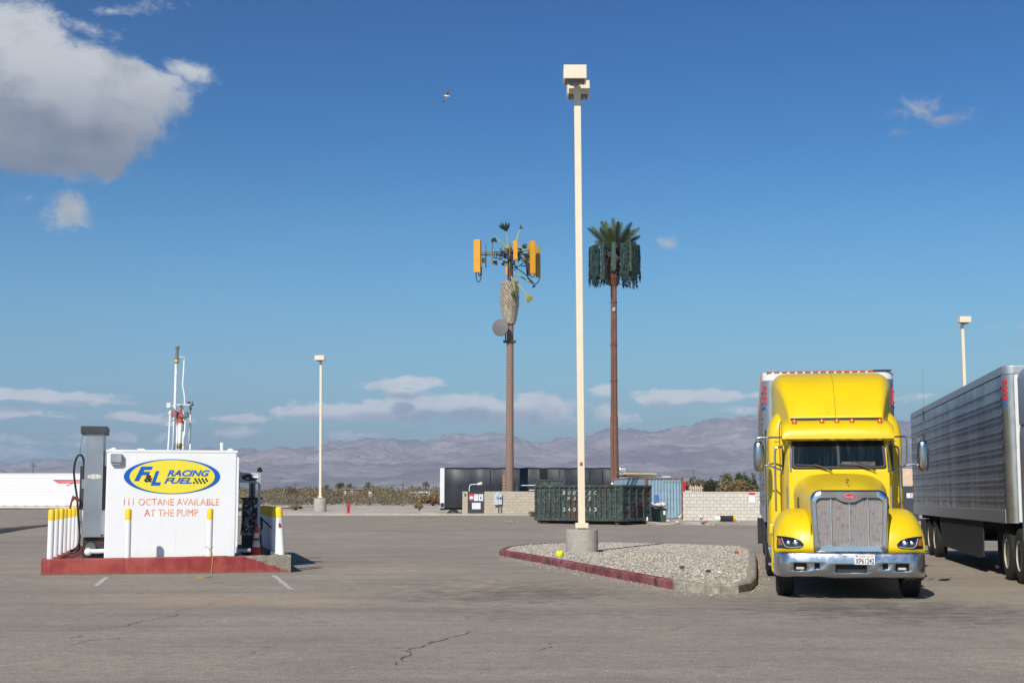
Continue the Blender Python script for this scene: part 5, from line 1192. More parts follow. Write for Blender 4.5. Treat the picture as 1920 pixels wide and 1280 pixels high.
# meter box
a = E(927, 946, -.25); c_ = E(941, 925, -.25); mb = thing('electric_meter_box', 'pale blue electric meter cabinet with round meter on the tan block wall', 'meter box', (enc.location.x + (a[0] + c_[0]) / 2, ED - .002, EZ + a[1]))
w_ = (c_[0] - a[0]) / 2; h_ = c_[1] - a[1]; mblue = mat('meter_pale_blue', srgb(186, 200, 212), .45, var=.05)
B = MB(); B.box(-w_, .03, -.25, 0, 0, h_); B.box(.034, w_, -.22, 0, .02, h_ - .02); B.build('cabinet', mblue, mb, bevel=.01)
B = MB(); B.cyl((-.06, -.33, h_ * .7), (-.06, -.252, h_ * .7), .1, n=16); B.build('meter', mat('meter_glass', (.4, .42, .42, 1), .15), mb, smooth=True)
B = MB(); B.box(.12, .24, -.24, -.222, h_ * .5, h_ * .68); B.build('switch', sbk, mb)
B = MB(); B.cyl((.02, -.1, -a[1] - .05), (.02, -.1, .0), .03); B.cyl((.22, -.1, -a[1] - .05), (.22, -.1, .0), .03); B.build('conduit', mat('conduit_brown', srgb(120, 112, 104), .5, .3), mb)
# floodlight on bent pipe
def W3(px, py, Y): return at(px, py, Y)
fl_ = thing('flood_light', 'small floodlight on a bent white pipe above the enclosure gate', 'floodlight', W3(880, 921, 105.1)); o_ = fl_.location.copy()
B = MB(); B.tube([W3(x, y, 105.1) - o_ for x, y in ((880, 925), (880, 913), (881, 909), (885, 907.5), (896, 907.5))], .03, 8, smooth=1); B.build('pipe', whpipe, fl_, smooth=True)
B = MB(); B.cyl(W3(896, 907.5, 105.1) - o_, W3(902, 906, 105.0) - o_, .08, .12); B.ball(tuple(W3(902, 906, 105.0) - o_), .11); B.build('lamp_heads', white, fl_, smooth=True)
# rail frame behind
rf_ = thing('pipe_rack', 'grey pipe rack standing behind the block wall beside the dumpster', 'rack', W3(969, 922, 109)); o_ = rf_.location.copy()
B = MB(); B.tube([W3(969, 921, 109) - o_, W3(969, 910, 109) - o_], .06, 8); B.tube([W3(1015, 921, 109) - o_, W3(1015, 910, 109) - o_], .06, 8); B.build('posts', whpipe, rf_)
B = MB(); B.tube([W3(967, 910, 109) - o_, W3(1020, 909.5, 109) - o_], .05, 8); B.tube([W3(992, 918.5, 109) - o_, W3(1020, 918, 109) - o_], .04, 8); B.build('rail', dullmetal, rf_)

# ---- black curtain trailer
BD = 110.0; bz = -.33; ax = at(825, 900, BD).x; bx = at(1177, 900, BD + 1).x
bt = thing('curtain_trailer', 'long black tarp covered trailer parked behind the block enclosure', 'semi trailer', (ax, BD, bz), R(1.5)); Lb = bx - ax
topz = 4.22; m, t, b, tc = custom('black_tarp')
n1 = t.noise(t.scale(tc, (.9, 1, .25)), 2.0, 5, .6); n2 = t.noise(tc, 1.1, 4, .6)
t.set(b.inputs['Base Color'], t.mix(t.ramp(n2, .35, .65), (.017, .018, .021, 1), (.028, .029, .033, 1))); b.inputs['Roughness'].default_value = .42
bn = t.n('ShaderNodeBump', ins={'Strength': .25, 'Distance': .05}); t.set(bn.inputs['Height'], n1); t.set(b.inputs['Normal'], bn.outputs[0]); tarp = m
B = MB(); rings = []
N = 60
for i in range(N + 1):
    x = .36 + (Lb - 1.1) * i / N; sag = .035 * abs(math.sin(i * math.pi / 8.57)) + .02 * mn.noise(Vector((i * .4, 0, 0))); bow = .02 * math.sin(i * math.pi / 4.3) + .03 * mn.noise(Vector((i * .3, 5, 0)))
    zt_ = topz + sag - .03
    rings.append([(x, bow * .5, 1.15), (x, bow - .03, 1.9), (x, bow - .02, 2.8), (x, .02 + bow, zt_ - .16), (x, .12, zt_ - .04), (x, .35, zt_), (x, 2.1, zt_), (x, 2.5, zt_ - .15), (x, 2.55, 1.15)])
B.loft(rings); B.build('tarp', tarp, bt, smooth=50)
B = MB(); 
for fx in (.26, .55, .66, .83, .905): x = .36 + (Lb - 1.1) * fx; B.box(x - .03, x + .03, -.06, 0, 1.2, topz - .2)
B.build('tarp_seam', mat('seam_black', (.008, .008, .01, 1), .6), bt)
xs2 = .36 + (Lb - 1.1) * .565; B = MB(); B.box(xs2 - .28, xs2 + .28, -.075, -.045, 1.3, topz - .05); B.build('tarp_patch', mat('matt_black_patch', (.006, .006, .008, 1), .8), bt)
B = MB(); B.box(0, .35, -.03, 2.58, 1.12, topz - .06); B.build('rear_frame', frontw, bt, bevel=.03)
B = MB(); B.box(Lb - .72, Lb - .05, -.02, 2.56, 1.2, topz - .02); B.build('front_bulkhead', dullmetal, bt, bevel=.12)
B = MB(); B.box(.04, .32, -.045, -.032, 1.18, 1.5); B.box(.02, .3, .1, 2.4, .95, 1.1); B.build('tail_light', darkframe, bt)
B = MB(); B.box(.3, Lb - .8, .2, 2.4, .98, 1.145); B.build('deck', darkframe, bt)
for xx in (1.0, 2.25):
    for yy in (.25, 2.3):
        w__ = wheel(bt, 0, 0, -1, rimm=rimw, dual=True); w__.rotation_euler = (0, 0, R(90)); w__.location = (xx, yy, 0)

# ---- white trailer far left
WD = 158.0; x0w = at(-62, 900, WD).x; x1w = at(205, 900, WD).x
wtr = thing('box_trailer', 'long white box trailer with red winged stripe behind the left bollards', 'semi trailer', (x0w, WD, .3)); Lw = x1w - x0w
m, t, b, tc = custom('ribbed_white_trailer'); sp = t.n('ShaderNodeSeparateXYZ', ins={0: tc}); wz = t.math('SINE', t.math('MULTIPLY', sp.outputs[2], 2 * math.pi / .17))
t.set(b.inputs['Base Color'], t.mix(t.ramp(wz, .6, .95, 0, .5), srgb(238, 236, 234), srgb(200, 198, 200))); b.inputs['Roughness'].default_value = .6
bn = t.n('ShaderNodeBump', ins={'Strength': .5, 'Distance': .02}); t.set(bn.inputs['Height'], wz); t.set(b.inputs['Normal'], bn.outputs[0])
WF = Frame(wtr.location, 0); ztw = WF.on(70, 888, 0)[1]; zbw = WF.on(70, 947, 0)[1]
B = MB(); B.box(0, Lw, 0, 2.5, zbw, ztw); B.build('body', m, wtr)
B = MB(); B.box(0, Lw, -.02, 2.52, zbw - .3, zbw - .002); B.box(-.02, Lw + .02, -.03, 2.53, ztw - .001, ztw + .09); B.build('rail', mat('rail_cream', srgb(206, 198, 184), .6, var=.12), wtr)
B = MB()
for k in range(14): B.box(.6 + k * 1.15, 1.1 + k * 1.15, -.035, -.022, zbw - .07, zbw - .01)
B.build('reflector_strip', mat('reflector_red', srgb(170, 80, 70), .5), wtr)
def wp(x, y): return WF.on(x / 4.174, 780 + y / 4.174, 0)
B = MB()
for poly in ([(408, 497), (640, 497), (640, 503), (425, 506)], [(428, 508), (640, 507), (640, 514), (440, 516)], [(440, 519), (640, 517), (640, 524), (458, 526)], [(510, 545), (560, 524), (575, 524), (530, 545)]):
    B.prism([wp(*p) for p in reversed(poly)], -.012, -.003)
B.build('winged_stripe', mat('stripe_red', srgb(206, 44, 66), .5), wtr)
B = MB()
B.box(1, Lw - 1, .3, 2.2, .75, zbw - .31); B.build('chassis', darkframe, wtr)
for xx in (2.2, 3.5, Lw - 2.5, Lw - 1.2):
    for yy in (.3, 2.2):
        w__ = wheel(wtr, 0, 0, -1, rimm=rimw, dual=True); w__.rotation_euler = (0, 0, R(90)); w__.location = (xx, yy, 0)
# silver tank/dock edge under it at ground: low cream box on left
B = MB(); B.box(-.5, 5.5, .2, 2.2, .05, .75); B.build('landing_box', mat('under_box', srgb(120, 112, 100), .7, var=.3), wtr)

# ---- dumpster (roll-off)
m, t, b, tc = custom('dumpster_green'); n1 = t.noise(tc, 2.2, 6, .7, .4); n2 = t.noise(tc, 6, 7, .72, .6); n3 = t.noise(tc, .8, 4, .6)
c = t.mix(t.ramp(n1, .35, .65), srgb(44, 54, 50), srgb(66, 78, 72)); c = t.mix(t.ramp(n2, .50, .62, 0, .75), c, srgb(108, 114, 104)); c = t.mix(t.ramp(n3, .54, .64, 0, .7), c, srgb(92, 60, 44)); c = t.mix(t.ramp(n2, .2, .34, .8, 0), c, srgb(34, 30, 26))
t.set(b.inputs['Base Color'], c); b.inputs['Roughness'].default_value = .65; bn = t.n('ShaderNodeBump', ins={'Strength': .5, 'Distance': .03}); t.set(bn.inputs['Height'], n2); t.set(b.inputs['Normal'], bn.outputs[0]); dgreen = m
DA = R(-38); near = Vector((at(1166, 980, 80.5).x, 80.5, zf(80.5) + .02))
DF = Frame(near, DA)                       # local: -x along long side, +y along the end
dl = -DF.on(1005, 940, 0)[0]
dy = DF.side(1218, 940, 0)[0]
print('dumpster', dl, dy)
dz0 = .28; dzt = DF.on(1160, 910, 0)[1]
dp = thing('roll_off_dumpster', 'large dark green ribbed roll off dumpster with white lettering and rusty wheels', 'dumpster', near, DA)
B = MB(); B.box(-dl, 0, 0, .06, dz0, dzt); B.box(-dl, -dl + .06, .06, dy, dz0, dzt); B.box(-dl + .06, 0, dy - .06, dy, dz0, dzt); B.box(-.06, 0, .06, dy - .06, dz0, dzt); B.box(-dl, 0, 0, dy, dz0 - .02, dz0 + .05); B.build('bin', dgreen, dp)
B = MB(); nr = 17
for k in range(nr + 1): x = -dl + dl * k / nr; B.box(x - .045, x + .045, -.09, -.002, dz0, dzt - .05)
B.box(-dl - .08, .08, -.1, .0, dzt - .08, dzt + .04); B.box(-dl - .08, .08, -.11, 0, dz0 - .1, dz0 + .06)
for k in range(1, 6): z = dz0 + (dzt - dz0) * k / 6; B.box(-dl, 0, -.035, -.001, z - .014, z + .014)
B.build('side_ribs', dgreen, dp, bevel=.01)
B = MB()
for k in range(5): y = dy * k / 4; B.box(.002, .09, y - .06, y + .06, dz0, dzt - .03)
B.box(0, .12, -.1, dy + .08, dzt - .08, dzt + .04); B.box(0, .13, -.1, dy + .08, dz0 - .1, dz0 + .1)
for k in range(1, 4): z = dz0 + (dzt - dz0) * k / 4; B.box(.001, .05, 0, dy, z - .03, z + .03)
B.build('end_door', dgreen, dp, bevel=.01)
B = MB(); B.box(.01, .06, dy * .42, dy * .72, dz0 + .12, dz0 + .75); B.build('hook_opening', mat('opening_black', (.008, .007, .007, 1), .9), dp)
rustm = mat('rusty_steel', srgb(84, 60, 46), .9, var=.4, vscale=5, bump=.5)
B = MB(); B.box(-dl * .97, .05, .5, .7, .05, .18); B.box(-dl * .97, .05, dy - .7, dy - .5, .05, .18); B.build('skid_rail', rustm, dp)
for (xx, yy) in ((-dl + .25, .12), (-.35, .12), (-.35, dy - .15), (-dl + .25, dy - .15)):
    B = MB(); B.cyl((xx, yy - .1, .14), (xx, yy + .1, .14), .15, n=18); B.cyl((xx, yy - .12, .14), (xx, yy + .12, .14), .05, n=10); B.build('roller_wheel', rustm, dp, smooth=30)
B = MB(); z9 = DF.on(1040, 901, 0)[1]; x9 = DF.on(1060, 905, 0)[0]; B.box(-dl - .06, x9, .0, .12, dzt + .3, z9 + .08); B.box(-dl - .06, -dl + .1, 0, .12, dzt + .04, z9 + .08); B.box(x9 - .1, x9, .0, .1, dzt + .04, z9); B.box(-dl + .12, x9 - .1, .04, .08, dzt + .042, dzt + .3); B.build('raised_lip', dgreen, dp)
wl = mat('dumpster_letter_white', srgb(182, 184, 178), .7, var=.35, vscale=9)
def drow(y0, y1, chars, sh):
    out = []
    for ch, px in chars: hw9 = .8 if ch == '1' else 2.6; a = DF.on(px - hw9, y1, -.1); c_ = DF.on(px + hw9, y0, -.1); out.append((ch, a[0], c_[0], a[1], c_[1], sh, .012))
    return out
items = drow(920, 927, zip('BURRTEC', (1057.5, 1067.3, 1077, 1087, 1096.8, 1106.3, 1116.2)), .25) + drow(930.5, 937.5, zip('WASTE', (1066.8, 1077, 1087, 1096.8, 1106.3)), .25) + drow(951, 958.5, zip('340113', (1057.5, 1067.3, 1077, 1096.8, 1106.3, 1116.2)), 0)
letters('dumpster_lettering', items, wl, dp, -.1, .006)

# ---- shipping container
m, t, b, tc = custom('container_blue'); n1 = t.noise(tc, 1.8, 6, .7, .3); n2 = t.noise(t.scale(tc, (3, 3, .5)), 2.4, 6, .7, .3); n3 = t.noise(tc, 7, 6, .7)
c = t.mix(t.ramp(n1, .35, .65), srgb(132, 158, 170), srgb(152, 176, 186)); c = t.mix(t.ramp(n2, .6, .74, 0, .6), c, srgb(120, 110, 96)); c = t.mix(t.ramp(n3, .66, .76, 0, .8), c, srgb(92, 120, 160))
t.set(b.inputs['Base Color'], c); b.inputs['Roughness'].default_value = .7; cblue = m
rusto = mat('rust_orange', srgb(138, 88, 62), .9, var=.35, vscale=6)
CA = R(15); cp_ = Vector((at(1211.5, 973, 87.5).x, 87.5, zf(83) + .15)); CFm = Frame(cp_, CA); cw_ = CFm.on(1281.5, 930, 0)[0]; ch_ = CFm.on(1240, 894, 0)[1]; cl_ = 6.06
print('container', cw_, ch_)
ct = thing('shipping_container', 'weathered light blue shipping container with rusty corner posts behind the dumpster', 'shipping container', cp_, CA)
B = MB(); B.box(.05, cw_ - .05, .08, cl_ - .05, .1, ch_ - .1); 
n_ = 44; vs = []
for i in range(n_ + 1):
    x = .1 + (cw_ - .2) * i / n_; d = (.0, .0, .05, .05)[i % 4]; vs += [(x, .01 + d, .13), (x, .01 + d, ch_ - .11)]
B.add(vs, [(2 * i, 2 * i + 2, 2 * i + 3, 2 * i + 1) for i in range(n_)]); B.box(.001, .05, .1, cl_ - .1, .12, ch_ - .12)
B.build('panels', cblue, ct)
B = MB(); 
for x in (0, cw_ - .12):
    for y in (-.02, cl_ - .12): B.box(x - .01, x + .13, y, y + .14, 0, ch_)
B.build('corner_post', rusto, ct, bevel=.01)
B = MB(); B.box(.12, cw_ - .12, -.02, .1, ch_ - .12, ch_ - .005); B.box(.12, cw_ - .12, -.02, .1, .02, .13); B.box(-.01, .1, .12, cl_ - .12, ch_ - .12, ch_ - .005); B.box(-.01, .1, .12, cl_ - .12, .02, .13); B.box(.05, cw_ - .05, .1, cl_ - .1, ch_ - .1, ch_ - .03); B.build('top_rail', mat('rail_blue_rust', srgb(126, 128, 126), .8, var=.4, dirt=srgb(128, 80, 56), dirt_amt=.6), ct)
a = CFm.on(1243, 903, 0); c_ = CFm.on(1276, 899, 0); letters('container_number', [('OGLE 185574 2', a[0], c_[0], a[1], c_[1], 0, .02)], wl, ct, -.004, .006)
a = CFm.on(1226, 943, 0); c_ = CFm.on(1235, 927, 0); MB().box(a[0], c_[0], -.008, .006, a[1], c_[1]).build('blue_patch', mat('patch_blue', srgb(84, 124, 180), .7, var=.3, vscale=6), ct)
# lumber on top
lb = thing('lumber_pile', 'weathered planks lying on the roof of the blue container', 'lumber', CFm.M @ Vector((.2, 1.5, ch_)), R(3)); 
wood = mat('grey_wood', srgb(120, 104, 84), .9, var=.35, vscale=5); woodl = mat('pale_wood', srgb(206, 190, 150), .9, var=.2)
for (x0_, x1_, y, z, r_, mm) in ((-1.1, 1.0, 0, .2, -.02, woodl), (-1.3, .9, .4, .12, .02, wood), (-1.5, .3, .8, .24, -.05, wood), (-.9, 1.3, -.3, .06, -.03, wood), (-1.4, 1.4, 1.2, .04, .0, wood)):
    MB().box(x0_, x1_, y - .12, y + .12, z, z + .07, Matrix.Rotation(-r_, 4, 'Y')).build('plank', mm, lb)
MB().box(1.0, 1.9, 0, .6, 0, .07).build('white_scrap', white, lb)
# green bin + bags
bp_ = at(1234, 975, 84.5); bn_ = thing('green_trash_bin', 'dark green plastic bin heaped with white bags beside the blue container', 'bin', (bp_.x, 84.5, zf(83) + .1), R(4))
bw_ = 32 / FPX * 84.5 / 2; bh_ = 24 / FPX * 84.5
B = MB(); B.add([(-bw_ * .93, 0, 0), (bw_ * .93, 0, 0), (bw_ * .93, .7, 0), (-bw_ * .93, .7, 0), (-bw_, -.05, bh_), (bw_, -.05, bh_), (bw_, .8, bh_), (-bw_, .8, bh_)], [(0, 3, 2, 1), (4, 5, 6, 7), (0, 1, 5, 4), (1, 2, 6, 5), (2, 3, 7, 6), (3, 0, 4, 7)])
B.build('bin_body', mat('bin_green', srgb(52, 74, 58), .6, var=.15), bn_, bevel=.02)
MB().box(-bw_ - .02, bw_ + .02, -.08, .83, bh_ - .05, bh_ + .02).build('rim', mat('bin_rim', srgb(40, 56, 46), .6), bn_)
MB().box(bw_ - .2, bw_ - .08, -.06, -.052, bh_ - .35, bh_ - .12).build('label_sticker', white, bn_)
bags = MB(); rnd = random.Random(3)
for k in range(9): bags.ball((rnd.uniform(-.5, .3), rnd.uniform(0, .5), bh_ + .12 + rnd.uniform(0, .14)), (rnd.uniform(.18, .32), .25, rnd.uniform(.1, .2)), 9, 6)
o = bags.build('trash_bags', mat('white_bag', srgb(226, 214, 214), .5, var=.15, vscale=9, bump=1, bscale=12), smooth=True); o.location = bn_.location; tag(o, 'crumpled white trash bags heaped on the green bin', 'trash bag')
# right block wall
wd = 86.0; w0 = at(1281, 950, wd); w1 = at(1480, 950, wd); wz_ = .2
rw = thing('block_wall', 'pale grey concrete block wall left of the yellow truck', 'wall', (w0.x, wd, wz_))
wh_ = at(1350, 923, wd).z - wz_; B = MB(); B.box(0, 14, 0, .2, -.3, wh_); B.build('wall', whblk, rw); MB().box(-.01, 14, -.01, .21, wh_ - .003, wh_ + .05).build('cap', mat('wall_cap', srgb(206, 200, 186), .9, var=.1), rw)
q = Frame(rw.location, 0); a = q.on(1404, 942, 0); c_ = q.on(1415.5, 923, 0); MB().box(a[0], c_[0], -.02, -.005, a[1], c_[1]).build('sign', swh, rw); d_ = q.on(1404, 927.5, 0)
MB().box(a[0], c_[0], -.028, -.021, d_[1], c_[1] + .0).build('sign_band', mat('sign_red2', srgb(214, 40, 50), .5), rw)
# structure seen between the two rigs
g = thing('guard_shack', 'small peach and dark grey structure glimpsed between truck and silver trailer', 'shed', (at(1700, 950, 84).x, 84, .1)); gF = Frame(g.location, 0)
a = gF.on(1690, 975, 0); c_ = gF.on(1722, 911, 0); MB().box(a[0], c_[0], 0, 2, 0, c_[1]).build('dark_wall', mat('dark_grey_paint', (.05, .055, .06, 1), .6), g)
a = gF.on(1690, 911, 0); c_ = gF.on(1722, 878, 0); MB().box(a[0], c_[0], .1, 1.9, a[1] + .003, c_[1]).build('peach_wall', mat('peach_paint', srgb(216, 186, 160), .7), g)
a = gF.on(1700, 933, 0); c_ = gF.on(1716, 924, 0); MB().box(a[0], c_[0], -.02, -.003, a[1], c_[1]).build('sign', swh, g)
q_ = ((a[0] + c_[0]) / 2 + .06, (a[1] + c_[1]) / 2); B = MB(); B.tube([(q_[0] + .09 * math.cos(i * .5236), -.028, q_[1] + .09 * math.sin(i * .5236)) for i in range(13)], .02, 5); B.build('sign_ring', srd, g)
# red vehicle, wooden fence behind the wall
rv = thing('red_truck', 'red vehicle cab peeking above the block wall beside the blue container', 'vehicle', (at(1284, 920, 95).x, 95, .3)); rF = Frame(rv.location, 0); zt_ = rF.on(1284, 903, 0)[1]; xr_ = rF.on(1291.5, 918, 0)[0]; zs_ = rF.on(1291, 918, 0)[1]
B = MB(); B.prism([(-2.2, .5), (xr_ + .9, .5), (xr_ + .9, zs_ - .5), (xr_ + .05, zs_ - .3), (xr_, zs_), (.22, zt_ - .1), (-.2, zt_), (-2.2, zt_)], 0, 1.9); B.build('body', mat('vehicle_red', srgb(190, 24, 40), .35, coat=.5), rv, bevel=.06)
B = MB(); B.prism([(xr_ - .2, zs_ - .02), (xr_ - .03, zs_ - .02), (.18, zt_ - .22), (.05, zt_ - .3)], -.012, -.002); B.build('window', wsg, rv)
for xx in (-1.4, xr_ + .2):
    w__ = wheel(rv, 0, 0, -1, r=.38, w=.25); w__.rotation_euler = (0, 0, R(90)); w__.location = (xx, .2, .02)
MB().box(.0, .5, -.1, -.03, zs_ - .35, zs_ - .04).build('crate_lid', mat('mint', srgb(190, 214, 196), .6), rv)
fn = thing('wooden_fence', 'short run of pale wooden boards above the block wall right of the blue container', 'fence', (at(1292, 924, 90).x, 90, .25)); fF = Frame(fn.location, 0); B = MB()
for k, px in enumerate((1293, 1296, 1299.5, 1303, 1306.5, 1310, 1313.5)):
    x, z = fF.on(px, 909 + (k % 3) * 1.2, 0); B.box(x, x + .075, 0, .03, 0, z)
B.box(0, .9, .03, .07, 1.9, 1.98); B.build('board', mat('pale_board', srgb(206, 184, 156), .85, var=.15), fn)
# fallen bollard drum, hydrant, litter, gulls
p = gp(1358, 985, .1); fb = thing('fallen_bollard', 'toppled black and white bollard with yellow end lying by the block wall', 'bollard', (at(1358, 981, 82).x, 82, zf(82) + .17), R(4)); s_ = FPX / 82
B = MB(); B.cyl((-.58, 0, .16), (-.25, 0, .16), .15); B.build('white_end', white, fb, smooth=30); B = MB(); B.cyl((-.25, 0, .16), (.5, 0, .16), .165); B.build('black_sleeve', black, fb, smooth=30); B = MB(); B.cyl((.5, 0, .17), (.66, 0, .17), .19, .15); B.build('yellow_end', yellowp, fb, smooth=30)
hd = thing('fire_hydrant', 'red fire hydrant standing on the back kerb', 'fire hydrant', (at(653, 962, 106).x, 106, .42)); k_ = at(653, 943, 106).z - .42
B = MB(); B.lathe([(.17, 0), (.17, .04), (.11, .05), (.1, k_ * .62), (.14, k_ * .65), (.14, k_ * .7), (.11, k_ * .72), (.1, k_ * .88), (.06, k_ * .95), (.03, k_)], 16); B.build('barrel', redp, hd, smooth=30)
B = MB(); B.cyl((-.19, 0, k_ * .72), (.19, 0, k_ * .72), .05); B.cyl((0, -.2, k_ * .6), (0, 0, k_ * .6), .065); B.build('outlet', redp, hd, smooth=30)
gw = mat('gull_white', srgb(232, 230, 226), .8); gg = mat('gull_grey', srgb(120, 122, 128), .8); gy = mat('gull_beak', srgb(200, 150, 50), .6)
def gull(px, py, Y, rz, label):
    p = at(px, py, Y); g = thing('gull', label, 'gull', (p.x, Y, zf(Y) if Y < 81 else zf(Y) + .12), rz, 'gulls standing by the dumpster')
    B = MB(); rings = []
    for (x, z, r1, r2) in ((-.22, .26, .01, .01), (-.14, .25, .045, .04), (-.02, .24, .08, .075), (.08, .27, .075, .08), (.13, .33, .045, .05), (.15, .39, .035, .035), (.16, .43, .042, .04), (.2, .44, .025, .025), (.22, .435, .008, .008)):
        rings.append([(x - r2 * .3 * math.sin(a * .7854), r1 * math.cos(a * .7854), z + r2 * math.sin(a * .7854)) for a in range(8)])
    B.loft(rings); B.build('body', gw, g, smooth=True)
    B = MB(); B.ball((-.07, .065, .26), (.16, .02, .05), 8, 5); B.ball((-.07, -.065, .26), (.16, .02, .05), 8, 5); B.build('wing', gg, g, smooth=True)
    B = MB(); B.cyl((.0, .03, .0), (.0, .03, .18), .008, n=5); B.cyl((.0, -.03, .0), (.0, -.03, .18), .008, n=5); B.build('legs', gy, g)
    B = MB(); B.cyl((.21, 0, .435), (.265, 0, .425), .012, .003, 6); B.build('beak', gy, g); return g
gull(1213.5, 985, 79.5, R(80), 'white gull standing on asphalt in front of the dumpster end'); gull(1272, 981, 82, R(10), 'white gull beside scattered paper below the blue container'); gull(1315, 982, 81, R(100), 'white gull next to a red cup near the block wall')
def litter(px, py, Y, sz, col, nm, lab):
    p = at(px, py, Y); B = MB(); rings = []; rnd = random.Random(px)
    B.add([(rnd.uniform(-1, -.6) * sz, -sz * .4, .0), (rnd.uniform(.6, 1) * sz, -sz * .3, .01), (sz * .7, sz * .5, sz * .3), (-sz * .6, sz * .6, sz * .2), (0, 0, sz * .6), (0, .1 * sz, -.01)], [(0, 1, 4), (1, 2, 4), (2, 3, 4), (3, 0, 4), (1, 0, 5), (2, 1, 5), (3, 2, 5), (0, 3, 5)])
    o = B.build(nm, mat(nm + str(px), col, .7, var=.1)); o.location = (p.x, Y, (zf(Y) if Y < 81 else zf(Y) + .13) + .01); tag(o, lab, 'litter')
litter(1270, 984, 81.2, .17, srgb(214, 204, 188), 'crumpled_paper', 'crumpled tan paper lying beside a gull below the blue container')
litter(1323, 981, 81.5, .14, srgb(190, 70, 60), 'red_cup', 'small red cup right of the third gull near the block wall')
litter(1343, 988, 80.2, .1, srgb(200, 60, 50), 'red_can', 'red and white can on asphalt in front of the fallen bollard')
litter(1337, 987, 80.3, .08, srgb(214, 206, 196), 'paper_scrap', 'pale paper scrap left of the red can')
litter(1385, 984, 81.5, .1, srgb(214, 208, 196), 'paper_scrap', 'pale paper scrap right of the fallen bollard')
litter(1252, 974, 84, .14, srgb(226, 228, 230), 'plastic_jug', 'white plastic jug at the right foot of the green bin')
for k, (px, py) in enumerate(((946, 977), (953, 977.5), (958, 977.2), (970, 977.6))): 
    p = gp(px, py, .2); litter(px, py, p.y, .07, srgb(200, 180, 150), 'paper_scrap', ('leftmost', 'second', 'third', 'rightmost')[k] + ' of four tan scraps on asphalt below the meter wall')
# ---- flying gull
gp_ = at(838, 180, 60); fg = thing('flying_gull', 'gull with dark wing tips gliding high in the sky left of the tall lamp', 'gull', gp_, 0)
gd = mat('gull_wing_brown', srgb(112, 98, 90), .8); gk = mat('gull_wing_black', srgb(22, 24, 34), .8); s_ = 60 / FPX / 21.3      # metres per zoomed pixel
def F(x, y): return ((x - 810) * s_, 0, (590 - y) * s_)
B = MB(); rings = []
for (x, y, r_) in ((680, 585, 8), (715, 582, 26), (770, 582, 38), (830, 592, 34), (875, 597, 22), (905, 598, 16), (935, 600, 4)):
    c_ = F(x, y); rings.append([(c_[0], c_[1] + r_ * s_ * math.cos(a * .7854), c_[2] + r_ * s_ * math.sin(a * .7854)) for a in range(8)])
B.loft(rings); B.build('body', gw, fg, smooth=True)
def wing(pts, y_amp, nm):
    B = MB(); vs = []; n_ = len(pts)
    for i, (a, c_) in enumerate(pts): yy = y_amp * math.sin(i / (n_ - 1) * 2.2); p1 = F(*a); p2 = F(*c_); vs += [(p1[0], yy - .012, p1[2]), (p2[0], yy - .012, p2[2]), (p2[0], yy + .004, p2[2]), (p1[0], yy + .012, p1[2])]
    rings = [vs[i * 4:(i + 1) * 4] for i in range(n_)]; k = n_ - 2
    B.cur = 0; B.loft(rings[:k + 1]); B.cur = 1; B.loft(rings[k:]); B.build(nm, [gd, gk], fg)
wing([((745, 575), (870, 590)), ((770, 510), (865, 540)), ((820, 465), (890, 500)), ((870, 430), (945, 455)), ((860, 385), (930, 410)), ((880, 375), (895, 380))], -.12, 'wing')
wing([((735, 600), (850, 600)), ((740, 690), (840, 690)), ((725, 770), (800, 780)), ((690, 830), (760, 830)), ((660, 890), (690, 885))], -.15, 'wing')

# ---- cell towers
TD = 107.5; ks = FPX / TD
def ztow(py, D=TD): return at(957, py, D).z - .4
bark = mat('tower_brown', srgb(128, 98, 82), .85, var=.18, vscale=3, bump=.8, bscale=14); barkr = mat('tower_redbrown', srgb(124, 88, 72), .85, var=.2, vscale=2.5, bump=.6, bscale=12)
ywp = mat('antenna_yellow', srgb(222, 154, 26), .55, var=.08); ywd = mat('antenna_yellow_dull', srgb(190, 160, 80), .6); dk = mat('antenna_cable', (.02, .03, .035, 1), .6); ylg = mat('frond_stalk', srgb(176, 170, 84), .7, var=.15)
frg = mat('frond_green', srgb(78, 92, 52), .8, var=.3); frd = mat('frond_dark', srgb(30, 42, 34), .8, var=.3); frp = mat('frond_pale', srgb(150, 150, 70), .8, var=.2)
m, t, b, tc = custom('tower_bark'); sp = t.n('ShaderNodeSeparateXYZ', ins={0: tc}); an = t.math('ARCTAN2', sp.outputs[0], sp.outputs[1])
cvx = t.n('ShaderNodeCombineXYZ', ins={0: t.math('MULTIPLY', an, .3), 1: sp.outputs[2]}); br = t.n('ShaderNodeTexBrick', ins={'Vector': cvx.outputs[0], 'Color1': srgb(132, 102, 86), 'Color2': srgb(112, 86, 74), 'Mortar': srgb(158, 134, 116), 'Scale': 1.0, 'Mortar Size': .02, 'Brick Width': .16, 'Row Height': .12})
t.set(b.inputs['Base Color'], br.outputs[0]); b.inputs['Roughness'].default_value = .9; tbark = m
tw = thing('antenna_tower', 'brown monopole cell tower with yellow panel antennas, sparse fronds and round dish', 'cell tower', (at(955.5, 921, TD).x, TD, .4))
def tp(px, py, d=0.0): q = at(px, py, TD + d) - tw.location; return (q.x, d, q.z)
B = MB(); B.cyl((0, 0, 0), tp(956.5, 608), .31, .255, 24); B.build('trunk', tbark, tw, smooth=30)
B = MB(); B.cyl(tp(956.5, 610), tp(957, 470), .24, .2, 16); B.build('mast', mat('mast_brown', srgb(80, 62, 58), .7, var=.2), tw, smooth=30)
B = MB(); rnd = random.Random(5); zt1 = tp(957, 531)[2]; zb1 = tp(957, 606)[2]
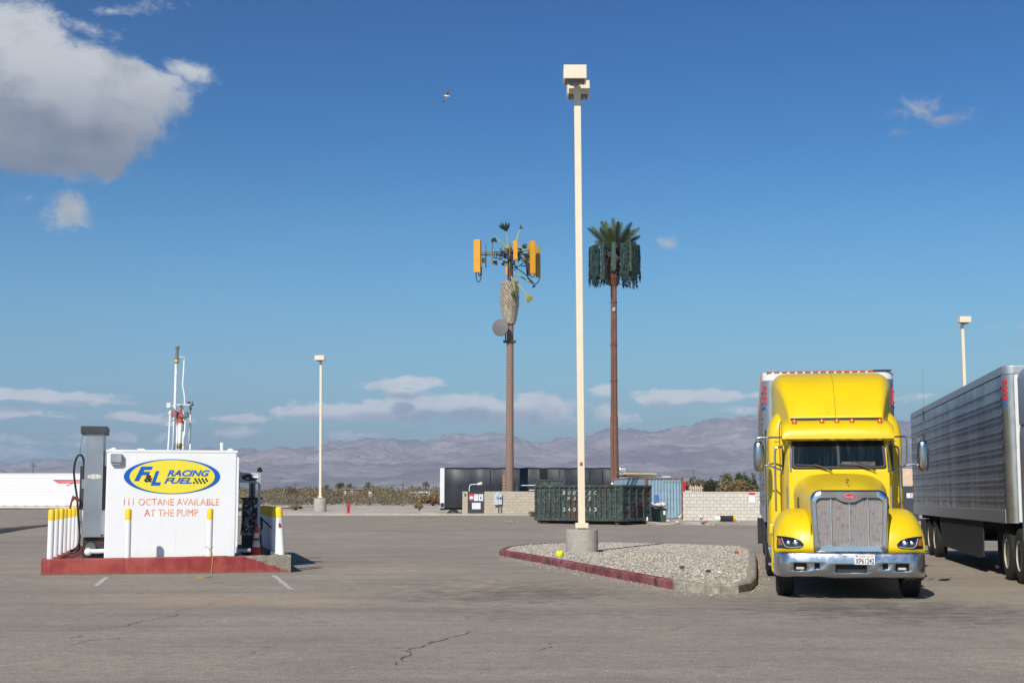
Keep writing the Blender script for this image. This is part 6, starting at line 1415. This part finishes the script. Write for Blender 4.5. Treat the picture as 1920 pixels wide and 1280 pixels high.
for r in range(20):
    f = r / 19; z = zb1 + (zt1 - zb1) * f; rad = (.42 + .28 * math.sin(min(1, f * 1.6) * math.pi / 2)) * (1 - .1 * max(0, f - .6) / .4)
    for k in range(22):
        a = 2 * math.pi * (k + .5 * (r % 2)) / 22 + rnd.uniform(-.04, .04); ca, sa = math.cos(a), math.sin(a); w = .1; e = rnd.uniform(.05, .1)
        p0 = (rad * ca, rad * sa, z - .05)
        B.add([(rad * ca - w * sa, rad * sa + w * ca, z + .02), (rad * ca + w * sa, rad * sa - w * ca, z + .02), ((rad + e) * ca + .03 * sa, (rad + e) * sa - .03 * ca, z + .13), ((rad + e) * ca - .03 * sa, (rad + e) * sa + .03 * ca, z + .13), ((rad - .02) * ca, (rad - .02) * sa, z - .1)], [(0, 1, 2, 3), (0, 4, 1), (3, 2, 4), (0, 3, 4), (1, 4, 2)])
B.cur = 1; B.lathe([(.3, zb1 - .05), (.55, zb1 + .9), (.58, zt1 - .5), (.52, zt1)], 20); B.build('bark_sheath', [mat('sheath_grey', srgb(190, 176, 156), .9, var=.3, vscale=5), mat('sheath_dark', srgb(84, 70, 58), .9)], tw)
B = MB(); dc = tp(938, 614, -.9); Md = Matrix.Translation(Vector(dc)) @ Matrix.Rotation(R(-24), 4, 'Z') @ Matrix.Rotation(R(90), 4, 'X'); B.lathe([(.645, -.12), (.66, .0), (.645, .02), (.3, .07), (.02, .1)], 36, Md); B.build('dish', mat('dish_grey', srgb(112, 106, 104), .55, var=.05), tw, smooth=30)
B = MB(); B.tube([(dc[0] + .1, dc[1] + .1, dc[2]), tp(956, 612, 0)], .1, 8); B.tube([tp(948, 610, -.4), tp(948, 642, -.4)], .05, 8); B.build('dish_mount', mat('mount_brown', srgb(70, 52, 44), .7), tw)
B = MB(); q = tp(956.5, 641); B.box(-.48, .48, -.4, .4, q[2] - .04, q[2] + .05); B.box(-.48, -.4, -.42, -.38, q[2] - .12, q[2] + .12); B.box(.4, .48, -.42, -.38, q[2] - .12, q[2] + .12); B.build('clamp', rustm, tw)
def panel(x0, x1, y0, y1, d, m_, rz, dep=.28):
    a = tp(x0, y1, d); c_ = tp(x1, y0, d); cx = (a[0] + c_[0]) / 2; w = (c_[0] - a[0]) / 2
    B = MB(); B.box(-w, w, -dep / 2, dep / 2, a[2], c_[2], Matrix.Translation(Vector((cx, d, 0))) @ Matrix.Rotation(rz, 4, 'Z')); return B.build('antenna_panel', m_, tw, bevel=.03)
panel(888.5, 902, 449.5, 511, -.6, ywp, R(-18)); panel(962.5, 970.5, 451, 487, -1.6, ywp, 0, .2); panel(994, 1003.5, 452, 513, -1.0, ywp, R(12)); panel(1005, 1012.5, 462, 520, .2, ywd, R(30)); panel(990, 993.5, 455, 514, .3, ywd, R(20), .2)
panel(949, 961, 462, 472, .6, ywp, 0, .2); panel(983, 989, 481, 491, .2, ywp, 0, .2); panel(948, 952, 500, 516, -.25, ywp, 0, .15); panel(903.5, 909, 484, 493, .2, ywp, 0); panel(986, 991, 495, 505, .2, ywp, 0)
B = MB()
for pts in (((903, 474, -.5), (930, 472, -.2), (958, 470, 0)), ((903, 478, -.3), (935, 478, 0), (957, 480, 0)), ((957, 470, 0), (965, 472, -1.5)), ((958, 472, 0), (985, 470, -.3), (1000, 468, -.8)), ((960, 482, 0), (985, 486, .3), (1006, 480, .5)), ((958, 503, 0), (975, 498, 0), (990, 499, .2)), ((923, 450, -.1), (923, 494, -.1)), ((911, 457, .3), (911, 502, .3)), ((956, 455, -.3), (956, 500, -.3))):
    B.tube([tp(*p) for p in pts], .045, 6)
B.build('support_arm', mat('arm_olive', srgb(126, 122, 70), .7, var=.3), tw)
B = MB(); rnd = random.Random(8)
for pts in (((893, 511), (893, 524), (897, 530), (902, 524), (903, 500)), ((897, 511), (899, 520), (903, 508)), ((987, 500), (988, 520), (995, 528), (1003, 533), (1009, 530), (1012, 520)), ((992, 513), (999, 522), (1004, 512)), ((965, 500), (985, 514), (1000, 530))):
    B.tube([tp(x, y, -.2) for x, y in pts], .035, 6, smooth=2)
for k in range(34):
    x = rnd.uniform(925, 992); y = rnd.uniform(465, 496) if x > 940 else rnd.uniform(472, 480); B.tube([tp(x, y, rnd.uniform(-.6, .6)), tp(x + rnd.uniform(-12, 12), y + rnd.uniform(-4, 8), rnd.uniform(-.6, .6)), tp(x + rnd.uniform(-8, 8), y + rnd.uniform(-5, 12), rnd.uniform(-.5, .5))], .04, 5, smooth=1)
for k in range(14): x = rnd.uniform(940, 975); y = rnd.uniform(468, 492); q = tp(x, y, rnd.uniform(-.5, .5)); B.box(q[0] - .12, q[0] + .12, q[1] - .1, q[1] + .1, q[2] - .15, q[2] + .12)
for k in range(6): q = tp(986 + k, 478 + 7 * k, .1); B.box(q[0] - .13, q[0] + .1, q[1] - .1, q[1] + .1, q[2] - .16, q[2] + .1)
B.build('cables', dk, tw)
def sfrond(stalk, tuft, dirx, diry, mt, n_=26, ln=.75):
    B = MB(); B.tube([tp(*p) for p in stalk], [.07, .035], 6, smooth=1); st = B.build('frond', ylg, tw, smooth=True)
    B = MB(); rnd = random.Random(int(tuft[0])); c_ = Vector(tp(*tuft)); base = math.atan2(diry, dirx)
    for k in range(n_):
        a = base + rnd.uniform(-.8, .8); L_ = ln * rnd.uniform(.6, 1.1); d = Vector((math.cos(a), rnd.uniform(-.5, .5), math.sin(a))).normalized(); s = d.cross(Vector((0, 1, 0))).normalized() * .028
        B.add([c_ - s, c_ + s, c_ + d * L_ * .6 + s * 1.3, c_ + d * L_, c_ + d * L_ * .6 - s * 1.3], [(0, 1, 2, 3, 4)])
    B.build('frond_tuft', mt, st, fixn=False)
sfrond(((954, 480, 0), (952, 455, -.2), (950, 436, -.3)), (950, 434, -.3), -.25, 1, frd, 40, .85); sfrond(((968, 455, -.2), (971, 440, 0), (975, 430, 0)), (974, 430, 0), .6, .5, frg, 8, .4)
sfrond(((950, 466, 0), (939, 452, -.2), (931, 446, -.2)), (929, 446, -.2), -.5, -.9, frd, 20, .5); sfrond(((955, 500, 0), (945, 493, -.2), (935, 489, -.2)), (932, 489, -.2), -.7, -.8, frd, 20, .45)
sfrond(((959, 519, -.3), (963, 532, -.7), (966, 546, -.9)), (965, 544, -.9), -.1, -1, frg, 30, .7); sfrond(((963, 525, -.2), (978, 541, -.4), (990, 555, -.6)), (988, 552, -.6), .6, -.9, frp, 30, .75); sfrond(((965, 514, -.2), (985, 523, 0), (998, 532, 0)), (1000, 534, 0), .5, -1, frd, 8, .3)
sfrond(((960, 455, 0), (976, 463, -.3), (984, 470, -.3)), (980, 466, -.3), .5, .6, frd, 16, .5)
B = MB(); q = tp(957, 921 - 3)
MB().box(-.55, -.3, -.12, .12, .0, 2.9).build('service_box', tbark, tw)

PD = 102.0
pt_ = thing('disguised_palm_tower', 'brown monopole cell tower disguised as a palm with dark green antenna skirt', 'cell tower', (at(1153, 905, PD).x, PD, .3))
def pp2(px, py, d=0.0): q = at(px, py, PD + d) - pt_.location; return (q.x, d, q.z)
B = MB(); B.cyl((0, 0, 0), pp2(1151.5, 780), .31, .27, 24); B.cyl(pp2(1151.5, 780), pp2(1150.5, 500), .25, .215, 24); B.build('trunk', barkr, pt_, smooth=30)
B = MB()
for y in (648, 715, 568): q = pp2(1151, y); B.cyl((q[0], 0, q[2]), (q[0], 0, q[2] + .06), .27, n=20)
B.tube([(-.12, -.31, .5), tuple(Vector(pp2(1149, 780)) + Vector((0, -.28, 0))), tuple(Vector(pp2(1149, 540)) + Vector((0, -.23, 0)))], .03, 6); B.build('trunk_band', mat('band_brown', srgb(110, 70, 56), .8), pt_)
MB().box(-.1, .1, -.3, -.2, pp2(1151, 584)[2], pp2(1151, 577)[2]).build('service_plate', dullmetal, pt_)
B = MB(); rnd = random.Random(2); z0_ = pp2(1151, 534)[2]; z1_ = pp2(1151, 500)[2]
for r in range(9):
    f = r / 8; z = z0_ + (z1_ - z0_) * f; rad = .25 + .26 * math.sin(math.pi * (.15 + .6 * f))
    for k in range(14):
        a = 2 * math.pi * (k + .5 * (r % 2)) / 14; ca, sa = math.cos(a), math.sin(a); w = .09
        B.add([(rad * ca - w * sa, rad * sa + w * ca, z), (rad * ca + w * sa, rad * sa - w * ca, z), ((rad + .08) * ca, (rad + .08) * sa, z + .16), ((rad - .05) * ca, (rad - .05) * sa, z - .08)], [(0, 1, 2), (0, 3, 1), (0, 2, 3), (1, 3, 2)])
B.lathe([(.2, z0_), (.45, z0_ + .5), (.5, z1_), (.3, z1_ + 1.0)], 16); B.build('pineapple_collar', mat('collar_brown', srgb(120, 84, 62), .9, var=.3, vscale=6), pt_)
cam_m = mat('camouflage_green', srgb(52, 76, 72), .7, var=.45, vscale=7); cam_d = mat('camouflage_dark', srgb(28, 44, 42), .7, var=.4, vscale=7); cam_o = mat('camouflage_olive', srgb(96, 98, 56), .7, var=.2)
zt_ = pp2(1151, 462)[2]; zb_ = pp2(1151, 524)[2]; cxp = pp2(1152, 470)[0]
for k in range(14):
    a = 2 * math.pi * k / 14 + .12; rr_ = 1.72; cx, cy = cxp + rr_ * math.cos(a), rr_ * math.sin(a); front = math.sin(a) < .2
    M_ = Matrix.Translation(Vector((cx, cy, 0))) @ Matrix.Rotation(a, 4, 'Z'); B = MB(); B.cur = 0
    h0 = zb_ + rnd.uniform(-.05, .35); h1 = zt_ + rnd.uniform(-.1, .12); wv = .27
    if k in (9, 10): wv = .14
    B.box(-.12, .1, -wv, wv, h0 + .1, h1, M_)
    if not (k in (10,)):
        for q in range(230):
            z = rnd.uniform(h0 - .2, h1) if q < 180 else h0 + rnd.uniform(-.35, .2); y = rnd.uniform(-wv - .03, wv + .03); x = rnd.choice((.12, .12, -.14)) + rnd.uniform(-.02, .05); L_ = rnd.uniform(.12, .3); w = rnd.uniform(.02, .045); B.cur = rnd.choice((0, 0, 1, 1))
            tw_ = rnd.uniform(-.1, .1); B.add([(x, y - w, z), (x, y + w, z), (x + .03, y + tw_ + w * .3, z - L_), (x + .03, y + tw_ - w * .3, z - L_)], [(0, 1, 2, 3)], M_)
    o = B.build('antenna_panel', [cam_m, cam_d], pt_, fixn=False)
panelp = MB(); a = pp2(1178, 507, -1.3); c_ = pp2(1183, 461, -1.3); panelp.box(a[0], c_[0], -1.42, -1.25, a[2], c_[2]); a = pp2(1168, 505, -1.2); c_ = pp2(1175, 494, -1.2); panelp.box(a[0], c_[0], -1.3, -1.1, a[2], c_[2]); panelp.build('olive_panel', cam_o, pt_)
B = MB(); 
for k in range(60):
    p = (cxp + rnd.uniform(-1.5, 1.5), rnd.uniform(-1.2, 1.2), rnd.uniform(zb_ + .2, zt_ - .1)); p2_ = (p[0] + rnd.uniform(-.6, .6), p[1] + rnd.uniform(-.5, .5), p[2] + rnd.uniform(-.4, .2)); B.tube([p, p2_], .04, 5)
B.build('cable_bundle', dk, pt_)
for k in range(24): p = (cxp + rnd.uniform(-.6, .6), rnd.uniform(-.6, .4), rnd.uniform(zb_ + .5, zt_)); MB().box(p[0] - .15, p[0] + .15, p[1] - .12, p[1] + .12, p[2] - .25, p[2] + .2).build('radio_unit', dk, pt_)
B = MB()
for k in range(8): p = (cxp + rnd.uniform(.3, 1.1), -1.1 + rnd.uniform(-.1, .1), rnd.uniform(zb_ + .1, zt_ - .1)); B.box(p[0] - .07, p[0] + .07, p[1] - .04, p[1], p[2] - .06, p[2] + .1)
B.build('white_brackets', white, pt_)
tips = [(-50, 38, 0), (-42, 45, .6), (-26, 48, -.5), (-24, 40, .9), (-12, 30, -1.2), (-2, 58, 0), (6, 45, -.8), (16, 53, .6), (12, 35, 1.2), (32, 46, -.4), (40, 38, .5), (48, 38, -.1), (50, 25, .4), (-35, 20, 1.2), (30, 30, 1.2), (-6, 36, 1.4), (-16, 55, .5), (-30, 30, -1.3), (26, 28, -1.2)]
for k, (dx, dz, dd) in enumerate(tips):
    s1_ = PD / FPX; base = Vector((cxp + dx * s1_ * .1, dd * .2, zt_ - .55)); tip = Vector((cxp + dx * s1_, dd * 1.3, zt_ + (dz - 8) * s1_ + .2)); ctl = base.lerp(tip, .5) + Vector((-dx * s1_ * .08, 0, .22))
    B = MB(); pts = [base.lerp(ctl, q / 12).lerp(ctl.lerp(tip, q / 12), q / 12) for q in range(13)]; B.tube(pts, [.05, .01], 5)
    for q in range(54):
        f = .18 + .82 * q / 54; p = base.lerp(ctl, f).lerp(ctl.lerp(tip, f), f); d = ((ctl - base).lerp(tip - ctl, f)).normalized(); side = d.cross(Vector((0, -1, .2))).normalized()
        L_ = .40 * math.sin(math.pi * min(1, (f * .86 + .1))) + .05
        for s in (-1, 1):
            v = (side * s * .62 + d * .75 + Vector((0, rnd.uniform(-.25, .25), 0))).normalized() * L_; w = d * .022; B.add([p - w, p + w, p + v + w * .2, p + v - w * .2], [(0, 1, 2, 3)])
    B.build('frond', frg if k % 3 else frd, pt_, fixn=False)
B = MB(); MB().box(-.3, .35, -.36, -.31, pp2(1150, 908)[2], pp2(1150, 904.5)[2]).build('white_tag', white, pt_)

# ---- vegetation
leafm = {k: mat('foliage_' + k, c_, .85, var=.35, vscale=.8) for k, c_ in (('olive', srgb(92, 94, 60)), ('green', srgb(66, 84, 50)), ('rust', srgb(138, 106, 66)), ('grey', srgb(118, 106, 90)), ('tan', srgb(134, 116, 80)), ('dark', srgb(52, 60, 42)))}
twigm = mat('twig_brown', srgb(88, 72, 58), .9)
def crown(B, c0, rx, ry, rz, n_, ls, rnd, mats_n, skirt=True):
    lobes = [(Vector((rnd.uniform(-.6, .6) * rx, rnd.uniform(-.6, .6) * ry, rz * rnd.uniform(.35, 1.25))), rnd.uniform(.3, .55)) for _ in range(11)]
    for k in range(n_):
        c_, lr = rnd.choice(lobes); v = Vector((rnd.gauss(0, 1), rnd.gauss(0, 1), rnd.gauss(0, 1))).normalized() * (rnd.random() ** .4)
        p = c0 + Vector((c_.x + v.x * rx * lr, c_.y + v.y * ry * lr, max(.02, c_.z + v.z * rz * lr * .9)))
        a = Vector((rnd.uniform(-1, 1), rnd.uniform(-1, 1), rnd.uniform(-.7, 1))).normalized(); b_ = a.orthogonal().normalized(); s = ls * rnd.uniform(.5, 1.3); B.cur = rnd.choice(mats_n)
        o_ = len(B.v); B.v += [tuple(p - b_ * s * .35), tuple(p + b_ * s * .35), tuple(p + a * s + b_ * s * .12), tuple(p + a * s * .9 - b_ * s * .2)]; B.f.append((o_, o_ + 1, o_ + 2, o_ + 3)); B.mi.append(B.cur)
def bush(px, D, py, wpx, key, label, n_=1500, ls=.2, group='bushes beyond the block wall', name='bush', cat='bush', zg_=.2):
    p = at(px, 930, D); H_ = at(px, py, D).z - zg_; w = wpx / 2 * D / FPX; rnd = random.Random(int(px * 7 + D)); T_ = thing(name, label, cat, (p.x, D, zg_), 0, group)
    B = MB(); ks_ = [leafm[k] for k in key]; crown(B, Vector((0, 0, .1)), w, w, H_ / 1.55, n_, ls, rnd, range(len(ks_))); B.build('crown', ks_, T_, fixn=False)
    B = MB()
    for k in range(7): a = rnd.uniform(0, 6.28); B.tube([(0, 0, -.1), (.35 * w * math.cos(a) * .5, .35 * w * math.sin(a), H_ * .4), (w * .6 * math.cos(a), w * .6 * math.sin(a), H_ * .75)], [.08, .015], 5, smooth=1)
    B.build('stems', twigm, T_)
for args in ((1394, 135, 881, 34, ('green', 'dark', 'green'), 'tallest round green tree rising above the rust bushes behind the block wall', 2300, .2), (1412, 140, 889, 26, ('green', 'dark'), 'small green tree at the right end beside the yellow truck trailer', 1300, .2),
             (1360, 142, 888, 40, ('green', 'olive'), 'green tree left of the tallest one behind the block wall', 2200, .2), (1340, 146, 892, 26, ('dark', 'green'), 'small dark green tree left of the green pair behind the wall', 1200, .2),
             (1300, 150, 890, 16, ('olive', 'green'), 'thin sparse green tree right of the blue container', 600, .2), (1302, 130, 903, 46, ('olive', 'olive', 'tan'), 'low olive bush behind the pale wooden boards', 2000, .2),
             (1335, 122, 904, 50, ('rust', 'rust', 'tan'), 'rust brown bush left of centre behind the block wall', 2600, .18), (1368, 128, 899, 60, ('olive', 'tan', 'rust'), 'broad olive and tan bush in the middle behind the block wall', 2800, .18),
             (1405, 118, 901, 50, ('rust', 'rust', 'olive'), 'broad rust orange bush nearest the trailer behind the block wall', 2800, .17), (1322, 138, 898, 40, ('olive', 'grey'), 'grey green bush behind the left rust bush', 1600, .2)):
    bush(*args)
bush(812, 210, 926, 60, ('rust', 'rust', 'tan'), 'rust orange bush just left of the black trailer', 1500, .28, 'desert bushes standing out of the scrub', zg_=.3)
bush(585, 260, 921, 50, ('rust', 'tan'), 'orange brown bush just left of the distant lamp', 1500, .3, 'desert bushes standing out of the scrub', zg_=.3)
bush(745, 300, 922, 70, ('olive', 'tan'), 'broad khaki bush between the brick house and the black trailer', 1600, .35, 'desert bushes standing out of the scrub', zg_=.3)
bush(548, 300, 913, 40, ('rust', 'olive', 'tan'), 'tall orange brown bush left of the distant lamp', 1300, .35, 'desert bushes standing out of the scrub', zg_=.3)
bush(620, 280, 920, 60, ('grey', 'tan'), 'grey brown bush just right of the distant lamp', 1500, .32, 'desert bushes standing out of the scrub', zg_=.3)
for (px, D, py, w, lab) in ((555, 135, 948, 26, 'low dry brown weed left of the distant lamp base'), (786, 132, 946, 20, 'low dry brown weed between hydrant and black trailer'), (449, 120, 955, 10, 'dry weed between tank and wrapped pump'), (1000, 100, 966, 22, 'dry weeds at the foot of the tan block wall')):
    bush(px, D, py, w, ('tan', 'rust'), lab, 260, .14, 'dry weeds on the pale dirt', 'weed', 'weed', .38)
rnd = random.Random(77); B = MB(); kl = ['olive', 'rust', 'grey', 'tan', 'green', 'dark']
def scrub(n_, d0, d1, h0, h1, leaves, ls, weights, x0=-60, x1=1480):
    for k in range(n_):
        D = d0 + (d1 - d0) * rnd.random(); px = rnd.uniform(x0, x1); x = (px - 960) / FPX * D; h = rnd.uniform(h0, h1); w = h * rnd.uniform(.9, 1.8); c_ = rnd.choice(weights)
        crown(B, Vector((x, D, .15)), w, w, h / 1.5, leaves, ls, rnd, [c_, c_, c_, rnd.choice(weights)])
scrub(340, 215, 300, 1.3, 2.5, 230, .2, [2, 2, 3, 3, 2, 0]); scrub(240, 300, 430, 2.2, 3.9, 230, .32, [0, 3, 1, 3, 0, 1]); scrub(190, 430, 620, 3.5, 5.6, 180, .6, [0, 3, 0, 3, 4]); scrub(120, 650, 900, 5.0, 7.4, 130, 1.0, [0, 4, 3, 0])
tag(B.build('desert_scrub', [leafm[k] for k in kl], fixn=False), kind='stuff')
# far fan palms
for (px, py, k) in ((798, 905, 0), (640, 908, 1), (690, 907, 2), (634, 908, 3), (655, 910, 4), (612, 912, 5)):
    D = 520; p = at(px, 930, D); H_ = at(px, py, D).z; T_ = thing('fan_palm', ('fan palm standing alone near the black trailer', 'left of the twin fan palms above the scrub', 'fan palm above the scrub right of the brick house', 'leftmost of the close palms right of the distant lamp', 'short fan palm left of the brick house', 'small fan palm immediately right of the distant lamp')[k], 'palm tree', (p.x, D, .2), 0, 'far fan palms above the scrub')
    MB().cyl((0, 0, 0), (0, 0, H_ - .8), .3, .22, 8).build('trunk', twigm, T_); B = MB()
    for q in range(60):
        a = rnd.uniform(0, 6.28); e = rnd.uniform(-.5, 1.3); d = Vector((math.cos(a) * math.cos(e), math.sin(a) * math.cos(e), math.sin(e))); s = d.orthogonal().normalized() * .12; c_ = Vector((0, 0, H_ - 1)); B.add([c_ + d * .3 - s * .4, c_ + d * .3 + s * .4, c_ + d * 1.3 + s, c_ + d * 1.7, c_ + d * 1.3 - s], [(0, 1, 2, 3, 4)])
    B.build('crown', leafm['olive'], T_, fixn=False)
# far house, camper roofs, power poles
hs_ = thing('house', 'small brown brick house with grey roof far off in the scrub', 'house', (at(662, 925, 420).x, 420, .3)); hF = Frame(hs_.location, 0)
def hb(nm, x0_, x1_, y0_, y1_, d0, d1, m_): a = hF.on(x0_, y1_, 0); c_ = hF.on(x1_, y0_, 0); return MB().box(a[0], c_[0], d0, d1, a[1], c_[1]).build(nm, m_, hs_)
hb('wall', 642, 673, 917, 932, 0, 6, mat('house_brick', srgb(150, 96, 68), .8)); hb('garage_wall', 673, 681, 920, 932, .5, 6, mat('house_dark', (.06, .06, .07, 1), .8)); hb('roof', 640, 684, 915.5, 917.2, -.5, 7, mat('house_roof', srgb(126, 130, 128), .7)); hb('door', 645, 649, 920, 928, -.1, -.02, white); hb('window', 658, 662, 919, 927, -.1, -.02, white)
for k, (x0_, x1_, y0_, y1_) in enumerate(((767, 782, 924, 930), (784, 806, 923.5, 930), (691, 697, 924, 929))):
    D = 330; a = at(x0_, y1_, D); c_ = at(x1_, y0_, D); T_ = thing('camper', ('small grey camper in the scrub left of the long white one', 'long white camper in the scrub near the black trailer', 'small white camper in the scrub right of the brick house')[k], 'camper', (a.x, D, .3), 0, 'campers parked in the scrub')
    MB().box(0, c_.x - a.x, 0, 2.3, .5, c_.z).build('body', mat('camper_white' if k else 'camper_grey', srgb(220, 222, 222) if k else srgb(150, 160, 170), .5), T_, bevel=.15); MB().box(.3, c_.x - a.x - .3, -.03, -.003, c_.z - .75, c_.z - .35).build('window', wsg, T_)
    MB().box(.3, .9, .1, 2.2, 0, .5).box(c_.x - a.x - .9, c_.x - a.x - .3, .1, 2.2, 0, .5).build('wheels', black, T_)
pl_ = [(448, 880), (554, 905), (518, 910), (755, 904), (714, 907), (700, 908), (772, 908), (734, 910), (60, 868), (818, 909), (1130, 880)]
pn = ['tallest power pole seen right of the tank', 'power pole above the scrub left of the distant lamp', 'short power pole right of the bollard row', 'power pole right of the house standing tallest there', 'thin pole just right of the second far palm', 'thin pole just right of the house', 'thin pole above the campers', 'thin pole left of the campers', 'thin power pole behind the far left white trailer', 'thin pole at the left edge of the black trailer', 'power pole']
for k, (px, py) in enumerate(pl_[:-1]):
    D = 480; p = at(px, 930, D); h = at(px, py, D).z - .3; T_ = thing('power_pole', pn[k], 'utility pole', (p.x, D, .3), 0, 'distant power poles')
    MB().cyl((0, 0, 0), (0, 0, h), .16, .12, 6).build('pole', twigm, T_); MB().box(-1.1, 1.1, -.08, .08, h - 1.0, h - .82).build('crossarm', twigm, T_)
